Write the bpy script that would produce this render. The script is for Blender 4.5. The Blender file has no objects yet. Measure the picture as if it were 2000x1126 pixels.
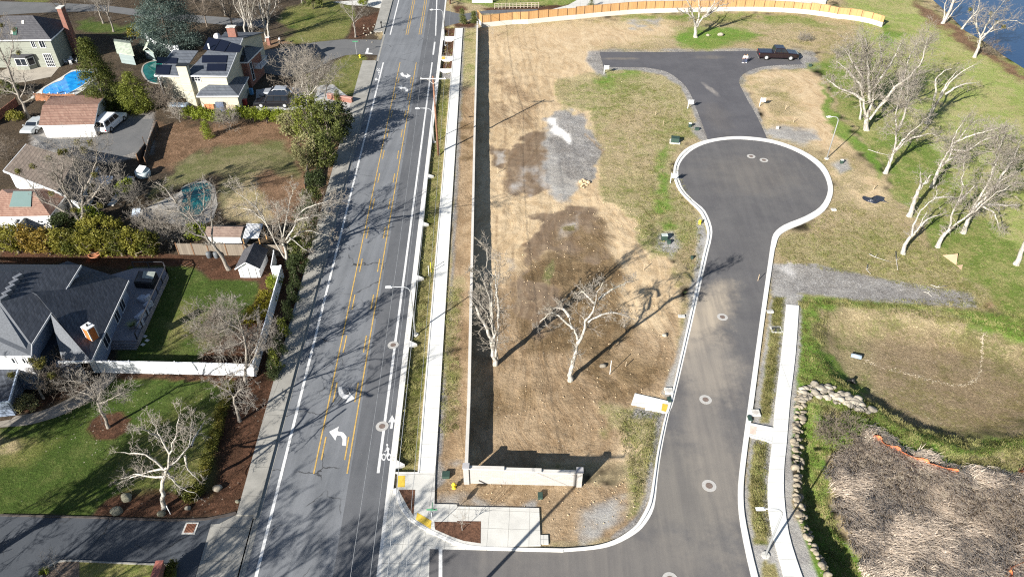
import bpy, bmesh, math, random
import numpy as np
from mathutils import Vector, Matrix
R = math.radians
H = 56.0; F = 1413.0; PIT = R(38.8); SP, CP = math.sin(PIT), math.cos(PIT)
SUN_AZ, SUN_EL = R(41.0), R(25.5)      # shadows run SUN_AZ to the right of north (+Y)
scene = bpy.context.scene
COL = scene.collection
YAW = R(-2.4)                            # heading of the main road

def AB(py):
    v = 563.0 - py
    return F * CP + v * SP, F * SP - v * CP
def G(px, py, z=0.0):
    a, b = AB(py); t = (H - z) / b
    return Vector(((px - 1000.0) * t, a * t, z))
def GY(px, py, Y):                       # the point of that ray at distance Y
    a, b = AB(py); t = Y / a
    return Vector(((px - 1000.0) * t, Y, H - b * t))
def HT(by, ty):                          # height of a vertical thing standing on z=0
    a, b = AB(by); D = H * a / b; a2, b2 = AB(ty)
    return H - D * b2 / a2
def proj(X, Y, Z):
    d = Y * CP + (H - Z) * SP
    d = np.where(d > 1, d, 1)
    return 1000 + F * X / d, 563 - F * (Y * SP - (H - Z) * CP) / d
def raywall(px, py, P0, P1):             # hit of a pixel ray on a vertical wall through P0, P1 -> s (m along), z
    a, b = AB(py); dx, dy, dz = px - 1000.0, a, -b
    ex, ey = P1[0] - P0[0], P1[1] - P0[1]; L = math.hypot(ex, ey); ex /= L; ey /= L
    nx, ny = -ey, ex
    t = (P0[0] * nx + P0[1] * ny) / (dx * nx + dy * ny)
    X, Y, Z = dx * t, dy * t, H + dz * t
    return (X - P0[0]) * ex + (Y - P0[1]) * ey, Z

# ------------------------------------------------------------------ naming
def tag(o, label=None, cat=None, group=None, kind=None):
    if label: o['label'] = label
    if cat: o['category'] = cat
    if group: o['group'] = group
    if kind: o['kind'] = kind
    return o
def empty(name, loc, label, cat, group=None, rz=0.0):
    o = bpy.data.objects.new(name, None); COL.objects.link(o)
    o.location = loc; o.rotation_euler = (0, 0, rz); o.empty_display_size = 0.2
    o['origin'] = [loc[0], loc[1], loc[2], rz]
    return tag(o, label, cat, group)
def copy_tree(o, parent=None):
    c = o.copy(); COL.objects.link(c); c.parent = parent
    for ch in list(o.children): copy_tree(ch, c)
    return c

class MB:
    def __init__(s): s.v = []; s.f = []; s.mi = []; s.m = 0
    def poly(s, pts):
        n = len(s.v); s.v += [tuple(p) for p in pts]; s.f.append(tuple(range(n, n + len(pts)))); s.mi.append(s.m)
    def mesh(s, vs, fs):
        n = len(s.v); s.v += [tuple(p) for p in vs]
        for f in fs: s.f.append(tuple(n + i for i in f)); s.mi.append(s.m)
    def box(s, c, d, rz=0.0, rx=0.0, ry=0.0):
        M = Matrix.Rotation(rz, 3, 'Z') @ Matrix.Rotation(ry, 3, 'Y') @ Matrix.Rotation(rx, 3, 'X')
        vs = []
        for i in (-1, 1):
            for j in (-1, 1):
                for k in (-1, 1):
                    vs.append(Vector(c) + M @ Vector((i * d[0] / 2, j * d[1] / 2, k * d[2] / 2)))
        s.mesh(vs, [(0, 1, 3, 2), (4, 6, 7, 5), (0, 4, 5, 1), (2, 3, 7, 6), (0, 2, 6, 4), (1, 5, 7, 3)])
    def bar(s, p, q, w, h):              # box beam from p to q, h vertical
        p, q = Vector(p), Vector(q); d = q - p; L = d.length
        if L < 1e-5: return
        d /= L; up = Vector((0, 0, 1)) if abs(d.z) < .95 else Vector((1, 0, 0))
        sd = d.cross(up).normalized(); up = sd.cross(d)
        vs = []
        for e in (p, q):
            for i, j in ((-1, -1), (1, -1), (1, 1), (-1, 1)): vs.append(e + sd * (i * w / 2) + up * (j * h / 2))
        s.mesh(vs, [(0, 3, 2, 1), (4, 5, 6, 7), (0, 1, 5, 4), (1, 2, 6, 5), (2, 3, 7, 6), (3, 0, 4, 7)])
    def prism(s, poly, z0, z1):
        n = len(poly); A = 0
        for i in range(n):
            p, q = poly[i], poly[(i + 1) % n]; A += p[0] * q[1] - q[0] * p[1]
        if A < 0: poly = poly[::-1]
        vs = [(p[0], p[1], z0) for p in poly] + [(p[0], p[1], z1) for p in poly]
        s.mesh(vs, [tuple(range(n - 1, -1, -1)), tuple(range(n, 2 * n))] + [(i, (i + 1) % n, n + (i + 1) % n, n + i) for i in range(n)])
    def slab(s, pts, t):                 # solid of thickness t below a (near) planar 3D polygon
        pts = [Vector(p) for p in pts]; n = len(pts)
        nz = Vector((0, 0, 0))
        for i in range(n): nz += pts[i].cross(pts[(i + 1) % n])
        if nz.z < 0: pts = pts[::-1]
        lo = [p - Vector((0, 0, t)) for p in pts]
        s.mesh(pts + lo, [tuple(range(n)), tuple(range(2 * n - 1, n - 1, -1))] + [(i, n + i, n + (i + 1) % n, (i + 1) % n) for i in range(n)])
    def tube(s, pts, rs, n=8, cap=True):
        pts = [Vector(p) for p in pts]; k = len(pts)
        if not hasattr(rs, '__len__'): rs = [rs] * k
        base = len(s.v); u = None
        for i in range(k):
            d = (pts[min(i + 1, k - 1)] - pts[max(i - 1, 0)]).normalized()
            if u is None: u = d.cross(Vector((0.31, 0.9, 0.22))).normalized()
            else: u = (u - d * u.dot(d)).normalized()
            w = d.cross(u)
            for j in range(n):
                an = 2 * math.pi * j / n; s.v.append(tuple(pts[i] + (u * math.cos(an) + w * math.sin(an)) * rs[i]))
        for i in range(k - 1):
            for j in range(n):
                s.f.append((base + i * n + j, base + i * n + (j + 1) % n, base + (i + 1) * n + (j + 1) % n, base + (i + 1) * n + j)); s.mi.append(s.m)
        if cap:
            s.f.append(tuple(base + j for j in range(n - 1, -1, -1))); s.mi.append(s.m)
            s.f.append(tuple(base + (k - 1) * n + j for j in range(n))); s.mi.append(s.m)
    def lathe(s, prof, c=(0, 0, 0), n=16):
        base = len(s.v); k = len(prof)
        for r, z in prof:
            for j in range(n):
                an = 2 * math.pi * j / n; s.v.append((c[0] + r * math.cos(an), c[1] + r * math.sin(an), c[2] + z))
        for i in range(k - 1):
            for j in range(n):
                s.f.append((base + i * n + j, base + i * n + (j + 1) % n, base + (i + 1) * n + (j + 1) % n, base + (i + 1) * n + j)); s.mi.append(s.m)
        if prof[-1][0] > 1e-4: s.f.append(tuple(base + (k - 1) * n + j for j in range(n))); s.mi.append(s.m)
    def build(s, name, mat, parent=None, smooth=False, bevel=0, local=False):
        me = bpy.data.meshes.new(name)
        vs = s.v
        if parent is not None and not local:    # geometry written in world coordinates
            M = parent_matrix(parent).inverted(); vs = [M @ Vector(p) for p in vs]
        me.from_pydata([tuple(p) for p in vs], [], s.f)
        mats = mat if isinstance(mat, (list, tuple)) else [mat]
        for m in mats: me.materials.append(m)
        if len(mats) > 1: me.polygons.foreach_set('material_index', s.mi)
        if smooth: me.polygons.foreach_set('use_smooth', [True] * len(me.polygons))
        me.update()
        o = bpy.data.objects.new(name, me); COL.objects.link(o)
        if parent is not None: o.parent = parent
        if bevel:
            b = o.modifiers.new('b', 'BEVEL'); b.width = bevel; b.segments = 2; b.limit_method = 'ANGLE'
        return o
def split_build(mb, name, mat, parent, bevel=0, local=False):   # one object for each loose piece
    par = list(range(len(mb.v)))
    def find(i):
        while par[i] != i: par[i] = par[par[i]]; i = par[i]
        return i
    for f in mb.f:
        for i in f[1:]: par[find(i)] = find(f[0])
    grp = {}
    for f in mb.f: grp.setdefault(find(f[0]), []).append(f)
    out = []
    for fs in grp.values():
        ids = sorted({i for f in fs for i in f}); mp = {i: k for k, i in enumerate(ids)}; m = MB(); m.mesh([mb.v[i] for i in ids], [tuple(mp[i] for i in f) for f in fs]); out.append(m.build(name, mat, parent, False, bevel, local))
    return out
def parent_matrix(o):
    M = Matrix.Translation(o.location) @ o.rotation_euler.to_matrix().to_4x4()
    return parent_matrix(o.parent) @ M if o.parent else M
def one(mb, name, mat, label, cat, group=None, kind=None, smooth=False, bevel=0):
    return tag(mb.build(name, mat, None, smooth, bevel), label, cat, group, kind)
def npmesh(name, V, Fq, mat, parent=None, smooth=False):
    me = bpy.data.meshes.new(name); k = Fq.shape[1]
    if parent is not None:
        M = np.array(parent_matrix(parent).inverted()); V = V @ M[:3, :3].T + M[:3, 3]
    me.vertices.add(len(V)); me.vertices.foreach_set('co', np.ascontiguousarray(V, dtype=np.float32).ravel())
    me.loops.add(Fq.size); me.loops.foreach_set('vertex_index', Fq.ravel().astype(np.int32))
    me.polygons.add(len(Fq)); me.polygons.foreach_set('loop_start', np.arange(0, Fq.size, k, dtype=np.int32))
    me.polygons.foreach_set('loop_total', np.full(len(Fq), k, dtype=np.int32))
    if smooth: me.polygons.foreach_set('use_smooth', np.ones(len(Fq), dtype=bool))
    me.materials.append(mat); me.update(calc_edges=True)
    o = bpy.data.objects.new(name, me); COL.objects.link(o)
    if parent is not None: o.parent = parent
    return o

# ------------------------------------------------------------------ materials
class NT:
    def __init__(s, name):
        s.m = bpy.data.materials.new(name); s.m.use_nodes = True; s.t = s.m.node_tree
        s.b = s.t.nodes['Principled BSDF']; s.b.inputs['Specular IOR Level'].default_value = .3
        s.co = s.t.nodes.new('ShaderNodeTexCoord').outputs['Object']
    def n(s, typ, **kw):
        nd = s.t.nodes.new(typ)
        for k, v in kw.items():
            if k.startswith('_'): setattr(nd, k[1:], v)
            else:
                i = nd.inputs[int(k[1:])] if k[0] == 'i' and k[1:].isdigit() else nd.inputs[k.replace('__', ' ')]
                if hasattr(v, 'links') or isinstance(v, bpy.types.NodeSocket): s.t.links.new(v, i)
                else: i.default_value = v
        return nd
    def noise(s, sc, det=3, rough=.55, co=None, dist=0):
        return s.n('ShaderNodeTexNoise', Vector=co or s.co, Scale=sc, Detail=det, Roughness=rough, Distortion=dist).outputs['Fac']
    def math(s, op, a, b=0.0, clamp=False):
        return s.n('ShaderNodeMath', _operation=op, _use_clamp=clamp, i0=a, i1=b).outputs[0]
    def ramp(s, f, a, b):                # smooth 0..1 between a and b
        return s.n('ShaderNodeMapRange', _interpolation_type='SMOOTHSTEP', i0=f, i1=a, i2=b).outputs[0]
    def mix(s, f, a, b, mode='MIX'):
        nd = s.n('ShaderNodeMix', _data_type='RGBA', _blend_type=mode)
        for i, v in ((0, f), (6, a), (7, b)):
            if isinstance(v, bpy.types.NodeSocket): s.t.links.new(v, nd.inputs[i])
            else: nd.inputs[i].default_value = v if i == 0 else (tuple(v) + (1,))[:4]
        return nd.outputs[2]
    def out(s, color=None, rough=None, bump=None, bs=.3, bd=.05):
        if color is not None:
            if isinstance(color, bpy.types.NodeSocket): s.t.links.new(color, s.b.inputs['Base Color'])
            else: s.b.inputs['Base Color'].default_value = (tuple(color) + (1,))[:4]
        if rough is not None:
            if isinstance(rough, bpy.types.NodeSocket): s.t.links.new(rough, s.b.inputs['Roughness'])
            else: s.b.inputs['Roughness'].default_value = rough
        if bump is not None:
            bn = s.n('ShaderNodeBump', Strength=bs, Distance=bd, Height=bump); s.t.links.new(bn.outputs[0], s.b.inputs['Normal'])
        return s.m
MATS = {}
def plain(name, c, rough=.7, var=.25, sc=1.5, metal=0.0, bump=0.0, bsc=20.0):
    if name in MATS: return MATS[name]
    t = NT(name); c = tuple(c)
    f = t.ramp(t.noise(sc, 5, .65), .3, .7)
    col = t.mix(f, tuple(x * (1 - var) for x in c), tuple(min(1, x * (1 + var * .6)) for x in c))
    t.b.inputs['Metallic'].default_value = metal
    MATS[name] = t.out(col, rough, t.noise(bsc, 4) if bump else None, bump)
    return MATS[name]
def concrete(name, c, joint=0.0, jy=0.0, stain=.3):
    t = NT(name)
    f = t.ramp(t.noise(.45, 6, .7), .3, .72); f2 = t.ramp(t.noise(9, 5, .7), .3, .75)
    col = t.mix(f, tuple(x * (1 - stain * .6) for x in c), c)
    col = t.mix(t.math('MULTIPLY', f2, .25), col, tuple(x * .6 for x in c))
    if joint:
        mp = t.n('ShaderNodeMapping', Vector=t.co, Rotation=(0, 0, -YAW)).outputs[0]
        br = t.n('ShaderNodeTexBrick', _offset=0.0, Vector=mp, Scale=1.0, Mortar__Size=.018, Brick__Width=joint, Row__Height=jy or joint, Mortar__Smooth=.2)
        br.inputs['Color1'].default_value = br.inputs['Color2'].default_value = (1, 1, 1, 1); br.inputs['Mortar'].default_value = (.45, .45, .45, 1)
        col = t.mix(1.0, col, br.outputs['Color'], 'MULTIPLY')
    return t.out(col, .85, t.noise(30, 4), .15)
def asphalt(name, c, light, dust=(), tracks=0.0, grain=.35, cracks=0.0):
    t = NT(name)
    mp = t.n('ShaderNodeMapping', Vector=t.co, Rotation=(0, 0, -YAW)).outputs[0]
    st = t.n('ShaderNodeMapping', Vector=mp, Scale=(1, .06, 1)).outputs[0]
    big = t.ramp(t.noise(.22, 6, .7), .3, .7)
    streak = t.ramp(t.noise(1.1, 4, .6, co=st), .32, .7)
    col = t.mix(big, c, light)
    if tracks: col = t.mix(t.math('MULTIPLY', streak, tracks), col, tuple(x * 1.35 for x in light))
    fine = t.ramp(t.noise(14, 4, .8), .3, .75)
    col = t.mix(t.math('MULTIPLY', fine, grain), col, tuple(x * .55 for x in c))
    sp = t.ramp(t.noise(5.5, 2, .5), .73, .78)
    col = t.mix(t.math('MULTIPLY', sp, .3), col, (.35, .31, .25))
    if cracks:
        ds = t.n('ShaderNodeVectorMath', _operation='ADD', i0=t.co, i1=t.n('ShaderNodeTexNoise', Vector=t.co, Scale=.8, Detail=4).outputs['Color']).outputs[0]
        v = t.n('ShaderNodeTexVoronoi', _feature='DISTANCE_TO_EDGE', Vector=ds, Scale=.14).outputs['Distance']
        cr = t.math('MULTIPLY', t.math('SUBTRACT', 1.0, t.ramp(v, .002, .008)), cracks)
        cr = t.math('MULTIPLY', cr, t.ramp(t.noise(.3, 2), .45, .6))
        col = t.mix(cr, col, (.02, .02, .02))
    wob = t.noise(.35, 6, .7)
    for (x, y, rx, ry, rot, amt, dc) in dust:
        q = t.n('ShaderNodeVectorMath', _operation='SUBTRACT', i0=t.co, i1=(x, y, 0)).outputs[0]
        q = t.n('ShaderNodeMapping', _vector_type='TEXTURE', Vector=q, Rotation=(0, 0, rot), Scale=(rx, ry, 50)).outputs[0]
        d = t.n('ShaderNodeVectorMath', _operation='LENGTH', i0=q).outputs['Value']
        d = t.math('ADD', d, t.math('MULTIPLY', t.math('SUBTRACT', wob, .5), 1.6))
        m = t.math('MULTIPLY', t.math('SUBTRACT', 1.0, t.ramp(d, .25, 1.15)), amt)
        m = t.math('MULTIPLY', m, t.math('ADD', .55, t.math('MULTIPLY', streak, .45)))
        col = t.mix(m, col, dc)
    return t.out(col, .85, t.noise(40, 3), .2)
def bark(name, c, d):
    t = NT(name)
    mp = t.n('ShaderNodeMapping', Vector=t.co, Scale=(2.5, 2.5, .7)).outputs[0]
    f = t.ramp(t.noise(2.2, 5, .7, co=mp), .36, .62)
    col = t.mix(f, d, c)
    col = t.mix(t.math('MULTIPLY', t.ramp(t.noise(.7, 3), .5, .7), .3), col, (c[0] * .8, c[1] * .82, c[2] * .6))
    return t.out(col, .9, t.noise(8, 4, co=mp), .5, .05)
def leafmat(name, a, b, c=None, sc=1.2):
    t = NT(name)
    f = t.ramp(t.noise(sc, 4, .7), .3, .7); f2 = t.ramp(t.noise(7, 3, .7), .35, .7)
    col = t.mix(f, a, b)
    if c: col = t.mix(t.math('MULTIPLY', f2, .7), col, c)
    t.out(col, .6); t.b.inputs['Specular IOR Level'].default_value = .25
    tr = t.n('ShaderNodeBsdfTranslucent', Color=col); mx = t.n('ShaderNodeMixShader', i0=.25, i1=t.b.outputs[0], i2=tr.outputs[0])
    t.t.links.new(mx.outputs[0], t.t.nodes['Material Output'].inputs[0])
    return t.m
def shingle(name, a, b, row=.22, tile=.3, rough=.85, shift=0):
    t = NT(name)
    sep = t.n('ShaderNodeSeparateXYZ', Vector=t.co).outputs
    fr = t.math('FRACT', t.math('DIVIDE', sep[2], row))
    line = t.math('SUBTRACT', 1.0, t.ramp(fr, .0, .3))
    u = t.math('ADD', sep[0], t.math('MULTIPLY', sep[1], .8))
    rowid = t.math('FLOOR', t.math('DIVIDE', sep[2], row)); uid = t.math('FLOOR', t.math('ADD', t.math('DIVIDE', u, tile), t.math('MULTIPLY', rowid, .37)))
    cb = t.n('ShaderNodeCombineXYZ', i0=rowid, i1=uid, i2=0.0).outputs[0]
    w = t.n('ShaderNodeTexWhiteNoise', Vector=cb).outputs['Value']
    col = t.mix(w, a, b)
    col = t.mix(t.math('MULTIPLY', t.ramp(t.noise(.35, 6, .7), .4, .75), .4), col, tuple(x * .55 for x in a))
    col = t.mix(t.math('MULTIPLY', line, .55), col, tuple(x * .35 for x in a))
    return t.out(col, rough, t.math('ADD', fr, t.math('MULTIPLY', w, .5)), .5, .03)
def siding(name, c, row=.2, vert=False, amt=.35, d=None):
    t = NT(name)
    sep = t.n('ShaderNodeSeparateXYZ', Vector=t.co).outputs
    u = t.math('ADD', sep[0], t.math('MULTIPLY', sep[1], .9)) if vert else sep[2]
    fr = t.math('FRACT', t.math('DIVIDE', u, row)); line = t.math('SUBTRACT', 1.0, t.ramp(fr, .02, .16))
    idn = t.n('ShaderNodeTexWhiteNoise', _noise_dimensions='1D', W=t.math('FLOOR', t.math('DIVIDE', u, row))).outputs['Value']
    col = t.mix(idn, c, d or tuple(x * .85 for x in c))
    col = t.mix(t.math('MULTIPLY', t.ramp(t.noise(.8, 5, .7), .4, .75), .3), col, tuple(x * .7 for x in c))
    col = t.mix(t.math('MULTIPLY', line, amt), col, tuple(x * .35 for x in c))
    return t.out(col, .75, fr, .2, .02)
def bricks(name, c, m=(.4, .36, .3)):
    t = NT(name)
    sep = t.n('ShaderNodeSeparateXYZ', Vector=t.co).outputs
    cb = t.n('ShaderNodeCombineXYZ', i0=t.math('ADD', sep[0], sep[1]), i1=sep[2], i2=0.0).outputs[0]
    br = t.n('ShaderNodeTexBrick', Vector=cb, Scale=1.0, Mortar__Size=.012, Brick__Width=.24, Row__Height=.085)
    br.inputs['Color1'].default_value = c + (1,); br.inputs['Color2'].default_value = tuple(x * .65 for x in c) + (1,); br.inputs['Mortar'].default_value = m + (1,)
    return t.out(br.outputs['Color'], .85)
def gloss(name, c, rough=.1, metal=0.0, coat=0.0):
    if name in MATS: return MATS[name]
    t = NT(name); t.b.inputs['Specular IOR Level'].default_value = .5; t.b.inputs['Metallic'].default_value = metal
    t.b.inputs['Coat Weight'].default_value = coat
    MATS[name] = t.out(t.mix(t.noise(.7, 3), c, tuple(x * .85 for x in c)), rough); return MATS[name]

M_conc = concrete('concrete_pale', (.58, .57, .53), 1.8, 1.8)
M_kerb = concrete('kerb_concrete', (.68, .67, .64), 0, 0, .25)
M_walk = concrete('walk_new', (.66, .66, .63), 9, 1.55, .12)
M_walk_old = concrete('walk_old', (.33, .32, .29), 9, 3.2, .5)
M_white = plain('white_paint', (.60, .61, .62), .5, .06)
M_vinyl = plain('white_vinyl', (.82, .84, .87), .4, .05, 2)
M_mark = plain('white_marking', (.62, .62, .61), .7, .22, 3)
M_yel = plain('yellow_marking', (.50, .33, .10), .7, .28, 2)
M_tact = plain('tactile_yellow', (.60, .42, .06), .7, .15, 3)
M_glass = gloss('window_glass', (.015, .02, .028), .06)
M_bark = bark('bark_white', (.44, .42, .38), (.22, .20, .175))
M_twig = bark('twig_grey', (.32, .29, .25), (.19, .165, .14))
M_bark2 = bark('bark_grey', (.26, .235, .205), (.14, .125, .11))
M_bark3 = bark('bark_brown', (.20, .165, .135), (.11, .09, .07))
M_steel = gloss('galvanised', (.55, .57, .59), .4, .5)
M_black = plain('black_metal', (.02, .02, .02), .4, .2)
M_wood = siding('cedar_boards', (.39, .23, .10), .55, True, .4, (.44, .265, .12))
M_woodg = siding('grey_boards', (.20, .17, .135), .3, True, .5, (.145, .12, .095))
M_post = plain('wood_post', (.16, .09, .05), .8, .2)
M_rock = plain('pale_rock', (.29, .26, .21), .9, .55, .9, bump=.6, bsc=4)
M_rockw = plain('tan_rock', (.255, .22, .165), .9, .5, 1.3, bump=.6, bsc=4)
M_rockd = plain('mossy_rock', (.20, .19, .14), .9, .4, 1.5, bump=.5, bsc=5)
M_green = plain('green_cabinet', (.032, .06, .048), .6, .15)
M_rubber = plain('rubber', (.012, .012, .012), .8, .2)
M_brick = bricks('red_brick', (.24, .06, .035), (.24, .2, .17))
# ------------------------------------------------------------------ the ground sheet
def sdf(P, poly):                         # signed distance, > 0 inside
    poly = np.asarray(poly, float); n = len(poly)
    d = np.full(len(P), 1e18); ins = np.zeros(len(P), bool)
    for i in range(n):
        a = poly[i]; b = poly[(i + 1) % n]; e = b - a; w = P - a
        t = np.clip((w @ e) / max(e @ e, 1e-9), 0, 1)
        q = w - t[:, None] * e
        d = np.minimum(d, (q * q).sum(1))
        c = (a[1] > P[:, 1]) != (b[1] > P[:, 1])
        if abs(b[1] - a[1]) > 1e-9:
            xi = (b[0] - a[0]) * (P[:, 1] - a[1]) / (b[1] - a[1]) + a[0]
            ins ^= c & (P[:, 0] < xi)
    return np.sqrt(d) * np.where(ins, 1, -1)
def vnoise(X, Y, sc, seed):
    rng = np.random.RandomState(seed); T = rng.rand(256, 256)
    x = X / sc; y = Y / sc; xi = np.floor(x).astype(int); yi = np.floor(y).astype(int)
    fx = x - xi; fy = y - yi; fx = fx * fx * (3 - 2 * fx); fy = fy * fy * (3 - 2 * fy)
    g = lambda i, j: T[i & 255, j & 255]
    return (g(xi, yi) * (1 - fx) + g(xi + 1, yi) * fx) * (1 - fy) + (g(xi, yi + 1) * (1 - fx) + g(xi + 1, yi + 1) * fx) * fy
def fbm(X, Y, sc, seed, o=4):
    s = 0; a = 1; tot = 0
    for k in range(o): s = s + a * vnoise(X, Y, sc / 2 ** k, seed + k); tot += a; a *= .55
    return s / tot - .5
ss = lambda t: (lambda c: c * c * (3 - 2 * c))(np.clip(t, 0, 1))

BASIN = [(1592, 612), (1650, 598), (1760, 608), (1880, 632), (1960, 640), (2080, 690), (2120, 800), (2010, 872), (1900, 880), (1810, 862), (1730, 822), (1660, 780), (1600, 730), (1580, 670)]
WET_L = [(1560, 770), (1553, 840), (1553, 905), (1553, 960), (1566, 1020), (1592, 1080), (1630, 1150), (1700, 1260)]
WET_T = [(1548, 768), (1585, 782), (1650, 795), (1700, 828), (1760, 878), (1860, 922), (1950, 938), (2100, 930), (2300, 900)]
W = lambda L, z=0: [tuple(G(x, y, z)[:2]) for x, y in L]
def line_d(X, Y, L):                      # distance to polyline, positive on its right-hand side
    P = np.stack([X, Y], 1); best = np.full(len(X), 1e18); sg = np.zeros(len(X)); L = np.asarray(L, float)
    for i in range(len(L) - 1):
        a, b = L[i], L[i + 1]; e = b - a; w = P - a; t = np.clip((w @ e) / (e @ e), 0, 1)
        q = w - t[:, None] * e; d = (q * q).sum(1); cr = e[0] * w[:, 1] - e[1] * w[:, 0]
        m = d < best; best = np.where(m, d, best); sg = np.where(m, -np.sign(cr), sg)
    return np.sqrt(best) * sg
PLANT = [(870.5, 53), (886.5, 53), (866, 300), (849.5, 500), (826, 780), (812, 921), (774.5, 921), (784, 840), (815, 520), (845, 262)]
def terrain(X, Y):
    X = np.asarray(X, float).ravel(); Y = np.asarray(Y, float).ravel()
    P = np.stack([X, Y], 1); Z = np.zeros(len(X))
    m = (X > 20) & (X < 90) & (Y > 20) & (Y < 90)
    if m.any():
        s = sdf(P[m], W(BASIN)); wdt = np.interp(Y[m], [38, 44, 47], [1.5, 1.9, 4.2]); s = s + 1.0 * fbm(X[m], Y[m], 4, 61) + .5 * fbm(X[m], Y[m], 1.1, 66); Z[m] += -1.5 * ss(s / wdt) - .12 * fbm(X[m], Y[m], 1.2, 71) * (s > 0) * 1.6 * np.clip(s, 0, 1)
        dl = -line_d(X[m], Y[m], W(WET_L)); dt = line_d(X[m], Y[m], W(WET_T))
        dep = .7 + 1.5 * np.clip((48 - Y[m]) / 14, 0, 1)
        Z[m] += -dep * ss((dl - .1) / 1.1) * ss(dt / 4.5) * (np.abs(dl) < 60)
    m = (X > -20) & (X < 0) & (Y > 30) & (Y < 175)
    if m.any():
        s = sdf(P[m], W(PLANT)); Z[m] += -.22 * ss((s + .05) / .25)
    lot = [(940, 60), (1180, 140), (1290, 200), (1300, 330), (1360, 460), (1330, 700), (1290, 800), (1250, 900), (1100, 900), (915, 905)]
    m = (X > -12) & (X < 30) & (Y > 35) & (Y < 170)
    s = sdf(P[m], W(lot)); k = ss(s / 2)
    Z[m] += k * (.16 * fbm(X[m], Y[m], 2.2, 5) + .14 * fbm(X[m], Y[m], .8, 9) + .11 * fbm(X[m] * 6 + 1.5 * np.sin(Y[m] * .2), Y[m] * .6, 4.0, 15, 2))
    return Z
def tz(x, y): return float(terrain([x], [y])[0])
def GT(px, py):                           # ground point under a pixel, terrain included
    z = 0
    for _ in range(6): p = G(px, py, z); z = tz(p.x, p.y)
    return G(px, py, z)

def axis(segs):
    out = [segs[0][0]]
    for a, b, st in segs: out += list(np.linspace(a, b, max(2, int(round((b - a) / st)) + 1)))[1:]
    return np.array(out)
gx = axis([(-1500, -400, 275), (-400, -170, 30), (-170, -110, 2), (-110, -70, .7), (-70, 60, .32), (60, 110, .6), (110, 170, 2), (170, 400, 30), (400, 1500, 275)])
gy = axis([(-600, -60, 100), (-60, 0, 15), (0, 24, 3), (24, 110, .3), (110, 185, .5), (185, 240, 3), (240, 500, 40), (500, 2500, 400)])
GX, GYY = np.meshgrid(gx, gy); X = GX.ravel(); Y = GYY.ravel(); Z = terrain(X, Y)
nx, ny = len(gx), len(gy)
ii = (np.arange(ny - 1)[:, None] * nx + np.arange(nx - 1)[None]).ravel()
Fq = np.stack([ii, ii + 1, ii + nx + 1, ii + nx], 1)
PX, PY = proj(X, Y, Z)
wx = 9 * fbm(X, Y, 3.0, 21) + 5 * fbm(X, Y, .9, 31, 2); wy = 9 * fbm(X, Y, 3.0, 41) + 4 * fbm(X, Y, .9, 51, 2)
scl = np.clip((PY + 573) / 1300, .3, 1.3)
QX = PX + wx * scl; QY = PY + wy * scl
hw_ = 62 * fbm(X, Y, 7.0, 121) + 34 * fbm(X, Y, 1.8, 131, 3); hh_ = 48 * fbm(X, Y, 7.0, 141) + 28 * fbm(X, Y, 1.8, 151, 3)
HX = QX + hw_ * scl; HY = QY + hh_ * scl
okv = Y > 5
# kinds: colour A, colour B, share of B, bump/grain
TAN = ((.47, .36, .222), (.38, .282, .165), .45, .5)
TAND = ((.33, .24, .145), (.235, .165, .095), .5, .8)
BROWN = ((.21, .145, .075), (.135, .092, .046), .5, .95)
MUD = ((.165, .118, .078), (.215, .16, .105), .4, .4)
MUDG = ((.34, .32, .30), (.27, .24, .21), .45, .3)
GRAV = ((.37, .36, .35), (.26, .25, .245), .5, .9)
GRAVL = ((.36, .35, .33), (.27, .26, .25), .5, .5)
PALE = ((.75, .74, .72), (.45, .44, .42), .4, .4)
DRY = ((.48, .385, .22), (.33, .30, .115), .42, 1.0)
DRYG = ((.45, .385, .20), (.25, .28, .075), .45, 1.0)
GRN = ((.16, .24, .035), (.32, .32, .11), .5, .9)
GRNB = ((.13, .25, .022), (.20, .27, .05), .5, .8)
PARK = ((.25, .31, .07), (.36, .34, .14), .5, .7)
LAWN = ((.06, .105, .014), (.105, .14, .03), .45, .9)
LAWNY = ((.14, .165, .035), (.22, .21, .07), .5, .9)
MULCH = ((.13, .062, .035), (.075, .038, .022), .5, .9)
SOIL = ((.10, .075, .05), (.065, .05, .035), .5, .9)
LEAFL = ((.24, .145, .085), (.15, .09, .05), .5, .8)
MOSSY = ((.20, .18, .09), (.13, .14, .05), .5, .7)
REED = ((.38, .335, .27), (.26, .22, .17), .5, 1.0)
BED = ((.35, .285, .155), (.21, .21, .075), .5, 1.0)
STRIP = ((.36, .32, .13), (.17, .20, .035), .45, 1.0)
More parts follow.
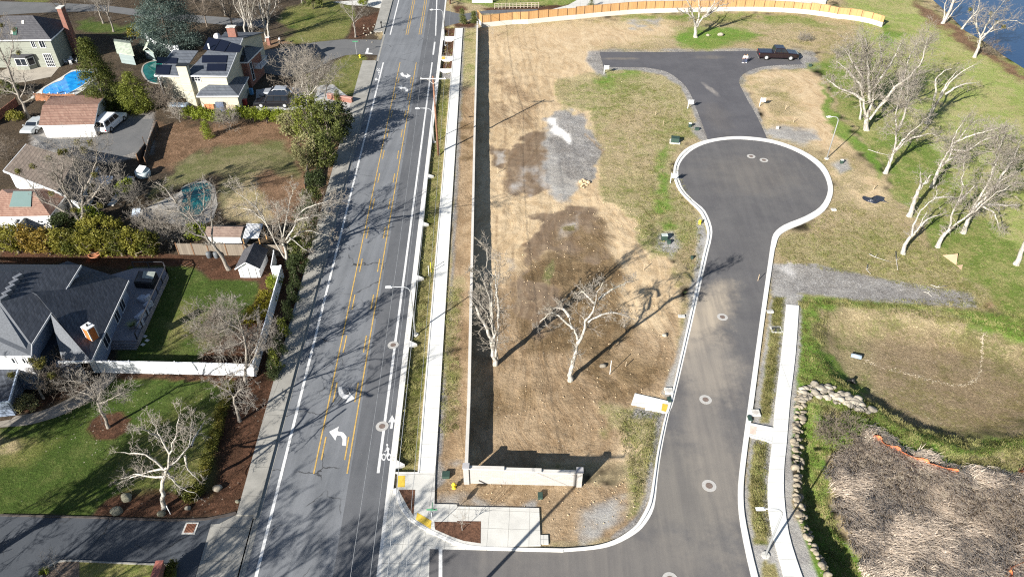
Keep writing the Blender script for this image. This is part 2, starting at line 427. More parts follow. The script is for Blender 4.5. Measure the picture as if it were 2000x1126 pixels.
zones = [
 (DRY, [(-900, -200), (3000, -200), (3000, 1400), (-900, 1400)], 1, 1),
 (SOIL, [(-2500, -400), (760, -400), (740, 100), (590, 640), (430, 1400), (-2500, 1400)], 8, 0),
 # west side yards
 (LAWN, [(145, 38), (175, 35), (235, 50), (300, 42), (300, 62), (190, 68), (150, 60)], 6, 0),
 (LAWNY, [(40, 0), (100, 0), (95, 5), (38, 4)], 2, 0),
 (LAWNY, [(540, 40), (560, 15), (640, 0), (690, 12), (695, 40), (672, 76), (620, 82), (560, 90), (548, 84), (580, 60)], 4, 0),
 (LAWN, [(545, 52), (600, 25), (660, 22), (600, 45), (560, 62)], 8, 1),
 (LEAFL, [(490, 86), (540, 74), (575, 84), (550, 92), (495, 97)], 4, 0),
 (MULCH, [(690, 40), (742, 22), (735, 50), (712, 74), (680, 76)], 4, 0),
 (LAWNY, [(655, 120), (682, 107), (712, 108), (716, 114), (706, 160), (698, 194), (640, 186), (610, 176), (640, 140)], 3, 0),
 (LEAFL, [(300, 240), (560, 236), (600, 260), (600, 330), (420, 290), (330, 330), (280, 340)], 6, 0),
 (LEAFL, [(560, 236), (640, 215), (650, 330), (600, 480), (540, 350)], 6, 0),
 (MOSSY, [(330, 330), (430, 288), (560, 275), (590, 300), (570, 420), (520, 436), (430, 435), (425, 410), (440, 350), (400, 345), (330, 380), (300, 400)], 8, 0),
 (DRY, [(437, 400), (470, 355), (520, 335), (545, 380), (520, 432), (432, 432), (420, 415)], 8, 0),
 (MOSSY, [(395, 330), (470, 300), (560, 285), (570, 300), (480, 335), (430, 345)], 9, 1),
 (LEAFL, [(500, 350), (530, 328), (570, 340), (600, 370), (585, 430), (530, 440)], 8, 0),
 (GRAV, [(60, 255), (300, 220), (300, 300), (210, 320), (60, 300)], 4, 0),
 (MULCH, [(0, 488), (340, 496), (440, 500), (560, 496), (548, 560), (540, 640), (500, 700), (460, 690), (470, 640), (500, 560), (505, 547), (410, 548), (388, 525), (340, 522), (320, 540), (150, 512), (0, 520)], 3, 0),
 (LAWN, [(250, 520), (380, 522), (390, 532), (412, 547), (498, 548), (506, 556), (503, 575), (490, 600), (470, 630), (440, 690), (400, 708), (260, 706), (230, 700)], 3, 0),
 (LAWNY, [(345, 590), (420, 605), (410, 690), (330, 690), (320, 640)], 14, 1),
 (MULCH, [(398, 706), (440, 660), (500, 640), (510, 735), (480, 742), (400, 732)], 6, 0),
 (MULCH, [(180, 728), (500, 733), (548, 735), (470, 995), (420, 1008), (180, 1008), (190, 985), (240, 955), (330, 950), (370, 960), (400, 870), (430, 760), (360, 745), (200, 740)], 3, 0),
 (MULCH, [(548, 735), (592, 560), (602, 520), (570, 490), (545, 560), (500, 735)], 2, 0),
 (LAWN, [(0, 835), (90, 810), (190, 760), (225, 740), (400, 744), (448, 760), (430, 830), (402, 920), (385, 968), (320, 952), (255, 955), (205, 975), (172, 1005), (0, 1003), (-700, 1003), (-700, 850)], 3, 0),
 (LAWNY, [(330, 780), (440, 760), (425, 850), (385, 960), (300, 950), (240, 960), (180, 900), (250, 880)], 20, 1),
 (LAWNY, [(0, 840), (90, 820), (120, 860), (60, 920), (0, 930)], 16, 1),
 (DRY, [(-40, 840), (30, 845), (22, 885), (-40, 900)], 12, 1),
 (MULCH, [(172, 842), (176, 822), (200, 806), (235, 803), (254, 820), (250, 842), (225, 858), (190, 860)], 2, 0),
 (MULCH, [(30, 800), (120, 762), (170, 740), (178, 752), (120, 778), (60, 806)], 3, 0),
 (LEAFL, [(70, 1126), (90, 1095), (155, 1093), (155, 1126)], 2, 0),
 (LAWNY, [(152, 1095), (345, 1100), (350, 1140), (300, 1300), (152, 1300)], 1, 0),
 # between the old road and the wall
 (STRIP, PLANT, 1, 0),
 (MULCH, [(868, 55), (889, 55), (884, 134), (862, 134)], 1, 0),
 (GRAV, [(862, 139), (884, 139), (882, 155), (860, 155)], 2, 0),
 (GRAV, [(900, 50), (936, 50), (918, 900), (845, 960), (880, 560)], 1, 0),
 (DRYG, [(908, 55), (932, 55), (925, 250), (900, 250)], 3, 0),
 (TAND, [(903, 170), (930, 170), (925, 560), (914, 900), (860, 900), (870, 760), (884, 560)], 3, 0),
 (BROWN, [(905, 240), (928, 240), (926, 320), (898, 320)], 5, 1),
 (DRYG, [(886, 540), (905, 540), (895, 760), (868, 860), (865, 760)], 10, 1),
 (TAND, [(860, 900), (1140, 940), (1145, 990), (850, 985)], 8, 0),
 (GRAVL, [(850, 960), (1060, 965), (1060, 992), (850, 985)], 8, 1),
 (TAND, [(1060, 940), (1200, 950), (1270, 900), (1262, 1000), (1200, 1050), (1060, 1060)], 4, 0),
 (GRAVL, [(1140, 1000), (1220, 960), (1255, 990), (1190, 1045), (1130, 1058)], 9, 1),
 # the building plot
 (TAN, [(935, 55), (1180, 80), (1170, 140), (1150, 200), (1160, 260), (1180, 380), (1240, 420), (1330, 540), (1320, 700), (1290, 800), (1250, 900), (1140, 905), (915, 905), (925, 400)], 5, 0),
 (TAND, [(955, 560), (1040, 520), (1100, 640), (1330, 620), (1320, 760), (1230, 810), (1200, 905), (915, 905), (930, 600)], 22, 0),
 (BROWN, [(1050, 500), (1180, 420), (1230, 480), (1215, 590), (1240, 640), (1170, 700), (1030, 690), (1020, 560)], 14, 0),
 (BROWN, [(1150, 700), (1290, 700), (1300, 780), (1180, 790)], 20, 1),
 (TAND, [(960, 130), (1040, 170), (1060, 260), (960, 240)], 20, 1),
 (MUD, [(1035, 420), (1075, 405), (1100, 395), (1160, 395), (1195, 420), (1215, 480), (1180, 500), (1120, 510), (1060, 490), (1020, 540), (1020, 590), (1035, 620), (1085, 640), (1085, 560), (1040, 545), (1025, 510), (1028, 460), (1045, 430), (1024, 426), (1022, 420)], 3, 0),
 (MUD, [(960, 292), (985, 285), (1000, 300), (1005, 280), (1030, 268), (1060, 262), (1080, 290), (1080, 340), (1060, 370), (1035, 384), (1000, 372), (985, 345), (962, 325)], 3, 0),
 (MUDG, [(968, 298), (985, 296), (990, 315), (972, 322)], 4, 1),
 (MUDG, [(1010, 330), (1050, 320), (1070, 355), (1040, 378), (1005, 365)], 8, 1),
 (GRAVL, [(1062, 262), (1075, 235), (1110, 250), (1140, 330), (1120, 385), (1085, 385), (1060, 340)], 7, 0),
 (GRAV, [(1062, 240), (1075, 218), (1105, 210), (1140, 225), (1168, 260), (1172, 320), (1160, 350), (1110, 350), (1080, 290)], 4, 0),
 (PALE, [(1066, 238), (1073, 231), (1087, 230), (1086, 240), (1092, 249), (1104, 256), (1115, 266), (1117, 282), (1108, 279), (1098, 268), (1082, 262), (1072, 253), (1080, 246)], 3, 0),
 (MUDG, [(1085, 440), (1120, 420), (1125, 410), (1110, 455), (1082, 460)], 6, 1),
 (BED, [(1095, 445), (1122, 438), (1122, 452), (1100, 452)], 2, 0),
 (BED, [(1068, 520), (1082, 505), (1084, 522), (1070, 560), (1062, 545)], 2, 0),
 (BROWN, [(1080, 450), (1170, 430), (1200, 470), (1190, 520), (1110, 560), (1070, 520)], 16, 1), (MUD, [(1040, 560), (1100, 560), (1110, 620), (1060, 660), (1035, 620)], 10, 1), (BROWN, [(960, 700), (1060, 720), (1040, 800), (950, 830)], 24, 1), (TAN, [(1230, 520), (1330, 560), (1300, 650), (1220, 620)], 16, 0), (BROWN, [(1180, 640), (1240, 650), (1300, 720), (1220, 780), (1150, 740)], 18, 1),
 (TAND, [(976, 90), (979, 90), (991, 300), (987, 420), (983, 420), (987, 300)], 2, 0), (TAND, [(984, 150), (987, 150), (1010, 240), (1006, 240)], 2, 0), (TAND, [(968, 420), (971, 420), (976, 520), (990, 640), (986, 640), (972, 520)], 2, 0), (TAND, [(1000, 480), (1003, 480), (1012, 600), (1008, 690), (1004, 690), (1008, 600)], 2, 0), (TAND, [(1140, 262), (1144, 262), (1184, 300), (1182, 345), (1178, 345), (1180, 302)], 2, 0),
 (MUDG, [(993, 505), (1008, 505), (1005, 528), (995, 525)], 3, 1),
 (TAN, [(1150, 372), (1190, 365), (1240, 410), (1270, 500), (1230, 540), (1180, 440)], 9, 0),
 # grassed verges by the new street
 (DRYG, [(1090, 160), (1165, 140), (1265, 140), (1330, 170), (1355, 230), (1365, 262), (1315, 300), (1305, 350), (1340, 400), (1370, 430), (1370, 480), (1300, 500), (1240, 430), (1180, 380), (1178, 280), (1150, 215), (1095, 210)], 7, 0),
 (DRY, [(1170, 240), (1260, 200), (1320, 210), (1290, 290), (1260, 350), (1190, 350)], 20, 1),
 (GRNB, [(1165, 150), (1215, 137), (1260, 142), (1210, 170), (1175, 170)], 10, 1),
 (GRNB, [(1275, 300), (1300, 280), (1298, 340), (1310, 400), (1340, 440), (1300, 460), (1275, 400)], 9, 1),
 (DRYG, [(1240, 430), (1290, 430), (1310, 490), (1270, 500)], 8, 0),
 (DRY, [(1320, 480), (1370, 470), (1360, 560), (1330, 565), (1300, 520)], 9, 0),
 (DRYG, [(1185, 800), (1285, 810), (1280, 900), (1262, 960), (1240, 1000), (1225, 960), (1240, 880), (1195, 850)], 12, 0),
 (GRAV, [(1240, 795), (1300, 808), (1282, 880), (1275, 960), (1245, 1020), (1200, 1050), (1195, 1044), (1240, 1010), (1262, 960), (1272, 880), (1285, 820), (1232, 812)], 3, 0),
 (GRAVL, [(1372, 420), (1385, 480), (1310, 780), (1290, 770), (1320, 700), (1350, 560), (1362, 480), (1360, 430)], 4, 0),
 (GRAVL, [(1290, 456), (1315, 452), (1330, 480), (1310, 502), (1280, 480)], 5, 0),
 (GRAVL, [(1345, 240), (1370, 236), (1390, 270), (1375, 282), (1350, 255)], 3, 0),
 (GRAV, [(1150, 95), (1180, 100), (1180, 136), (1185, 150), (1165, 145), (1145, 118)], 4, 0),
 (PALE, [(1138, 85), (1168, 84), (1168, 92), (1150, 93)], 4, 1),
 (GRAV, [(1180, 128), (1262, 128), (1310, 136), (1345, 165), (1368, 210), (1395, 275), (1380, 275), (1352, 215), (1330, 168), (1290, 146), (1250, 138), (1180, 137)], 2, 0),
 (GRAV, [(1170, 96), (1550, 94), (1583, 98), (1608, 132), (1570, 135), (1495, 136), (1460, 148), (1455, 165), (1505, 272), (1480, 240), (1436, 165), (1445, 140), (1500, 120), (1550, 104), (1170, 104)], 2, 0),
 # north verge
 (DRY, [(940, 55), (1180, 40), (1300, 28), (1600, 30), (1725, 60), (1700, 120), (1560, 100), (1180, 98), (1100, 90)], 10, 0),
 (GRN, [(1200, 30), (1310, 24), (1480, 26), (1580, 32), (1660, 60), (1500, 50), (1330, 40), (1215, 40)], 6, 1),
 (GRNB, [(1310, 65), (1360, 52), (1440, 55), (1500, 70), (1450, 85), (1400, 96), (1320, 92)], 8, 0),
 (TAN, [(950, 62), (1120, 45), (1300, 45), (1310, 65), (1180, 92), (960, 130)], 18, 0),
 (GRAVL, [(1225, 42), (1290, 40), (1290, 50), (1235, 54)], 6, 1),
 # east of the new street
 (TAN, [(1462, 150), (1500, 136), (1570, 135), (1600, 160), (1610, 220), (1625, 260), (1660, 300), (1640, 330), (1600, 290), (1520, 270), (1490, 235), (1458, 180)], 8, 0),
 (DRY, [(1460, 160), (1540, 160), (1560, 230), (1500, 240)], 22, 1),
 (GRAVL, [(1500, 248), (1580, 245), (1595, 275), (1560, 285), (1510, 272)], 8, 0),
 (DRY, [(1630, 290), (1720, 350), (1760, 420), (1780, 500), (1700, 540), (1520, 510), (1525, 470), (1600, 440), (1640, 390)], 14, 0),
 (DRYG, [(1530, 470), (1720, 430), (1900, 520), (1990, 600), (1900, 600), (1700, 540), (1530, 515)], 14, 0),
 (TAN, [(1640, 340), (1720, 350), (1740, 390), (1680, 400), (1650, 380)], 18, 1),
 (GRAVL, [(1622, 320), (1655, 310), (1665, 330), (1640, 338)], 5, 0),
 (GRN, [(1560, 135), (1600, 138), (1640, 220), (1690, 280), (1730, 340), (1775, 400), (1830, 480), (1900, 560), (2100, 700), (2300, 400), (2000, 130), (1800, 90), (1690, 60), (1600, 120)], 6, 0),
 (PARK, [(1700, 100), (1640, -10), (1760, -20), (1880, 60), (2000, 150), (2300, 300), (2200, 520), (1990, 480), (1900, 400), (1800, 260), (1740, 200)], 10, 0),
 (GRNB, [(1720, 40), (1760, 60), (1740, 90), (1718, 70)], 6, 1),
 (GRNB, [(1600, 170), (1640, 240), (1700, 300), (1720, 350), (1680, 310), (1630, 260), (1600, 220)], 7, 0),
 (LEAFL, [(1790, 0), (1870, 55), (1960, 120), (2040, 180), (1990, 160), (1900, 100), (1810, 40), (1780, 10)], 6, 0),
 (DRY, [(1680, 95), (1720, 90), (1650, 60), (1560, 50), (1600, 110)], 14, 1),
 (GRAV, [(1503, 516), (1590, 516), (1700, 540), (1895, 572), (1908, 600), (1700, 590), (1560, 572), (1505, 575)], 2, 0),
 (((.52, .51, .50), (.36, .355, .35), .5, .5), [(1508, 522), (1530, 524), (1545, 545), (1540, 558), (1520, 540)], 8, 1),
 (TAND, [(1915, 592), (1935, 588), (1945, 600), (1925, 604)], 3, 0),
 (GRNB, [(1560, 575), (1720, 592), (1900, 606), (2100, 640), (2100, 960), (1900, 935), (1750, 880), (1640, 800), (1555, 760), (1560, 640)], 5, 0),
 (BED, [(1605, 600), (1760, 612), (1880, 636), (1960, 650), (2080, 700), (2110, 800), (2000, 862), (1900, 872), (1800, 852), (1720, 805), (1640, 750), (1600, 690)], 7, 0),
 (((.33, .25, .15), (.25, .21, .09), .45, 1.0), [(1720, 660), (1900, 665), (2050, 760), (1980, 850), (1850, 850), (1740, 790), (1690, 720)], 26, 0),
 (DRY, [(1640, 590), (1760, 600), (1900, 625), (1880, 660), (1740, 645), (1650, 630)], 12, 1),
 (GRNB, [(1555, 780), (1600, 790), (1700, 830), (1650, 880), (1600, 880), (1600, 940), (1620, 1010), (1700, 1126), (1740, 1300), (1600, 1300), (1560, 1000)], 6, 0),
 (DRYG, [(1850, 900), (2000, 890), (2200, 900), (2200, 940), (2000, 935), (1900, 930)], 8, 0),
 (REED, [(1640, 880), (1700, 850), (1760, 890), (1860, 925), (2000, 940), (2400, 950), (2400, 1400), (1780, 1300), (1690, 1110), (1640, 1000), (1610, 930)], 6, 0),
 # verge strips by the east pavement
 (GRAVL, [(1510, 560), (1568, 575), (1556, 780), (1545, 900), (1550, 1000), (1620, 1180), (1480, 1180), (1450, 1000), (1462, 880)], 2, 0),
 (STRIP, [(1512, 580), (1532, 580), (1508, 780), (1500, 826), (1484, 824), (1490, 760)], 2, 0),
 (STRIP, [(1473, 862), (1496, 866), (1492, 960), (1500, 1066), (1470, 1060), (1462, 950)], 2, 0),
 (STRIP, [(1484, 1098), (1510, 1100), (1530, 1140), (1492, 1140)], 2, 0),
 # beyond the fence
 (GRN, [(890, 0), (1060, -4), (1200, 0), (1090, 16), (970, 16)], 4, 0),
 (MULCH, [(940, 16), (1100, 10), (1130, 4), (1150, 8), (1060, 22), (950, 22)], 2, 0),
 (MULCH, [(884, 42), (905, 46), (930, 42), (926, 55), (905, 55), (890, 55)], 3, 0),
 (MULCH, [(885, 12), (905, 12), (915, 20), (890, 26)], 3, 0),
]
N = len(X); cA = np.zeros((N, 4)); cB = np.zeros((N, 4)); soil = np.zeros(N); DIRTS = (TAN, TAND, BROWN, MUD, MUDG); PH = np.stack([HX, HY], 1)
PQ = np.stack([QX, QY], 1)
for (A, B, sh, gr), poly, soft, part in zones:
    p = np.array(poly, float); lo = p.min(0) - soft - 34; hi = p.max(0) + soft + 34
    m = okv & (PX > lo[0]) & (PX < hi[0]) & (PY > lo[1]) & (PY < hi[1])
    if not m.any(): continue
    src = PH[m] if soft >= 6 or (A, B, sh, gr) in (MUD, MUDG, BROWN) or poly[0] == (1062, 240) else PQ[m] if soft > 1.5 else np.stack([PX[m], PY[m]], 1)
    w = ss(sdf(src, p) / max(soft, .8) * .5 + .5)
    if part: w = w * ss(fbm(X[m], Y[m], 2.6, 77) * 3.0 + .75)
    soil[m] = soil[m] * (1 - w) + w * any((A, B, sh, gr) is k or (A, B) == k[:2] for k in DIRTS)
    w = w[:, None]
    cA[m] = cA[m] * (1 - w) + np.array(A + (sh,)) * w
    cB[m] = cB[m] * (1 - w) + np.array(B + (gr,)) * w
far = cA[:, 0] == 0
cA[far] = (.12, .15, .05, .5); cB[far] = (.09, .10, .04, .6)

t = NT('ground_cover')
a = t.n('ShaderNodeAttribute', _attribute_name='tint_a'); b = t.n('ShaderNodeAttribute', _attribute_name='tint_b')
sl_ = t.n('ShaderNodeAttribute', _attribute_name='soil').outputs['Fac']; n0 = t.noise(.11, 4, .7, dist=.8); n1 = t.noise(.5, 5, .75); n2 = t.noise(2.6, 5, .75); n3 = t.noise(9.0, 3, .7)
mixn = t.math('ADD', t.math('MULTIPLY', n0, .3), t.math('ADD', t.math('MULTIPLY', n1, .33), t.math('ADD', t.math('MULTIPLY', n2, .25), t.math('MULTIPLY', n3, .12))))
th = t.math('SUBTRACT', .68, t.math('MULTIPLY', a.outputs['Alpha'], .36))
f = t.ramp(t.math('ADD', t.math('SUBTRACT', mixn, th), .5), .455, .545)
col = t.mix(f, a.outputs['Color'], b.outputs['Color'])
gr = b.outputs['Alpha']
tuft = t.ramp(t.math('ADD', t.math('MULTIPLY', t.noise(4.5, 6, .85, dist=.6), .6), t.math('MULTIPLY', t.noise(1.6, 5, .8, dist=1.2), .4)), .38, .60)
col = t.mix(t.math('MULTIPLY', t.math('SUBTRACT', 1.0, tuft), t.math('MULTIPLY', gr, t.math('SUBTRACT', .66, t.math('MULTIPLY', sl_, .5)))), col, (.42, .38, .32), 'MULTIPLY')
stc = t.n('ShaderNodeVectorMath', _operation='ADD', i0=t.co, i1=t.n('ShaderNodeVectorMath', _operation='SCALE', i0=t.n('ShaderNodeTexNoise', Vector=t.co, Scale=.05, Detail=2).outputs['Color'], Scale=18.0).outputs[0]).outputs[0]
stk = t.ramp(t.noise(1.1, 6, .7, co=t.n('ShaderNodeMapping', Vector=stc, Rotation=(0, 0, R(8)), Scale=(1, .09, 1)).outputs[0]), .42, .62)
stk2 = t.ramp(t.noise(1.3, 5, .7, co=t.n('ShaderNodeMapping', Vector=stc, Rotation=(0, 0, R(-38)), Scale=(1, .12, 1)).outputs[0]), .5, .66)
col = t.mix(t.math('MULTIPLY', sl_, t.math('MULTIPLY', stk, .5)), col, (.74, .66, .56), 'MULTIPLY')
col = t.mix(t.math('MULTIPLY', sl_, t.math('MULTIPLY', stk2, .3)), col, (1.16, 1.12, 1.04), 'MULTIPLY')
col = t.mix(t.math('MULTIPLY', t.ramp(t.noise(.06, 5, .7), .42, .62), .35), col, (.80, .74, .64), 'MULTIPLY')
tip = t.ramp(t.noise(7.0, 4, .8), .56, .74)
col = t.mix(t.math('MULTIPLY', tip, t.math('MULTIPLY', gr, .45)), col, (1.0, .93, .72), 'SOFT_LIGHT')
peb = t.n('ShaderNodeTexVoronoi', Vector=t.co, Scale=1.7); pn = t.ramp(t.noise(.13, 3), .48, .6)
pb = t.math('MULTIPLY', t.math('SUBTRACT', 1.0, t.ramp(peb.outputs['Distance'], .09, .14)), t.math('MULTIPLY', pn, t.ramp(gr, .4, .85)))
col = t.mix(t.math('MULTIPLY', pb, .55), col, (.45, .40, .32))
bh = t.math('ADD', t.math('ADD', t.math('MULTIPLY', tuft, t.math('SUBTRACT', 1.0, t.math('MULTIPLY', sl_, .8))), t.math('MULTIPLY', n2, 1.2)), t.math('MULTIPLY', t.math('MULTIPLY', stk, sl_), -.35))
bmp = t.n('ShaderNodeBump', Strength=t.math('MULTIPLY', gr, .85), Distance=.16, Height=bh)
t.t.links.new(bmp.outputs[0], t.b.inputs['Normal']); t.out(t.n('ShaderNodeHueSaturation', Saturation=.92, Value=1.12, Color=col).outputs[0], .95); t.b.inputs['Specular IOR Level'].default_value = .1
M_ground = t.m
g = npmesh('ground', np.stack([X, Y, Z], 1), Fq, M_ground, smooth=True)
for nm, arr in (('tint_a', cA), ('tint_b', cB)):
    at = g.data.attributes.new(nm, 'FLOAT_COLOR', 'POINT'); at.data.foreach_set('color', arr.astype(np.float32).ravel())
g['kind'] = 'structure'
at = g.data.attributes.new('soil', 'FLOAT', 'POINT'); at.data.foreach_set('value', soil.astype(np.float32))
del PH, HX, HY, GX, GYY, PX, PY, QX, QY, PQ, cA, cB, wx, wy

# ------------------------------------------------------------------ sheets, roads, kerbs
def sheet(name, poly, z, mat, up=0.0):
    mb = MB(); mb.poly([G(x, y, z) for x, y in poly]) if not up else mb.prism([G(x, y, z) for x, y in poly], -.3, z)
    o = mb.build(name, mat)
    bm = bmesh.new(); bm.from_mesh(o.data); bmesh.ops.recalc_face_normals(bm, faces=bm.faces)
    if not up:
        for f in bm.faces:
            if f.normal.z < 0: f.normal_flip()
    bmesh.ops.triangulate(bm, faces=[f for f in bm.faces if len(f.verts) > 4]); bm.to_mesh(o.data); bm.free()
    o['kind'] = 'structure'; return o
def ribbon(name, L, Rr, z, mat, z0=-.35, cham=0.0):   # solid band between two pixel polylines of equal length
    mb = MB(); n = len(L)
    for i in range(n - 1):
        q = [G(*L[i], z), G(*Rr[i], z), G(*Rr[i + 1], z), G(*L[i + 1], z)]; mb.poly(q)
        for s in ((0, 3), (2, 1)):
            p0, p1 = q[s[0]], q[s[1]]; mb.poly([p0, p1, (p1.x, p1.y, z0), (p0.x, p0.y, z0)])
    for e in (0, -1):
        p0, p1 = G(*L[e], z), G(*Rr[e], z); mb.poly([p0, p1, (p1.x, p1.y, z0), (p0.x, p0.y, z0)])
    o = mb.build(name, mat)
    bm = bmesh.new(); bm.from_mesh(o.data); bmesh.ops.remove_doubles(bm, verts=bm.verts, dist=.001); bmesh.ops.recalc_face_normals(bm, faces=bm.faces)
    bm.to_mesh(o.data); bm.free(); o['kind'] = 'structure'; return o
def smooth_px(L, n=3):                     # Catmull-Rom through pixel points
    out = []
    for i in range(len(L) - 1):
        p0, p1, p2, p3 = [np.array(L[min(max(k, 0), len(L) - 1)], float) for k in (i - 1, i, i + 1, i + 2)]
        for j in range(n):
            u = j / n
            out.append(tuple(.5 * (2 * p1 + (p2 - p0) * u + (2 * p0 - 5 * p1 + 4 * p2 - p3) * u * u + (3 * p1 - p0 - 3 * p2 + p3) * u ** 3)))
    return out + [tuple(L[-1])]
def lx(x0, k): return lambda y: x0 - k * y
kerbL = lx(767, .2647); walkL = lx(743, .278); wl = lx(779, .248); yl = lx(807, .2103); yr = lx(833.6, .1685); wr = lx(860, .1316); gut = lx(869.4, .1194)
DC = (.30, .25, .18)
def dustpx(px, py, rx, ry, rot, amt, dc=DC): p = G(px, py); return (p.x, p.y, rx, ry, rot, amt, dc)
M_old = asphalt('asphalt_old', (.125, .133, .145), (.168, .176, .188), (), .5, .35, .8)  # bluish cast in the base colour stands for sky sheen
M_newer = asphalt('asphalt_newer', (.088, .092, .10), (.118, .122, .13), (), .3, .3)
M_street = asphalt('asphalt_new', (.088, .086, .09), (.122, .118, .117), (dustpx(1375, 618, 3.4, 8.5, R(-32), .9, (.42, .355, .27)), dustpx(1370, 700, 5, 8, R(10), .7, (.32, .28, .23)), dustpx(1345, 960, 9, 8, 0, .6, (.22, .20, .17)), dustpx(1200, 1095, 14, 4, 0, .5, (.21, .19, .165)), dustpx(1385, 850, 3.4, 15, 0, .6, (.24, .215, .185)), dustpx(1470, 340, 9, 8, 0, .14)), .25, .3)
M_upper = asphalt('asphalt_upper', (.078, .077, .085), (.104, .102, .11), (dustpx(1388, 175, .7, 3.5, R(15), .6, (.4, .36, .32)), dustpx(1210, 115, 5, .8, 0, .35), dustpx(1400, 230, 3, 8, 0, .12), dustpx(1390, 112, 4, 1.2, 0, .2)), .1, .3)
M_drive = asphalt('asphalt_drive', (.05, .057, .068), (.07, .078, .09), (), .15, .35, .9)
M_lane = asphalt('asphalt_lane', (.11, .112, .115), (.145, .145, .145), (), .1, .4, .4)
def along(fn0, fn1, y0, y1): return [(fn0(y0), y0), (fn1(y0), y0), (fn1(y1), y1), (fn0(y1), y1)]
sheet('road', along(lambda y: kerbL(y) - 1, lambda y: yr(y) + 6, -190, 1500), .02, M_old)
sheet('road', along(lambda y: yr(y) + 6, gut, -190, 1500), .02, M_newer)
ribbon('gutter', [(kerbL(y) + 1.2 * .3, y) for y in (-150, 500, 1500)], [(kerbL(y) + (y + 573) * .0052, y) for y in (-150, 500, 1500)], .028, M_walk_old, -.1)
ribbon('kerb', [(kerbL(y) - (y + 573) * .0035, y) for y in (-150, 66)], [(kerbL(y), y) for y in (-150, 66)], .2, M_walk_old)
ribbon('kerb', [(kerbL(y) - (y + 573) * .0035, y) for y in (119, 400, 1010)], [(kerbL(y), y) for y in (119, 400, 1010)], .2, M_walk_old)
ribbon('kerb', [(kerbL(y) - (y + 573) * .0035, y) for y in (1010, 1400)], [(kerbL(y), y) for y in (1010, 1400)], .05, M_walk_old)
ribbon('pavement', [(walkL(y) - 2, y) for y in (118, 400, 1005)], [(kerbL(y) - (y + 573) * .0035, y) for y in (118, 400, 1005)], .15, M_walk_old)
ribbon('pavement', [(walkL(y) + 4, y) for y in (-150, 62)], [(kerbL(y) - (y + 573) * .0035, y) for y in (-150, 62)], .15, M_walk_old)
sheet('apron', [(412, 1023), (428, 1022), (462, 1004), (kerbL(1005) - 3, 1004), (kerbL(1350) - 3, 1350), (270, 1350), (382, 1126)], .05, M_walk_old)
# west kerb of the planting strip, new pavement, plaza
ys = (57, 300, 560, 780, 921, 953)
ribbon('gutter', [(gut(y), y) for y in (-100, 57, 300, 560, 780, 953, 1071, 1400)], [(gut(y) + (y + 573) * .0048, y) for y in (-100, 57, 300, 560, 780, 953, 1071, 1400)], .028, M_kerb, -.1)
ribbon('kerb', [(gut(y) + (y + 573) * .0048, y) for y in ys], [(gut(y) + (y + 573) * .0083, y) for y in ys], .17, M_kerb)
swl = [(890, 55), (871, 280), (852.7, 500), (830, 780), (819, 923)]; swr = [(904, 55), (890, 280), (876, 500), (859, 780), (850, 923)]
ribbon('pavement', swl, swr, .15, M_walk)
ribbon('edging', [(x - (y + 573) * .0022, y) for x, y in swl], swl, .19, M_kerb)
def kb(y): return gut(y) + (y + 573) * .0083
def sl(y): return float(np.interp(y, [p[1] for p in swl], [p[0] for p in swl])) - (y + 573) * .0022
for a0, a1 in ((71, 78), (109.5, 117), (134, 138.5), (921, 923.5)):
    sheet('crossing', [(kb(a0), a0), (sl(a0), a0), (sl(a1), a1), (kb(a1), a1)], .155, M_kerb, 1)
plaza = [(776, 923.5), (819, 923.5), (850, 923.5), (848.5, 983), (891.5, 984), (893, 988), (1053, 991), (1056, 1064)]
arc = smooth_px([(776, 953), (787, 988), (809.5, 1014), (847, 1036), (894, 1057), (924, 1064), (963.7, 1067)])
sheet('plaza', plaza + arc[::-1], .15, M_conc, 1)
arc2 = smooth_px([(770, 953), (782, 991), (805, 1018), (843, 1040), (891, 1062), (922, 1069), (963, 1071.5)])
ribbon('kerb', arc2, arc, .17, M_kerb)
ribbon('kerb', [(963, 1071.5), (1100, 1075)], [(963.7, 1067), (1100, 1070)], .17, M_kerb)
sheet('apron', [(gut(953) + 7, 950), (776, 953)] + arc2[1:] + [(1100, 1075), (1100, 1078), (839, 1071), (834, 1400), (gut(1400) + 9, 1400)], .03, M_conc)
# inner street
kin = smooth_px([(1100, 1077), (1160, 1072), (1200, 1063), (1240, 1042), (1261, 1022), (1278, 989), (1284.5, 934), (1292, 881), (1307.5, 806), (1317, 780), (1350, 640), (1381.6, 500), (1389, 470), (1390.6, 444), (1377, 411), (1354.5, 391), (1334.6, 369), (1325, 342), (1328.4, 319), (1347, 297), (1374.4, 282), (1409, 274), (1446.6, 272), (1496.3, 277), (1533.6, 287), (1571, 304.5), (1601, 329), (1615, 355), (1615.7, 379), (1601, 404), (1571, 422.6), (1531, 439), (1511, 456), (1505, 480), (1502, 500), (1482, 640), (1462.5, 780), (1446, 903), (1441, 964), (1446, 1026), (1467, 1126), (1490, 1200)])
kou = smooth_px([(1100, 1070), (1158, 1065), (1200, 1053), (1236, 1030), (1252, 1009), (1268, 975), (1277, 925), (1284, 878), (1300, 806), (1309, 780), (1341, 640), (1372, 500), (1379, 472), (1381, 449), (1369, 416), (1344.6, 391), (1325, 369), (1315.5, 342), (1319, 316), (1337, 292), (1369.5, 276), (1408, 268.4), (1448, 266), (1499, 271), (1540, 282), (1581, 301), (1611, 325), (1625, 355), (1625.7, 382), (1610.7, 411), (1580, 430.5), (1541, 447), (1522, 461), (1515, 482), (1511, 500), (1491, 640), (1473, 780), (1456.5, 903), (1452, 968), (1458, 1026), (1481, 1126), (1505, 1200)])
mid = [((a[0] * .45 + b[0] * .55), (a[1] * .45 + b[1] * .55)) for a, b in zip(kin, kou)]
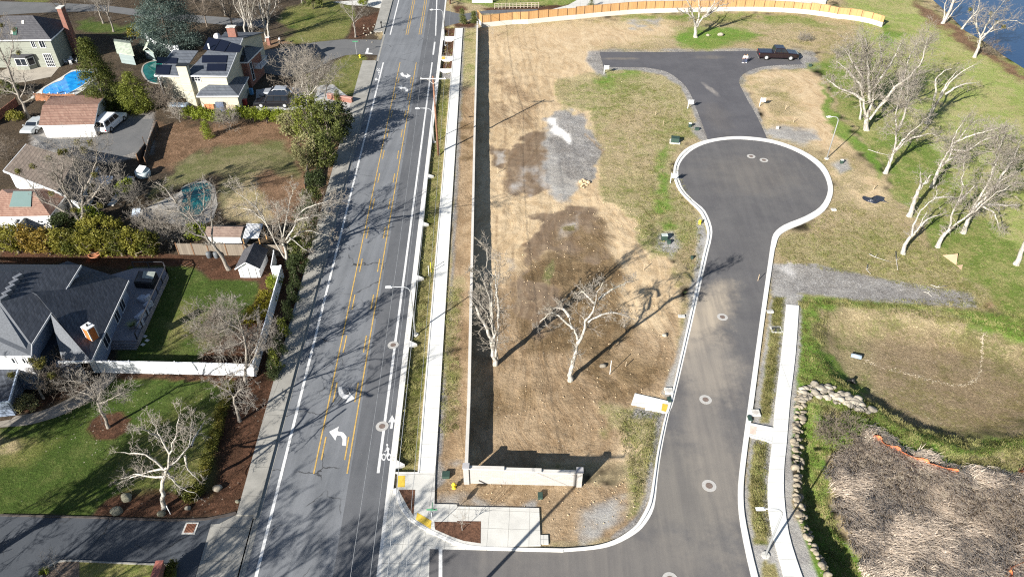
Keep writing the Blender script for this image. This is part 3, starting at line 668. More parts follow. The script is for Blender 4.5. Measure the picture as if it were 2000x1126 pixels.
ribbon('gutter', kin, mid, .035, M_kerb, -.1)
ribbon('kerb', mid, kou, .16, M_kerb)
sheet('street', kin + [(1500, 1500), (833, 1500), (839, 1071)], .022, M_street)
up = [(1171, 102), (1178.6, 130.6)] + smooth_px([(1261, 132), (1298.5, 139), (1323.4, 154), (1343, 174), (1358, 206.5), (1383, 274)]) + [(1410, 269.5), (1446, 268), (1475, 269.5), (1501, 272.5)] + smooth_px([(1497, 268), (1479, 229), (1459, 194), (1446, 168), (1443.5, 157), (1449, 147), (1464, 138), (1486.6, 130.6), (1524, 127)]) + [(1567.4, 125.6), (1549, 99), (1474, 99.5), (1300, 102)]
sheet('street', up, .026, M_upper)
# east pavement
rl = [(1535.8, 594), (1526, 690), (1515, 780), (1508.8, 857), (1502.6, 912), (1499.5, 964), (1504, 1019.6), (1525.7, 1102.6), (1535, 1140)]
rr = [(1560.7, 596), (1554, 690), (1543.5, 780), (1536.4, 866), (1531.8, 912), (1531.8, 970), (1541, 1041), (1562, 1110), (1574, 1140)]
ribbon('pavement', smooth_px(rl), smooth_px(rr), .15, M_walk)
sheet('pavement', [(1464.8, 827.6), (1510.5, 837), (1508, 861), (1463.6, 848)], .146, M_walk, 1)
ribbon('edging', [(1464.8, 827), (1510, 836.5)], [(1465, 825), (1510.5, 834)], .17, M_kerb)
ribbon('edging', [(1463.6, 848), (1508, 861)], [(1463.4, 850.5), (1507.6, 863.5)], .17, M_kerb)
sheet('pavement', [(1240, 767), (1312, 784), (1305, 806), (1260, 798), (1261, 794), (1233, 788)], .146, M_walk, 1)
for poly in ([(777.6, 928), (791.5, 928), (790.5, 950.5), (776.5, 950.5)], [(815, 1000), (812, 1013.5), (841, 1032), (843, 1016)], [(1294, 787), (1304.5, 789.5), (1302, 804), (1291.5, 801)], [(863, 110.5), (870, 110.5), (869, 116), (862.5, 116)]):
    sheet('tactile_paving', poly, .158, M_tact)
sheet('tactile_paving', [(1465.5, 830), (1478, 833), (1476, 849), (1464.5, 846)], .152, plain('tactile_worn', (.62, .50, .42), .8, .2))
M_mulch = plain('bark_mulch', (.115, .058, .035), .95, .5, 4, bump=.8, bsc=9)
sheet('planting_bed', [(779, 955.5), (811, 955.5), (807.6, 1006), (795, 986), (785, 968)], .16, M_mulch)
sheet('planting_bed', [(848.5, 1018), (892, 1018), (893, 1016.4), (939.3, 1017), (938.8, 1060), (905, 1055), (880, 1046), (850, 1033)], .16, M_mulch)
# roads of the west side and beyond
sheet('road', [(-300, 4), (-300, 33), (0, 30), (60, 26), (110, 24), (200, 22), (330, 40), (520, 55), (520, 40), (330, 26), (200, 10), (110, 6), (0, 3)], .012, M_lane)
sheet('road', [(505, 100), (560, 92), (620, 82), (672, 77), (750, 78), (745, 108), (700, 106), (675, 108), (645, 118), (610, 140), (560, 150), (500, 140)], .014, M_lane)
sheet('driveway', [(500, 175), (650, 165), (690, 196), (678, 222), (600, 214), (500, 218)], .016, concrete('drive_conc', (.42, .42, .41), 3, 3))
sheet('driveway', [(650, 4), (735, -2), (755, 2), (750, 18), (715, 12), (680, 10)], .016, M_conc)
sheet('driveway', [(60, 262), (110, 272), (190, 268), (205, 235), (240, 232), (300, 232), (282, 290), (225, 310), (90, 290)], .014, M_lane)
sheet('lane', [(868, 20), (900, 28), (955, 20), (1050, 18), (1050, 26), (935, 27), (925, 36), (893, 46), (876, 50), (868, 52)], .014, M_newer)
sheet('forecourt', [(1050, 26), (1110, 10), (1180, -30), (1640, -30), (1610, 10), (1540, 4), (1300, 6), (1190, 10), (1110, 24)], .012, M_conc)
sheet('driveway', [(-900, 1006), (0, 1006), (170, 1010), (330, 1016), (400, 1014), (462, 1003), (428, 1022), (412, 1023), (380, 1130), (300, 1350), (-900, 1350)], .03, M_drive)
sheet('path', smooth_px([(228, 728), (222, 742), (190, 770), (130, 806), (60, 828), (0, 834), (-200, 850)]) + smooth_px([(-200, 838), (0, 822), (30, 812), (80, 802), (130, 780), (176, 752), (200, 728)]), .04, concrete('path_agg', (.30, .27, .23), 0, 0, .5))
sheet('pool_terrace', [(60, 190), (85, 170), (120, 150), (140, 137), (190, 132), (192, 150), (165, 175), (140, 190), (60, 192)], .04, M_conc)
sheet('pool_terrace', [(0, 140), (30, 126), (120, 126), (100, 150), (50, 160), (0, 165)], .03, concrete('terrace', (.40, .36, .30), 0, 0, .4))
sheet('pool_terrace', [(300, 430), (270, 425), (275, 410), (330, 385), (400, 350), (420, 365), (425, 400), (415, 430), (380, 446)], .03, concrete('terrace_b', (.36, .34, .31), 0, 0, .5))
def pool(name, label, outline, wc, dc, rim):
    c = G(sum(p[0] for p in outline) / len(outline), sum(p[1] for p in outline) / len(outline))
    e = empty(name, c, label, 'swimming pool')
    pts = [G(*p) for p in smooth_px(outline + [outline[0]])[:-1]]
    out = [c + (p - c) * (1 + .35 / max((p - c).length, 1)) for p in pts]; n = len(pts)
    mb = MB()
    for i in range(n):
        j = (i + 1) % n
        for z, zz, A, B in ((.10, .10, pts, out), (.10, .0, out, out), (.10, .04, pts, pts)):
            mb.poly([(A[i].x, A[i].y, z), (A[j].x, A[j].y, z), (B[j].x, B[j].y, zz), (B[i].x, B[i].y, zz)])
    mb.build('coping', rim, e)
    mb = MB(); mb.poly([(p.x, p.y, .06) for p in pts])
    t = NT(name + '_water'); cs = t.ramp(t.n('ShaderNodeTexVoronoi', _feature='SMOOTH_F1', Vector=t.n('ShaderNodeVectorMath', _operation='ADD', i0=t.co, i1=t.n('ShaderNodeTexNoise', Vector=t.co, Scale=1.2).outputs['Color']).outputs[0], Scale=.9).outputs['Distance'], .1, .6)
    t.b.inputs['Specular IOR Level'].default_value = .5
    mb.build('water', t.out(t.mix(cs, wc, dc), .08, t.noise(1.5, 3), .25), e)
pool('swimming_pool', 'bright blue kidney swimming pool behind the red-roofed garage', [(83, 182), (86, 174), (105, 163), (122, 157), (128, 148), (145, 140), (165, 139), (178, 140), (180, 147), (168, 162), (150, 174), (128, 185), (105, 188), (90, 187)], (.02, .32, .68), (.01, .20, .55), M_conc)
pool('swimming_pool', 'turquoise pool tucked under the solar-panelled house', [(279, 140), (282, 128), (298, 121), (318, 121), (330, 135), (330, 155), (312, 163), (290, 158)], (.012, .13, .11), (.006, .08, .075), M_walk_old)
pool('swimming_pool', 'dark teal freeform pool half hidden by bare branches', [(352, 405), (358, 385), (356, 370), (378, 359), (402, 358), (414, 367), (412, 390), (398, 410), (378, 428), (362, 430), (350, 420)], (.012, .13, .13), (.006, .06, .07), M_walk_old)
# pond in the far corner
mb = MB(); mb.poly([G(x, y, .03) for x, y in [(1795, -60), (1822, 0), (1850, 25), (1885, 60), (1920, 80), (1965, 112), (2010, 140), (2200, 260), (2800, 260), (2600, -160), (1900, -160)]])
t = NT('pond_water'); t.b.inputs['Specular IOR Level'].default_value = .5
o = mb.build('pond', t.out(t.mix(t.noise(.1, 4), (.008, .03, .085), (.015, .045, .11)), .12, t.noise(1.2, 4), .3)); o['kind'] = 'structure'
# bottom-left island kerb
isl = smooth_px([(345, 1101), (300, 1099), (200, 1095), (150, 1092), (115, 1093), (95, 1102), (80, 1118), (74, 1140), (72, 1180)])
isi = smooth_px([(345, 1104), (300, 1102), (200, 1098), (150, 1095.5), (118, 1096), (99, 1104), (85, 1119), (80, 1140), (78, 1180)])
ribbon('kerb', isl, isi, .14, M_walk_old)
sheet('island', isi + [(345, 1180)], .06, M_ground)
isln = bpy.data.objects['island']
n = len(isln.data.vertices)
for nm in ('tint_a', 'tint_b'):
    at = isln.data.attributes.new(nm, 'FLOAT_COLOR', 'POINT')
    at.data.foreach_set('color', (list(LAWNY[0] + (.5,)) if nm == 'tint_a' else list(LAWNY[1] + (.6,))) * n)
sheet('planting_bed', [(155, 1096), (118, 1096.5), (99, 1104), (85, 1119), (80, 1140), (80, 1180), (155, 1180)], .066, plain('leaf_litter', (.17, .13, .10), .95, .5, 5, bump=.8, bsc=9))
ribbon('kerb', [(0, 1003), (170, 1007), (330, 1013), (400, 1011), (440, 1003), (460, 998)], [(0, 1006), (170, 1010), (330, 1016), (400, 1014), (445, 1007), (462, 1002)], .13, plain('dark_kerb', (.07, .06, .055), .9, .3))

# ------------------------------------------------------------------ paint on the road
mkn = [0]
def mark(poly, mat=M_mark, z=.03, name='lane_marking'):
    mkn[0] = (mkn[0] + 1) % 5; return sheet(name, poly, z + mkn[0] * .0005, mat)
def stripe(fn, y0, y1, off=0.0, w=.0012, mat=M_mark):       # off, w in units of (y+573) px
    mark([(fn(y) + (y + 573) * (off + s * w), y) for y, s in ((y0, -1), (y0, 1), (y1, 1), (y1, -1))], mat)
stripe(wl, -150, 68, w=.0018); stripe(wl, 122, 1400, w=.0019)
stripe(lambda y: wr(y) if y > 60 else 851.5 + (y - 70) * -.03, -80, 70, w=.0018); stripe(wr, 82, 107, w=.0024); stripe(wr, 122, 923, w=.0019)
for fn, sg in ((yl, 1), (yr, -1)):
    stripe(fn, -150, 68, 0, .00095, M_yel); stripe(fn, -150, 68, sg * .0062, .00095, M_yel)
    stripe(fn, 122, 924, 0, .00095, M_yel)
    D0 = .778 * H
    k = 0
    while True:
        d0 = D0 + k * .1315 * H; d1 = d0 + .05 * H; k += 1
        yy = [brentq for brentq in [563 - F * (d * SP - H * CP) / (d * CP + H * SP) for d in (d0, d1)]]
        if yy[1] < 126: break
        stripe(fn, yy[1], yy[0], sg * .0062, .00095, M_yel)
mark([(857, 1071.5), (864, 1071.5), (863.5, 1400), (855, 1400)], M_mark, .034)
mark([(717, 94), (721, 94), (719, 103), (728, 104), (727, 106), (713, 105)], M_mark, .02)
C4 = lambda L: [(360 + x / 4.0225, 720 + y / 4.0225) for x, y in L]
C1 = lambda L: [(640 + x / 4.0225, y / 4.0225) for x, y in L]
C5 = lambda L: [(700 + x / 4.0225, 846 + y / 4.0225) for x, y in L]
for L in (C4([(1210, 138), (1240, 138), (1243, 170), (1258, 197), (1300, 207), (1288, 170), (1340, 232), (1263, 273), (1283, 240), (1240, 228), (1215, 200), (1208, 170)]),
          C4([(1137, 492), (1215, 450), (1205, 487), (1250, 497), (1275, 530), (1272, 603), (1240, 600), (1243, 550), (1230, 525), (1200, 520), (1187, 562)]),
          C1([(570, 575), (590, 570), (600, 588), (625, 592), (621, 576), (654, 598), (618, 616), (614, 606), (588, 602), (575, 592)]),
          C1([(550, 685), (587, 670), (583, 682), (610, 685), (632, 700), (630, 720), (610, 718), (610, 705), (600, 697), (585, 695), (583, 706)]),
          [(758, 824), (766, 809.5), (773.5, 824), (768.3, 823.5), (766.5, 836.5), (761.5, 836.5), (763.6, 823.5)]):
    mark(L, M_mark, .034, 'turn_arrow')
def bike(cx, cy, s, flip=1):
    pts = lambda L: [(cx + x * s, cy + flip * y * s) for x, y in L]
    for wx_ in (-5.2, 4.2):
        o = []; i = []
        for k in range(15):
            an = 2 * math.pi * k / 14; o.append((wx_ + 4.2 * math.cos(an), 6 + 6.4 * math.sin(an))); i.append((wx_ + 2.3 * math.cos(an), 6 + 3.8 * math.sin(an)))
        mb = MB()
        for k in range(14): mb.poly([G(*q, .036) for q in pts([o[k], o[k + 1], i[k + 1], i[k]])])
        mb.build('bicycle_symbol', M_mark)['kind'] = 'structure'
    for L in ([(-6, 7), (-3, 7), (1, -2), (0, -6), (3, -10), (5, -9), (3.5, -3), (5, 2), (3, 5), (1, 4), (2, 1), (-2, 7.5)],
              [(-1.5, -9), (1.5, -12), (4, -9.5), (2, -6), (-1, -4.5), (-3.5, -3), (-4, -4.5), (-1.5, -6)]):
        mark(pts(L), M_mark, .037, 'bicycle_symbol')
    an = [(.9 + 1.9 * math.cos(k * .7), -15 + 2.6 * math.sin(k * .7)) for k in range(9)]
    mark(pts(an), M_mark, .037, 'bicycle_symbol')
bike(755.3, 885, 1.12); bike(739.5, 139, .42, -1)
mark(C1([(368, 622), (385, 610), (384, 620), (396, 622), (394, 629), (383, 628), (381, 638)]), M_mark, .034, 'turn_arrow')
# ------------------------------------------------------------------ bare trees
def tubes_np(groups):                      # {(k, sides): [(pts, radii)...]} -> V, F
    Vs, Fs, off = [], [], 0; tw_ = groups.pop('tw', None)
    if tw_: groups.setdefault((4, 3), []).extend(twigs(np.random.RandomState(len(tw_)), tw_, min(x[3] for x in tw_), .34))
    for (k, n), L in groups.items():
        P = np.array([p for p, r in L]); Rr = np.array([r for p, r in L]); m = len(L)
        T = np.gradient(P, axis=1); T /= np.linalg.norm(T, axis=2, keepdims=True) + 1e-9
        ref = np.where(np.abs(T[:, :1, 2:3]) > .8, np.array([[[1., .1, 0]]]), np.array([[[.05, .1, 1.]]]))
        U = np.cross(T, np.broadcast_to(ref, T.shape)); U /= np.linalg.norm(U, axis=2, keepdims=True) + 1e-9
        Wv = np.cross(T, U); an = np.arange(n) * 2 * math.pi / n
        V = P[:, :, None] + Rr[:, :, None, None] * (U[:, :, None] * np.cos(an)[None, None, :, None] + Wv[:, :, None] * np.sin(an)[None, None, :, None])
        idx = off + np.arange(m * k * n).reshape(m, k, n)
        a = idx[:, :-1]; b = idx[:, 1:]
        Fs.append(np.stack([a, np.roll(a, -1, 2), np.roll(b, -1, 2), b], -1).reshape(-1, 4))
        Vs.append(V.reshape(-1, 3)); off += m * k * n
    return np.concatenate(Vs), np.concatenate(Fs)
def resamp(P, n):
    P = np.array(P, float); d = np.r_[0, np.cumsum(np.linalg.norm(np.diff(P, axis=0), axis=1))]
    t = np.linspace(0, d[-1], n); Q = np.stack([np.interp(t, d, P[:, i]) for i in range(3)], 1)
    Q[1:-1] = (Q[:-2] + 2 * Q[1:-1] + Q[2:]) / 4
    return Q, d[-1]
def twigs(rng, reqs, tw, wig):            # the last level of every tree, all at once
    if not reqs: return []
    P = np.array([r[0] for r in reqs]); D = np.array([r[1] for r in reqs]); L = np.array([r[2] for r in reqs]); r0 = np.array([r[3] for r in reqs]); m = len(P); pts = [P]
    for i in range(3):
        D = D + rng.normal(0, wig, (m, 3)) + np.array([0, 0, .08]); D /= np.linalg.norm(D, axis=1)[:, None]; pts.append(pts[-1] + D * (L / 3)[:, None])
    return list(zip(np.stack(pts, 1), np.linspace(r0, np.maximum(r0 * .45, tw * .6), 4).T))
def grow(out, rng, p, d, L, r, lev, kids, wig=.28, up=.10, tw=.016):
    k = 6 if lev == 0 else (5 if lev == 1 else 4)
    pts = [p]; dd = d / np.linalg.norm(d)
    for i in range(k - 1):
        dd = dd + rng.normal(0, wig, 3) + np.array([0, 0, up]); dd /= np.linalg.norm(dd)
        pts.append(pts[-1] + dd * L / (k - 1))
    pts = np.array(pts); rad = np.linspace(r, max(r * .4, tw * .7), k)
    out.setdefault((k, 5 if r > .06 else 3), []).append((pts, rad))
    if lev >= len(kids): return
    n = max(1, int(kids[lev] * rng.uniform(.7, 1.3)))
    for j in range(n):
        t = rng.uniform(.2, 1.0) if j else 1.0
        x = t * (k - 1); i = min(int(x), k - 2); q = pts[i] * (1 - x + i) + pts[i + 1] * (x - i)
        ax = pts[i + 1] - pts[i]; ax /= np.linalg.norm(ax)
        s = rng.normal(0, 1, 3); s -= ax * (s @ ax); s /= np.linalg.norm(s) + 1e-9
        ang = R(rng.uniform(25, 60)) if j else R(12)
        dn = ax * math.cos(ang) + s * math.sin(ang); Ln_ = L * rng.uniform(.42, .72) * (1.1 - .4 * t); rn = max(r * (.55 - .2 * t), tw)
        if lev + 1 >= len(kids): out.setdefault('tw', []).append((q, dn, Ln_, rn))
        else: grow(out, rng, q, dn, Ln_, rn, lev + 1, kids, wig, up, tw)
def bare_tree(label, base, limbs, r0, seed, kids=(6, 5, 4), mat=None, dens=1.0, tw=.014, spread=.30, group=None, cat='tree', blen=.34, trunk_h=None, mistletoe=0, name='bare_tree', wig=.34, bz=0, lf=(.42, .58)):
    """base: pixel or world point; limbs: pixel polylines; the first one starts at the base and is the trunk, the others fork off it"""
    rng = np.random.RandomState(seed); mat = mat or M_bark
    B = GT(*base) if not isinstance(base, Vector) else base
    e = empty(name, B, label, cat, group)
    out = {}; tr = {}; Yb = B.y
    for li, L in enumerate(limbs):
        if isinstance(L[0], Vector): P = [np.array(p) for p in L]
        else:
            dy = rng.normal(0, spread) if li else 0; P = []
            for i, (x, y) in enumerate(L):
                w = i / max(1, len(L) - 1); g = GY(x, y, Yb)
                P.append(np.array(GY(x, y, Yb + dy * max(0, g.z - B.z) * w)))
            if li == 0: P[0] = np.array(B) - np.array([0, 0, .15])
        n = 12; Q, Ln = resamp(P, n)
        Q[1:-1] += rng.normal(0, .026 * Ln / 3, (n - 2, 3))
        ra = r0 if li == 0 else r0 * rng.uniform(*lf)
        re = ra * (.6 if li == 0 else .2)
        rad = np.linspace(ra, re, n)
        if li == 0: rad[0] *= 1.35; rad[1] *= 1.12
        tr.setdefault((n, 8), []).append((Q, rad))
        nb = int(Ln * 2.0 * dens * (.45 if li == 0 and len(limbs) > 1 else 1)) + 2
        for j in range(nb):
            t = rng.uniform(.55 if li == 0 and len(limbs) > 1 else .18, 1) if j else 1.0
            x = t * (n - 1); i = min(int(x), n - 2); q = Q[i] * (1 - x + i) + Q[i + 1] * (x - i)
            ax = Q[i + 1] - Q[i]; ax /= np.linalg.norm(ax) + 1e-9
            s = rng.normal(0, 1, 3); s -= ax * (s @ ax); s /= np.linalg.norm(s) + 1e-9
            ang = R(rng.uniform(30, 65)) if j else R(10)
            Lb = max(1.0, Ln * blen * rng.uniform(.6, 1.2) * (1.15 - .55 * t))
            grow(out, rng, q, ax * math.cos(ang) + s * math.sin(ang), Lb, max(rad[i] * .36, tw * 1.2), 1, kids, wig, .08, tw)
    npmesh('trunk', *tubes_np(tr), mat, e, True)
    npmesh('crown', *tubes_np(out), M_twig if mat is M_bark else mat, e, True)
    if mistletoe:
        tips = [p[-1] for (k, n_), L in out.items() if n_ == 3 for p, r in L[::7]]
        for q in [tips[rng.randint(len(tips))] for _ in range(mistletoe)]:
            npmesh('mistletoe', *leafcloud(rng, [q], 260, .3, .11), M_mist, e)
    return e
def auto_limbs(B, h, spread, seed, n=6, fork=.28, lean=(0, 0)):
    rng = np.random.RandomState(seed + 500); B = Vector(B)
    F_ = B + Vector((lean[0] * fork, lean[1] * fork, h * fork)); L = [[B, B.lerp(F_, .5) + Vector(rng.normal(0, .06 * h * .3, 3)) * .5, F_]]
    for i in range(n):
        an = 2 * math.pi * (i + rng.uniform(-.3, .3)) / n; s = spread * rng.uniform(.5, 1.0) * (0.35 if i == 0 else 1)
        T = B + Vector((lean[0] + s * math.cos(an), lean[1] + s * math.sin(an), h * rng.uniform(.75, 1.0)))
        M = F_.lerp(T, .5) + Vector((math.cos(an) * s * .14, math.sin(an) * s * .14, -.02 * h))
        L.append([F_, M, T])
    return L
# ------------------------------------------------------------------ foliage
def leafcloud(rng, cs, n, spread, size, flat=1.0, asp=.55):
    cs = np.array([tuple(c) for c in cs], float); m = len(cs) * n
    P = np.repeat(cs, n, 0) + np.clip(rng.normal(0, 1, (m, 3)), -1.9, 1.9) * np.array([spread, spread, spread * flat]) * .6
    a = rng.normal(0, 1, (m, 3)); a /= np.linalg.norm(a, axis=1)[:, None]
    b = np.cross(a, rng.normal(0, 1, (m, 3))); b /= np.linalg.norm(b, axis=1)[:, None] + 1e-9
    s = size * rng.uniform(.5, 1.2, (m, 1)); a = a * s; b = b * s * asp
    V = np.stack([P - a, P - b * .8, P + a, P + b * .8], 1).reshape(-1, 3)
    return V, np.arange(m * 4).reshape(-1, 4)
M_hedge = leafmat('leaf_hedge', (.10, .125, .016), (.20, .19, .028), (.28, .23, .045))
M_rust = leafmat('leaf_rust', (.20, .14, .025), (.30, .18, .035), (.15, .15, .03))
M_laurel = leafmat('leaf_laurel', (.15, .20, .018), (.27, .30, .03), (.08, .11, .015))
M_ever = leafmat('leaf_evergreen', (.05, .075, .02), (.12, .135, .035), (.15, .16, .045))
M_conif = leafmat('leaf_conifer', (.06, .08, .016), (.14, .15, .028), (.04, .055, .014))
M_conifl = leafmat('leaf_conifer_light', (.11, .14, .02), (.21, .22, .035), (.07, .09, .016))
M_spruce = leafmat('leaf_blue_spruce', (.065, .098, .085), (.125, .17, .15), (.035, .052, .044))
M_dark = leafmat('leaf_dark', (.018, .032, .012), (.04, .06, .018), (.06, .07, .02))
M_mist = leafmat('leaf_mistletoe', (.13, .13, .03), (.18, .15, .035), (.08, .09, .02))
M_gold = leafmat('leaf_gold', (.22, .20, .015), (.30, .24, .02), (.10, .12, .02))
M_clip = leafmat('leaf_clipped', (.075, .095, .015), (.17, .14, .02), (.05, .07, .015), .6)
M_olive = leafmat('leaf_olive', (.20, .20, .09), (.30, .27, .13), (.13, .14, .06))
def stem(e, B, h, r=.08, mat=None, n=3, seed=0):
    rng = np.random.RandomState(seed); mb = MB()
    for i in range(n):
        o = Vector((rng.uniform(-.25, .25), rng.uniform(-.25, .25), 0)) * (n > 1)
        mb.tube([B + o * .3 - Vector((0, 0, .1)), B + o + Vector((0, 0, h * .5)), B + o * 2.2 + Vector((0, 0, h))], [r, r * .8, r * .4], 6)
    return mb.build('trunk' if r > .1 else 'stem', mat or M_bark3, e, True)
def bush(label, B, rx, ry, h, mat, seed, n=26, leaves=70, size=.16, group=None, name='shrub', cat='shrub', base=.0, e=None, cloud=.42):
    rng = np.random.RandomState(seed); B = GT(*B) if not isinstance(B, Vector) else B
    e = e or empty(name, B, label, cat, group)
    an = rng.uniform(0, 2 * math.pi, n); w = rng.uniform(-.2, 1, n); q = np.sqrt(np.clip(1 - w * np.abs(w), 0, 1)) * rng.uniform(.55, 1.0, n)
    cs = np.stack([B.x + rx * q * np.cos(an), B.y + ry * q * np.sin(an), B.z + base + (h - base) * (.5 + .46 * w * rng.uniform(.8, 1.05, n))], 1)
    V, Fq_ = leafcloud(rng, cs, leaves, cloud * min(1, (rx + ry + h) / 4), size)
    V[:, 2] = np.maximum(V[:, 2], B.z + .03)
    npmesh('foliage', V, Fq_, mat, e); stem(e, B, h * .6, .05, seed=seed); return e
def conifer(label, B, h, r, mat, seed, n=150, leaves=55, size=.2, name='conifer', cat='conifer', p=1.0, round_=0.0, droop=.18):
    rng = np.random.RandomState(seed); B = GT(*B) if not isinstance(B, Vector) else B
    e = empty(name, B, label, cat)
    z = rng.uniform(0.02, 1, n) ** 1.15; rr = r * ((1 - z) ** p + round_ * np.sin(math.pi * z)) * rng.uniform(.45, 1.05, n); an = rng.uniform(0, 7, n)
    lob = 1 + .18 * np.sin(an * 5 + z * 9)
    cs = np.stack([B.x + rr * lob * np.cos(an), B.y + rr * lob * np.sin(an), B.z + .25 + h * z * .97 - droop * rr], 1)
    V, Fq_ = leafcloud(rng, cs, leaves, .30 + .16 * r, size, .6, .35)
    V[:, 2] = np.maximum(V[:, 2], B.z + .05)
    npmesh('crown', V, Fq_, mat, e); stem(e, B, h * .93, .05 + h * .013, n=1); return e
def leafy(label, B, h, rx, ry, mat, seed, n=90, leaves=60, size=.22, name='leafy_tree', cat='tree', z0=.15, group=None, cloud=.75, trunkmat=None):
    rng = np.random.RandomState(seed); B = GT(*B) if not isinstance(B, Vector) else B
    e = empty(name, B, label, cat, group)
    d = rng.normal(0, 1, (n, 3)); d /= np.linalg.norm(d, axis=1)[:, None]; d *= rng.uniform(.45, 1, (n, 1)) ** .5
    C = np.array(B) + np.array([0, 0, h * (z0 + 1) / 2])
    cs = C + d * np.array([rx, ry, h * (1 - z0) / 2])
    npmesh('crown', *leafcloud(rng, cs, leaves, cloud, size), mat, e)
    out = {}
    for i in range(9): grow(out, rng, np.array(B) + [0, 0, h * .12], np.array([rng.normal(0, .5), rng.normal(0, .5), 1]), h * .6, .09, 1, (3, 2), .2, .1, .02)
    out.setdefault((6, 5), []).append((np.array([np.array(B) + [0, 0, h * .6 * k / 5 - .1] for k in range(6)]), np.linspace(.22, .08, 6)))
    npmesh('trunk', *tubes_np(out), trunkmat or M_bark3, e, True); return e

# ---- the two trees on the plot and the one by the north fence
C9 = lambda L: [(880 + x / 4.0225, 480 + y / 4.0225) for x, y in L]
bare_tree('twin-trunked white bare tree standing at the edge of the long wall shadow', (967, 712), [
    C9([(345, 935), (335, 800), (305, 700), (285, 640), (235, 560), (200, 470)]), C9([(360, 935), (362, 760), (385, 600), (372, 520), (330, 460), (250, 370)]),
    C9([(350, 900), (350, 700), (300, 560), (245, 440), (180, 400)]), C9([(355, 870), (345, 680), (320, 480), (370, 300), (382, 170)]),
    C9([(352, 800), (330, 640), (320, 400), (325, 240), (270, 100), (285, 20)]), C9([(340, 700), (300, 400), (250, 220), (175, 170)]), C9([(375, 560), (375, 430), (350, 250), (350, 160)])],
    .24, 3, (5, 6, 5), dens=.75, spread=.10, blen=.17, tw=.015, lf=(.5, .85))
bare_tree('forked white bare tree leaning over the middle of the brown dirt plot', (1113, 742), [
    C9([(935, 1055), (950, 960), (985, 840), (990, 780)]),
    C9([(990, 790), (1000, 720), (965, 650), (935, 600), (935, 540)]), C9([(960, 650), (900, 600), (850, 545), (790, 520), (700, 600)]),
    C9([(1000, 770), (1045, 700), (1070, 590), (1130, 480), (1150, 380), (1200, 280)]), C9([(1130, 450), (1080, 400), (1030, 350), (1000, 390)]), C9([(1160, 420), (1220, 370), (1290, 330), (1400, 280)]),
    C9([(1080, 600), (1150, 550), (1270, 515), (1360, 545), (1450, 580)]), C9([(935, 560), (900, 500), (840, 480), (780, 500)])],
    .27, 11, (5, 7, 6), dens=.95, spread=.12, blen=.22, tw=.014, lf=(.45, .7))
C7 = lambda L: [(1300 + x / 4.0225, y / 4.0225) for x, y in L]
bare_tree('broad white bare oak on green grass below the cedar fence', (1358.5, 73), [
    C7([(235, 295), (235, 240), (240, 190)]), C7([(235, 200), (215, 140), (180, 110), (110, 85), (90, 70)]), C7([(220, 150), (200, 60), (170, 0), (120, -40)]),
    C7([(250, 210), (290, 140), (350, 90), (400, 30), (450, 0)]), C7([(245, 190), (270, 100), (265, 20), (250, -30)]), C7([(300, 135), (350, 110), (420, 50), (500, 30)]), C7([(330, 100), (380, 30), (400, -30)])],
    .44, 21, (6, 5, 3), dens=.8, spread=.3, blen=.26, tw=.018)
# ---- the group on the east side
C8 = lambda L: [(1600 + x / 4.0225, y / 4.0225) for x, y in L]
C8b = lambda L: [(1600 + x / 4.0225, 250 + y / 4.0225) for x, y in L]
EG = 'white bare trees along the green bank'
bare_tree('largest white bare tree, many-limbed, behind the street lamp on the green bank', (1692, 254), [
    C8([(370, 1025), (370, 940), (385, 880)]), C8([(370, 930), (345, 780), (335, 650), (330, 480), (340, 330)]), C8([(350, 790), (280, 740), (200, 710), (140, 690), (60, 620)]), C8([(345, 700), (270, 600), (190, 520), (130, 480)]),
    C8([(390, 900), (410, 760), (440, 650), (500, 480), (470, 330)]), C8([(395, 940), (480, 830), (560, 730), (640, 620), (700, 480), (770, 330)]), C8([(400, 800), (390, 600), (370, 440), (360, 300)]), C8([(480, 830), (600, 680), (720, 600), (800, 500), (850, 290)]),
    C8([(440, 680), (520, 560), (600, 430), (640, 340)]), C8([(340, 600), (240, 450), (220, 340)])],
    .46, 31, (7, 8, 5), dens=1.1, spread=.26, blen=.28, tw=.016, group=EG)
bare_tree('slim young white bare tree just behind the largest one', (1680, 233), [C8([(320, 940), (330, 860), (320, 780)]), C8([(325, 800), (300, 700), (250, 600)]), C8([(325, 800), (350, 680), (340, 560)])], .2, 32, (5, 4, 2), spread=.2, group=EG)
bare_tree('white bare tree forking low, south-east of the largest one', (1729, 338), [
    C8b([(520, 355), (550, 290), (580, 200)]), C8b([(580, 210), (600, 120), (610, 0), (600, -100), (640, -250), (650, -400)]), C8b([(580, 200), (640, 140), (720, 80), (870, 40), (950, 60)]), C8b([(600, 170), (690, 60), (780, -20), (850, -80)]),
    C8b([(620, 20), (660, -80), (720, -250), (780, -400)]), C8b([(630, 0), (680, -130), (700, -300), (690, -450)])],
    .34, 33, (5, 8, 6), dens=1.05, spread=.2, blen=.22, group=EG)
bare_tree('white bare tree leaning up the bank towards the pond', (1810, 241), [
    C8([(845, 970), (870, 900), (930, 800)]), C8([(925, 810), (990, 700), (1060, 610), (1130, 560), (1220, 510)]), C8([(905, 790), (915, 700), (920, 620), (960, 560), (1040, 540)]), C8([(990, 740), (1060, 690), (1140, 660), (1230, 650)]), C8([(950, 760), (1010, 640), (1080, 560)])],
    .38, 34, (5, 6, 4), dens=.6, spread=.12, blen=.2, group=EG)
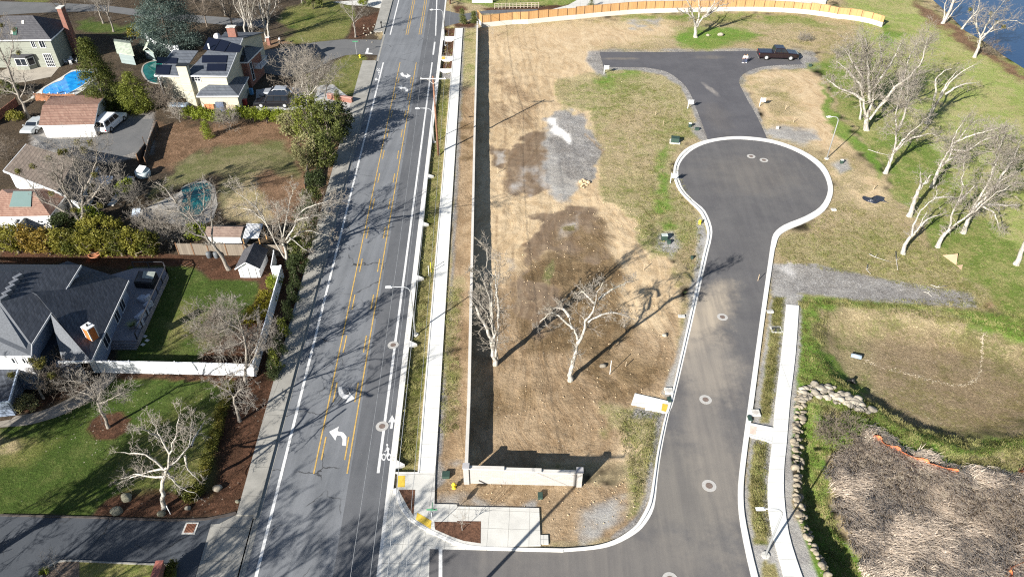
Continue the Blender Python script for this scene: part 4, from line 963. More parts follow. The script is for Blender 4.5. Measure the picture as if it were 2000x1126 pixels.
bare_tree('tall white bare tree with a dense crooked crown, mid-group on the bank', (1820, 366), [
    C8b([(885, 465), (910, 400), (950, 300)]), C8b([(950, 300), (1010, 200), (1050, 100), (1110, -20), (1150, -80)]), C8b([(940, 330), (1030, 240), (1040, 130), (1120, 80), (1200, -50), (1300, -60)]), C8b([(1040, 170), (1150, 190), (1260, 110), (1380, 60), (1500, 10)]), C8b([(1060, 120), (1180, 60), (1300, 30), (1420, 0)]), C8b([(1000, 260), (1080, 220), (1120, 260), (1150, 200)])],
    .31, 35, (6, 8, 5), dens=1.1, spread=.24, blen=.26, group=EG)
bare_tree('short thick white bare tree with broken top beside the tan verge', (1776, 422), [
    C8b([(705, 695), (740, 600), (780, 480)]), C8b([(780, 490), (830, 430), (880, 360), (900, 370)]), C8b([(770, 500), (800, 440), (795, 340)]), C8b([(810, 440), (860, 430), (840, 380)])], .36, 36, (4, 5, 4), dens=.45, spread=.15, blen=.18, group=EG)
bare_tree('white bare tree with a bent trunk nearest the gravel track', (1764, 495), [
    C8b([(660, 985), (670, 920), (720, 850)]), C8b([(730, 840), (740, 760), (790, 660), (860, 580), (940, 520), (920, 450)]), C8b([(725, 850), (790, 780), (810, 720), (850, 660)]), C8b([(800, 770), (840, 720), (900, 690), (960, 685)]), C8b([(900, 550), (1000, 540), (1080, 545)])],
    .30, 37, (5, 6, 4), dens=.65, spread=.1, blen=.2, group=EG)
bare_tree('large white bare tree sweeping low to the right over the lower bank', (1831, 482), [
    C8b([(930, 935), (960, 860), (1030, 790)]), C8b([(1020, 790), (1030, 720), (1080, 600), (1120, 500), (1130, 380), (1140, 250)]), C8b([(1040, 785), (1150, 700), (1280, 600), (1400, 500), (1550, 420)]), C8b([(1270, 610), (1370, 660), (1400, 730), (1420, 800)]), C8b([(1290, 600), (1450, 610), (1580, 600)]), C8b([(1090, 580), (1180, 500), (1220, 450)]), C8b([(1200, 660), (1330, 520), (1440, 400), (1560, 340)])],
    .31, 38, (6, 8, 6), dens=1.0, spread=.22, blen=.22, group=EG)
bare_tree('straight white bare tree rising behind the low sweeping one', (1881, 455), [
    C8b([(1130, 820), (1170, 720), (1240, 580)]), C8b([(1240, 580), (1310, 460), (1370, 330), (1420, 200), (1400, 60)]), C8b([(1250, 570), (1370, 460), (1480, 330), (1560, 260)]), C8b([(1350, 380), (1380, 260), (1410, 150), (1460, 40)]), C8b([(1420, 390), (1500, 300), (1560, 180), (1580, 60)])],
    .31, 39, (6, 8, 5), dens=1.1, spread=.24, blen=.24, group=EG)
bare_tree('white bare trunk cut by the right edge of the picture', (1985, 516), [C8b([(1550, 1070), (1590, 960), (1640, 850)]), C8b([(1640, 850), (1700, 700), (1740, 560)]), C8b([(1630, 860), (1720, 780), (1800, 720)])], .34, 40, (5, 4, 2), dens=.6, spread=.15, group=EG)
PG = 'bare trees on the pond shore'
bare_tree('twiggy brown-tinged bare tree leaning over the pond edge', (1903, 112), [C8([(1215, 450), (1250, 380), (1265, 310)]), C8([(1265, 310), (1250, 240), (1230, 150), (1260, 80)]), C8([(1265, 310), (1330, 250), (1400, 170), (1500, 150), (1600, 190)]), C8([(1265, 300), (1320, 180), (1400, 80), (1460, 0)]), C8([(1290, 270), (1400, 230), (1520, 210)]), C8([(1250, 250), (1200, 120), (1230, 10)])], .34, 41, (6, 6, 4), mat=M_bark, dens=1.1, spread=.2, blen=.3, group=PG, mistletoe=4)
bare_tree('double-trunked pale bare tree at the top of the pond shore', (1841, 46), [C8([(970, 185), (1000, 130), (1030, 70), (1060, 0), (1060, -80)]), C8([(985, 180), (1030, 120), (1080, 60), (1150, -20)]), C8([(975, 170), (985, 80), (1000, 0), (990, -80)])], .36, 42, (5, 4, 3), dens=.6, spread=.2, group=PG)
bare_tree('thin grey bare tree on the shore between the two pale ones', (1878, 57), [C8([(1115, 235), (1150, 190), (1200, 130)]), C8([(1200, 130), (1250, 70), (1260, 0), (1280, -60)]), C8([(1190, 140), (1240, 110), (1290, 60)])], .22, 43, (5, 5, 4), dens=1.0, spread=.2, group=PG)
B_ = G(2040, 130); bare_tree('pale bare tree half out of frame by the pond', B_, auto_limbs(B_, 11, 4.5, 44), .3, 44, (5, 4, 3), dens=.7, group=PG)
for i, (x, y, h, lab) in enumerate([(2080, 470, 13, 'white bare tree reaching in from the right edge, above the cut trunk'), (2060, 380, 13, 'dense white bare tree at the right edge by the middle of the bank')]):
    B_ = G(x, y); bare_tree(lab, B_, auto_limbs(B_, h, 5.5, 45 + i, 8), .34, 45 + i, (5, 8, 6), dens=1.0, group=EG)

# ---- west side bare trees
Cw = lambda L: [(x / 4.0225, 700 + y / 4.0225) for x, y in L]
bare_tree('big white bare tree in the bark bed by the lower driveway', (320.5, 992), [
    Cw([(1285, 1170), (1270, 1050), (1290, 900), (1315, 850)]), Cw([(1310, 880), (1330, 740), (1380, 640), (1385, 540), (1420, 420)]), Cw([(1310, 880), (1400, 780), (1500, 690), (1500, 560), (1510, 470)]), Cw([(1300, 880), (1240, 820), (1130, 740), (1050, 740), (950, 735)]),
    Cw([(1330, 740), (1280, 650), (1240, 570), (1190, 480)]), Cw([(1290, 930), (1200, 930), (1080, 900), (950, 940)]), Cw([(1310, 890), (1380, 970), (1440, 1030), (1530, 1050)]), Cw([(1500, 690), (1540, 600), (1600, 500)]), Cw([(1310, 860), (1200, 880), (1060, 920), (920, 990)]), Cw([(1250, 620), (1150, 560), (1060, 540)]), Cw([(1450, 760), (1470, 860), (1560, 950)])],
    .21, 51, (4, 6, 5), dens=.6, spread=.28, blen=.2, tw=.013)
bare_tree('dark-twigged bare tree in the oval bark bed on the front lawn', (211.5, 834), [
    Cw([(855, 540), (820, 460), (770, 360), (755, 320)]), Cw([(755, 330), (720, 290), (660, 270), (560, 240)]), Cw([(755, 320), (740, 260), (700, 180), (620, 130)]), Cw([(760, 330), (800, 260), (780, 180)]), Cw([(750, 320), (680, 330), (600, 380)]), Cw([(770, 350), (850, 330), (980, 260)]), Cw([(720, 250), (640, 180), (500, 170)])],
    .17, 52, (6, 6, 5), mat=M_bark2, dens=.9, spread=.4, blen=.36)
bare_tree('olive-leaved half-bare tree against the corner of the dark-roofed house', (85, 778), [Cw([(340, 315), (310, 250), (300, 190)]), Cw([(300, 200), (260, 130), (200, 80)]), Cw([(300, 200), (310, 110), (300, 40)]), Cw([(300, 190), (230, 190), (170, 150)])], .14, 53, (6, 5, 3), mat=M_bark2, dens=1.3, spread=.4, mistletoe=12)
bare_tree('pale bare tree rising through the corner of the white fence', (479.5, 746), [[(479.5, 746), (483, 700), (478, 660), (468, 640)], [(480, 710), (500, 680), (505, 650), (500, 612)], [(480, 720), (495, 700), (510, 670)], [(478, 670), (450, 640), (425, 650)], [(475, 650), (465, 615), (450, 590)], [(478, 665), (440, 680), (405, 690)], [(470, 645), (430, 620), (430, 600)]], .16, 54, (6, 7, 6), mat=M_bark2, dens=1.0, spread=.35, blen=.3)
bare_tree('white bare tree by the clipped hedge, south of the white fence', (469, 822), [[(469, 822), (460, 795), (455, 772)], [(456, 775), (445, 745), (440, 715), (430, 690)], [(458, 785), (480, 785), (500, 790)], [(455, 770), (430, 755), (410, 742)], [(445, 745), (470, 720), (490, 735)], [(456, 775), (470, 760), (478, 765)]], .17, 55, (6, 6, 5), dens=.9, mat=M_bark2, spread=.35, blen=.3)
C44 = lambda L: [(320 + x / 4.0225, 250 + y / 4.0225) for x, y in L]
bare_tree('leaning grey bare tree beside the small grey-roofed garden shed', (447, 526), [
    C44([(510, 1110), (450, 1000), (380, 910), (330, 850)]), C44([(340, 870), (260, 740), (180, 640), (90, 590), (0, 540)]), C44([(380, 900), (380, 760), (370, 650), (380, 480)]), C44([(340, 860), (230, 830), (150, 780)]), C44([(230, 690), (300, 690), (320, 560), (300, 430)]), C44([(200, 660), (200, 560), (240, 470)]), C44([(100, 590), (20, 480), (-60, 430)]), C44([(260, 740), (120, 650), (-20, 640), (-180, 620)])],
    .26, 56, (5, 6, 5), mat=M_bark2, dens=.8, spread=.3, blen=.26)
bare_tree('many-limbed bare tree over the end of the white fence by the road', (562, 516), [
    C44([(975, 1060), (960, 960), (930, 900)]), C44([(970, 1050), (900, 950), (830, 790), (780, 700), (700, 590), (560, 500)]), C44([(940, 900), (900, 720), (890, 640)]), C44([(940, 900), (960, 720), (1000, 560), (1010, 470)]), C44([(960, 880), (1040, 720), (1110, 620), (1290, 570)]), C44([(970, 900), (1060, 820), (1150, 800), (1300, 850)]), C44([(820, 780), (730, 640), (720, 500)]), C44([(1050, 720), (1180, 690), (1310, 660)]), C44([(980, 850), (1080, 930), (1150, 980)]), C44([(800, 740), (680, 640), (600, 630)])],
    .25, 57, (5, 7, 6), dens=.7, spread=.3, blen=.24, tw=.015, mat=M_bark)
C3 = lambda L: [(x / 4.0225, 250 + y / 4.0225) for x, y in L]
bare_tree('huge bare tree with green mistletoe over the brown-roofed house', (172, 450), [
    C3([(690, 805), (640, 730), (580, 680)]), C3([(580, 690), (480, 640), (330, 570), (200, 400)]), C3([(600, 690), (560, 580), (500, 500), (420, 330), (390, 200)]), C3([(640, 720), (640, 580), (660, 500), (620, 370), (590, 300), (560, 180)]), C3([(650, 500), (720, 380), (760, 260), (750, 150)]), C3([(690, 580), (760, 500), (880, 330)]), C3([(550, 560), (480, 420), (500, 260)]), C3([(660, 600), (700, 530), (830, 460)])],
    .34, 58, (6, 6, 5), mat=M_bark2, dens=1.0, spread=.35, blen=.28, mistletoe=16)
bare_tree('leaning grey bare tree left of the red-roofed garage', (57.5, 231), [[(57.5, 231), (40, 190), (25, 160), (8, 115)], [(40, 190), (52, 170), (45, 140)], [(28, 165), (0, 150), (-20, 140)], [(35, 185), (20, 180), (0, 175)], [(15, 130), (25, 95), (20, 60)], [(45, 200), (70, 190), (60, 175)], [(8, 118), (-5, 80), (10, 40)]], .24, 59, (6, 5, 4), mat=M_bark2, dens=1.0, spread=.35, blen=.3, mistletoe=6)
bare_tree('tall slender bare tree beside the black off-roader in the driveway', (617, 254), [[(617, 254), (606, 215), (597, 185), (588, 165)], [(598, 190), (585, 150), (570, 125)], [(592, 175), (590, 140), (580, 110)], [(600, 195), (610, 160), (605, 120)], [(600, 190), (620, 170), (628, 130)], [(606, 210), (600, 180), (598, 130)]], .2, 60, (6, 7, 6), dens=1.3, spread=.35, blen=.3)
bare_tree('low spreading reddish bare tree beside the brick house wall', (588, 205), [[(588, 205), (578, 185), (565, 172)], [(570, 175), (550, 160), (530, 158)], [(570, 175), (565, 155), (560, 148)], [(578, 185), (600, 165), (610, 160)]], .16, 61, (6, 5, 4), mat=M_bark3, dens=1.3, spread=.5, blen=.4)
bare_tree('small bare tree behind the verge lawn by the yellow conifer', (632, 200), [[(632, 200), (636, 180), (640, 165)], [(640, 165), (630, 140), (625, 130)], [(640, 168), (655, 145), (665, 130)], [(640, 165), (645, 140), (640, 125)]], .13, 62, (6, 5, 4), mat=M_bark2, dens=1.3, spread=.4, blen=.38)
BG = 'white-stemmed birches by the side road'
for i, (x, y, tx, lab) in enumerate([(494, 88, 482, 'birch with the double white stem behind the solar roof'), (518.5, 81, 505, 'straight white birch second from the lawn'), (525.5, 76, 527, 'white birch nearest the top lawn'), (479.5, 73, 466, 'thin birch close to the house chimney')]):
    L = [[(x, y), (x - 3, y - 35), (tx, y - 75)], [(x - 2, y - 30), (tx - 8, y - 60), (tx - 16, y - 95)], [(x - 2, y - 35), (tx + 10, y - 62), (tx + 16, y - 90)], [(x - 2, y - 45), (tx, y - 90), (tx + 3, y - 120)]]
    if i == 0: L.insert(1, [(x - 1, y - 2), (x - 8, y - 30), (x - 14, y - 80)])
    bare_tree(lab, (x, y), L, .22, 63 + i, (6, 5, 3), dens=.8, spread=.3, blen=.26, group=BG, name='birch')
bare_tree('round bare street tree at the tip of the top lawn', (694.6, 73), [[(694.6, 73), (692, 50), (689, 38)], [(690, 40), (675, 22), (668, 8)], [(690, 40), (688, 20), (690, 0)], [(690, 42), (705, 22), (712, 6)], [(690, 45), (703, 35), (716, 22)]], .18, 68, (7, 5, 4), mat=M_bark2, dens=1.1, spread=.4, blen=.36)
for i, (x, y, h, sp_, lab, mt) in enumerate([(455, 58, 9, 4, 'brown bare tree in the woodland just above the brick chimney', M_bark3), (405, 52, 8, 4, 'brown bare tree in the woodland right of the blue spruce', M_bark3), (470, 8, 10, 5, 'bare tree at the top edge behind the birches', M_bark3), (545, 6, 9, 4, 'brown bare tree at the top edge left of the sloping lawn', M_bark3), (222, 62, 12, 4, 'leaning grey bare tree behind the garden shed roof', M_bark2), (202, 46, 13, 4, 'taller grey bare tree beside the upper street', M_bark2), (440, 30, 10, 4.5, 'bare tree in the dark woodland left of the birches', M_bark2), (400, 20, 10, 4.5, 'bare tree against the spruce in the dark woodland', M_bark3), (130, 30, 5, 3, 'small reddish bare tree behind the brick chimney', M_bark3), (590, 8, 9, 3.5, 'bare tree at the top of the sloping lawn', M_bark2), (350, 12, 9, 4, 'grey bare tree over the upper street corner', M_bark2), (-20, 60, 12, 5, 'mossy bare tree at the top left edge', M_bark2)]):
    B_ = G(x, y); bare_tree(lab, B_, auto_limbs(B_, h, sp_, 70 + i, 6), .2, 70 + i, (6, 5, 3), mat=mt, dens=.9, blen=.3, mistletoe=3 if i == 11 else 0)
SG = 'bare garden shrubs'
for i, (x, y, h, sp_, lab, mt, ds) in enumerate([(352, 238, 3, 1.6, 'small white-stemmed bare shrub at the corner of the brown yard', M_bark, 1.2), (330, 214, 4.5, 2.2, 'reddish bare shrub below the pool deck of the solar house', M_bark3, 1.5), (449, 254, 3.4, 2.2, 'tan vase-shaped bare shrub in front of the bright hedge', M_bark2, 2.0), (345, 470, 3.6, 3.2, 'dense grey bare shrub above the wooden fence', M_bark, 2.2), (305, 455, 3.2, 2.8, 'greyish bare thicket beside the dark teal pool', M_bark2, 2.2), (531, 690, 3.6, 2.2, 'bare shrub in the bark strip outside the white fence', M_bark2, 1.5), (150, 765, 2.8, 2.2, 'dark bare thicket between the house and the curved path', M_bark3, 2.0), (120, 758, 2.8, 2.2, 'low dark bare shrub beside the house step', M_bark3, 2.0), (15, 312, 3, 2, 'brown bare shrub left of the brown-roofed house', M_bark3, 1.5), (425, 665, 4.6, 2.6, 'dense grey-brown bare shrub inside the white fence corner', M_bark2, 2.2), (455, 690, 5, 2.4, 'brown bare shrub pressed against the inside fence corner', M_bark3, 2.0), (260, 400, 3, 2.4, 'grey bare shrub on the slope by the white tub', M_bark2, 1.8), (1570, 80, 1.0, 1.2, 'low grey brushwood below the cedar fence', M_bark2, 1.8), (1640, 110, 1.4, 1.6, 'grey brushwood beside the largest bare tree', M_bark2, 1.8), (1930, 108, 2.2, 2.8, 'brown bare bush on the pond bank', M_bark3, 1.8), (1618, 855, 1.2, 1.6, 'dark brown brushwood below the riprap', M_bark3, 2.0), (1660, 850, 1.3, 1.6, 'reddish brushwood at the start of the orange silt fence', M_bark3, 2.0)]):
    B_ = GT(x, y); bare_tree(lab, B_, auto_limbs(B_, h, sp_, 90 + i, 8, .1), .05, 90 + i, (5, 5, 3), mat=mt, dens=ds, blen=.5, name='bare_shrub', cat='shrub', tw=.014, group=SG)
# trees that stand outside the picture and throw their shade into it
for i, (X_, Y_, h, sp_) in enumerate([(-48, 29, 15, 5), (-57, 38, 14, 5), (-46, 20, 13, 5), (-26, 14, 14, 5), (-36, 18, 13, 5), (-66, 50, 13, 5)]):
    B_ = Vector((X_, Y_, 0)); bare_tree(['bare oak south-west of the lower driveway', 'bare oak west of the front lawn', 'bare tree below the lower driveway island', 'bare roadside tree south of the apron', 'bare tree beyond the brick sign wall', 'bare oak west of the dark-roofed house', 'slim bare tree on the old verge south of the plaza', 'lone bare tree south of the new street mouth'][i], B_, auto_limbs(B_, h, sp_, 120 + i, 8, .3), .36, 120 + i, (5, 7, 6), dens=1.1, blen=.3, tw=.02)

# ---- evergreens, hedges
conifer('tall dark green conifer behind the red-roofed garage', (212, 212), 12.5, 3.0, M_conif, 1, 330, 60, .2, p=.8, round_=.25)
conifer('lower yellow-green conifer right of the tall dark one', (272, 214), 6.6, 2.5, M_conifl, 2, 170, 60, .18, p=.8, round_=.35)
conifer('big blue-grey spruce between the two houses', (335, 96), 14, 5.6, M_spruce, 3, 420, 60, .24, name='blue_spruce', p=.7, round_=.35, droop=.3)
conifer('slim golden-tipped conifer among the roadside evergreens', (615, 215), 6.5, .8, M_conifl, 4, 90, 40, .14, p=.6)
conifer('second slim golden conifer nearest the kerb', (664, 222), 4.2, .6, M_conifl, 5, 60, 40, .12, p=.6)
RG = 'evergreens massed beside the old road'
for i, (x, y, h, rx, mt, lab) in enumerate([(612, 280, 8.5, 2.8, M_conifl, 'bright green leafy tree at the corner of the brown yard'), (645, 290, 8.0, 3.2, M_ever, 'dark evergreen tree spilling towards the kerb'), (608, 328, 6.0, 2.2, M_olive, 'yellow-green leafy tree south of the bright corner one'), (636, 326, 5.6, 2.2, M_ever, 'dark evergreen tree above the footway'), (664, 266, 6.2, 2.4, M_dark, 'darkest evergreen tree at the kerb by the brick wall'), (575, 262, 4, 2.2, M_olive, 'dusty olive tree at the yard end of the bright hedge')]):
    leafy(lab, (x, y), h, rx, rx * .9, mt, 10 + i, 74, 52, .2, group=RG, z0=.05, cloud=.55)
for i, (x, y, h, rx, mt, lab) in enumerate([(622, 372, 3.4, 1.7, M_dark, 'dark roadside bush below the leafy trees'), (612, 405, 3.0, 1.6, M_ever, 'green roadside bush by the fallen fence panel'), (606, 440, 3.4, 1.8, M_dark, 'dark roadside bush level with the patio roof'), (600, 475, 3.2, 1.8, M_olive, 'olive roadside bush under the many-limbed tree'), (590, 505, 3.4, 1.7, M_ever, 'green roadside bush at the end of the wooden fence'), (588, 535, 2.8, 1.3, M_dark, 'dark bush where the white fence turns')]):
    bush(lab, (x, y), rx, rx, h, mt, 20 + i, 34, 60, .15, group='bushes along the old footway')
for i, (x, y, h, mt) in enumerate([(580, 565, 2.6, 0), (574, 590, 2.4, 0), (566, 625, 2.6, 0), (557, 655, 2.2, 1), (549, 690, 2.4, 0), (541, 722, 2.8, 1), (536, 738, 2.2, 0)]):
    conifer(['dark columnar sapling nearest the shed end of the white fence', 'second columnar sapling outside the white fence', 'third columnar sapling outside the white fence, mid-way', 'sapling with lighter green tips outside the white fence', 'fifth columnar sapling, just before the bare shrub', 'lighter columnar sapling by the white fence corner', 'last small dark sapling past the fence corner'][i], (x, y), h, .55, M_conifl if mt else M_dark, 30 + i, 40, 40, .12, name='columnar_conifer')
HG = 'tall hedge trees between the two back gardens'
hx = [(8, 490, 4.2, 0), (38, 494, 4.4, 0), (70, 494, 4.2, 1), (100, 496, 4.0, 1), (128, 497, 4.0, 0), (152, 498, 3.9, 2), (180, 499, 4.2, 0), (212, 499, 3.8, 0), (240, 499, 3.8, 2), (268, 499, 3.9, 0), (298, 499, 3.8, 2), (-30, 488, 4.2, 0)]
hl = ['second', 'third', 'fourth, rust-coloured', 'fifth, orange-tinged', 'sixth', 'seventh, paler', 'eighth', 'ninth', 'tenth, paler', 'eleventh', 'last before the wooden fence', 'first, partly out of frame']
for i, (x, y, h, k) in enumerate(hx):
    leafy('yellow-green hedge tree, ' + hl[i] + ', in the row above the dark blue roof', (x, y), h, 1.25, 1.1, (M_hedge, M_rust, M_clip)[k], 40 + i, 44, 60, .17, name='hedge_tree', z0=.12, group=HG, cloud=.5)
bush('broad olive-yellow bush at the foot of the mistletoe tree', (205, 466), 3.4, 1.8, 3.4, M_hedge, 61, 60, 65, .17)
bush('rounded yellow-green bush left of the broad olive one', (180, 440), 1.9, 1.5, 2.8, M_laurel, 62, 36, 60, .16)
bush('dark green bush against the white gable wall', (135, 452), 2.0, 1.6, 2.8, M_dark, 63, 40, 60, .17)
bush('curving bright green shrub beside the garden steps', (250, 382), 1.2, 1.8, 2.4, M_laurel, 64, 34, 60, .15)
bush('bright green bush above the wooden fence', (388, 470), 1.5, 1.1, 2.6, M_laurel, 65, 32, 60, .15)
for i, (x, y, rx, h) in enumerate([(375, 235, 1.8, 2.3), (398, 238, 1.6, 2.5), (425, 238, 1.6, 2.0), (468, 236, 1.9, 2.5), (495, 239, 2.0, 2.6), (522, 241, 2.0, 2.5), (548, 243, 2.0, 2.6), (566, 246, 1.8, 2.4)]):
    bush(['left end clump of the bright hedge below the solar house', 'clump of the bright hedge by the green hose', 'clump of the bright hedge before the vase shrub', 'clump of the bright hedge right of the vase shrub', 'clump of the bright hedge beneath the garage corner', 'clump of the bright hedge beneath the black off-roader', 'clump of the bright hedge left of the olive tree', 'right end clump of the bright hedge'][i], (x, y), rx, 1.0, h, M_laurel, 70 + i, 34, 60, .15, group='bright laurel hedge clumps')
conifer('small bright conical bush alone in the brown yard', (406, 268), 2.6, 1.0, M_laurel, 80, 40, 50, .13, name='cone_bush', cat='shrub')
bush('bright yellow shrub in the lawn bed nearest the shed', (538, 560), .9, 1.3, 1.3, M_laurel, 81, 26, 60, .12)
bush('golden shrub along the white fence, middle of the bed', (520, 592), 1.1, 1.5, 1.3, M_gold, 82, 34, 60, .12)
bush('golden shrub at the lower end of the white fence bed', (500, 622), 1.5, 1.3, 1.2, M_gold, 83, 36, 60, .12)
bush('yellow-green bush in the dark garden below the upper street', (270, 78), 1.8, 1.6, 3, M_hedge, 84, 40, 60, .17)
bush('grey-green rounded shrub on the bark by the curved path', (58, 796), 1.1, .9, 1.3, M_olive, 85, 26, 60, .12)
bush('round clipped green shrub by the top driveway', (712, 14), 1.3, 1.3, 2.2, M_laurel, 86, 26, 60, .15)
bush('dark evergreen bush at the top of the sloping lawn', (612, 18), 2.4, 2, 3, M_ever, 87, 34, 60, .2)
bush('green bush at the far left below the bare tree', (12, 185), 3.2, 2, 2.6, M_ever, 88, 44, 60, .18)
bush('yellowish bush beside the parked silver car', (32, 238), 1.4, 1.2, 1.8, M_hedge, 89, 26, 60, .15)
bush('small green bush at the end of the brick sign wall', (335, 1118), .5, .8, .8, M_clip, 90, 22, 60, .09)
bush('small green plant in the island bed by the sapling', (88, 1118), .35, .3, .5, M_laurel, 91, 12, 50, .07)
bush('yellow-green clipped bush at the foot of the hedge', (372, 972), 1.0, .7, 1.1, M_clip, 92, 34, 60, .1)
for i, (x, y, h) in enumerate([(903.5, 48, 3.2), (926, 47, 2.6)]):
    conifer(['young pine at the top end of the new pavement', 'young dark pine at the corner of the cedar fence'][i], (x, y), h, .8, M_ever, 95 + i, 50, 45, .14, name='young_pine')
conifer('tiny fir beyond the cedar fence', (1155, 14), 1.8, .7, M_ever, 97, 26, 40, .12, name='young_pine')
# clipped box hedge as a long solid of leaves
rng = np.random.RandomState(5); P0, P1 = G(452, 752), G(388, 966); n = 260; tt = rng.uniform(0, 1, n); sd = rng.uniform(-.42, .42, n); ax = (P1 - P0); nn = Vector((-ax.y, ax.x, 0)).normalized()
cs = [P0 + ax * a_ + nn * b_ + Vector((0, 0, c_)) for a_, b_, c_ in zip(tt, sd, rng.uniform(.15, .85, n))]
e = empty('clipped_hedge', P0, 'long low clipped hedge between the front lawn and the roadside bark', 'hedge')
V_, F_ = leafcloud(rng, cs, 90, .3, .07); npmesh('foliage', V_, F_, M_clip, e); mb = MB()
for k in range(14): q = P0 + ax * (k + .5) / 14; mb.tube([q, q + Vector((0, 0, .6))], [.05, .03], 6)
mb.build('stem', M_bark3, e)
# small saplings
for i, (x, y, h, lab) in enumerate([(903.5, 1037, 2.6, 'bare sapling in the corner bed of the plaza'), (872, 128, 2.6, 'bare sapling in the upper bark bed by the new kerb'), (115, 1118, 2.0, 'whitish bare sapling in the driveway island'), (963, 74, 1.6, 'bare sapling inside the top of the long wall')]):
    B_ = GT(x, y); bare_tree(lab, B_, auto_limbs(B_, h, .5 if i != 2 else .8, 140 + i, 4, .45), .03, 140 + i, (4, 3), dens=1.2, tw=.009, name='sapling', blen=.4)

# ---- matted reeds, weeds and loose stones: nobody could count them
def sample_px(rng, poly, n):
    poly = np.array(poly, float); lo, hi = poly.min(0), poly.max(0); P = rng.uniform(lo, hi, (n * 3, 2)); P = P[sdf(P, poly) > 0][:n]
    Q = np.array([tuple(G(x, y, -1.2 if y > 600 else 0)) for x, y in P]); Q[:, 2] = terrain(Q[:, 0], Q[:, 1]); return Q
def blades(rng, Q, per, L, w, lie, flow, spread):
    m = len(Q) * per; P = np.repeat(Q, per, 0); P[:, :2] += rng.normal(0, spread, (m, 2))
    an = np.repeat(flow(Q), per) + rng.normal(0, .55, m); l = L * rng.uniform(.5, 1.2, m); li = np.clip(lie + rng.normal(0, .2, m), .05, 1.35)
    d1 = np.stack([np.cos(an) * np.sin(li * .5), np.sin(an) * np.sin(li * .5), np.cos(li * .5)], 1); d2 = np.stack([np.cos(an) * np.sin(li), np.sin(an) * np.sin(li), np.cos(li) * .5], 1)
    s = np.stack([-np.sin(an), np.cos(an), 0 * an], 1) * w * .5; A = P; Bm = A + d1 * (l * .45)[:, None]; C = Bm + d2 * (l * .55)[:, None]
    V = np.stack([A - s, A + s, Bm + s, Bm - s, C + s * .2, C - s * .2], 1).reshape(-1, 3); b = np.arange(m)[:, None] * 6
    return V, np.concatenate([b + np.array([0, 1, 2, 3]), b + np.array([3, 2, 4, 5])])
rng = np.random.RandomState(8)
M_reed = leafmat('reed_leaf', (.60, .51, .42), (.47, .39, .31), (.70, .62, .52), .7)
RP = [(1630, 880), (1700, 845), (1760, 888), (1860, 925), (2000, 940), (2160, 960), (2160, 1300), (1800, 1300), (1695, 1115), (1650, 1010), (1612, 930)]
Q = sample_px(rng, RP, 5200); fl = lambda Q: 3.0 * vnoise(Q[:, 0], Q[:, 1], 2.2, 3) + 2.0 * vnoise(Q[:, 0], Q[:, 1], .8, 4) + 2.2
o = npmesh('dry_reeds', *blades(rng, Q, 11, 1.0, .06, 1.25, fl, .22), M_reed); o['kind'] = 'stuff'
M_weed = leafmat('weed_leaf', (.13, .17, .03), (.24, .22, .08), (.34, .29, .15), .5)
up_ = lambda Q: 6.3 * vnoise(Q[:, 0], Q[:, 1], .7, 14)
Vs, Fs, off = [], [], 0
for poly, n_, L_ in [([(1555, 770), (1600, 785), (1700, 830), (1660, 880), (1600, 900), (1640, 1020), (1720, 1180), (1620, 1180), (1560, 1000)], 1500, .28), ([(1560, 580), (1900, 606), (2050, 640), (2060, 700), (1900, 650), (1620, 610), (1600, 700), (1660, 770), (1740, 820), (1900, 870), (2040, 850), (2060, 930), (1900, 935), (1750, 880), (1640, 800), (1555, 760)], 3200, .3),
                      ([(1520, 470), (1640, 400), (1760, 430), (1900, 560), (1990, 620), (1700, 540), (1530, 515)], 1600, .25), ([(1240, 300), (1310, 300), (1370, 440), (1370, 550), (1250, 460)], 900, .25), ([(1165, 145), (1330, 170), (1360, 250), (1290, 290), (1180, 230)], 900, .25),
                      (PLANT, 1800, .3), ([(1510, 580), (1532, 580), (1508, 780), (1500, 826), (1484, 824)], 500, .22), ([(1473, 862), (1496, 866), (1492, 960), (1500, 1066), (1470, 1060), (1462, 950)], 500, .22), ([(1200, 820), (1285, 815), (1275, 920), (1240, 1000)], 500, .2), ([(870, 560), (905, 560), (895, 860), (862, 860)], 500, .22)]:
    V_, F_ = blades(rng, sample_px(rng, poly, n_), 9, L_, .03, .7, up_, .16); Vs.append(V_); Fs.append(F_ + off); off += len(V_)
o = npmesh('rough_grass', np.concatenate(Vs), np.concatenate(Fs), M_weed); o['kind'] = 'stuff'
def rock_np(rng, c, s):
    bm = bmesh.new(); bmesh.ops.create_icosphere(bm, subdivisions=2 if max(s) > .3 else 1, radius=1)
    k = rng.normal(0, 1, (5, 3)); k /= np.linalg.norm(k, axis=1)[:, None]; cut = rng.uniform(.45, .8, 5)
    out = []
    for v in bm.verts:
        p = np.array(v.co)
        for a_, t_ in zip(k, cut):
            h_ = p @ a_
            if h_ > t_: p = p - a_ * (h_ - t_)
        p = p * (1 + rng.normal(0, .03)); out.append(p * s + c)
    fs = [[v.index for v in f.verts] for f in bm.faces]; bm.free(); return np.array(out), np.array(fs)
def rocks(name, items, mat, seed, parent=None):
    rng = np.random.RandomState(seed); Vs, Fs, off = [], [], 0
    for c, s in items:
        V_, F_ = rock_np(rng, np.array(c), np.array(s)); Vs.append(V_); Fs.append(F_ + off); off += len(V_)
    return npmesh(name, np.concatenate(Vs), np.concatenate(Fs), mat, parent)
it = []
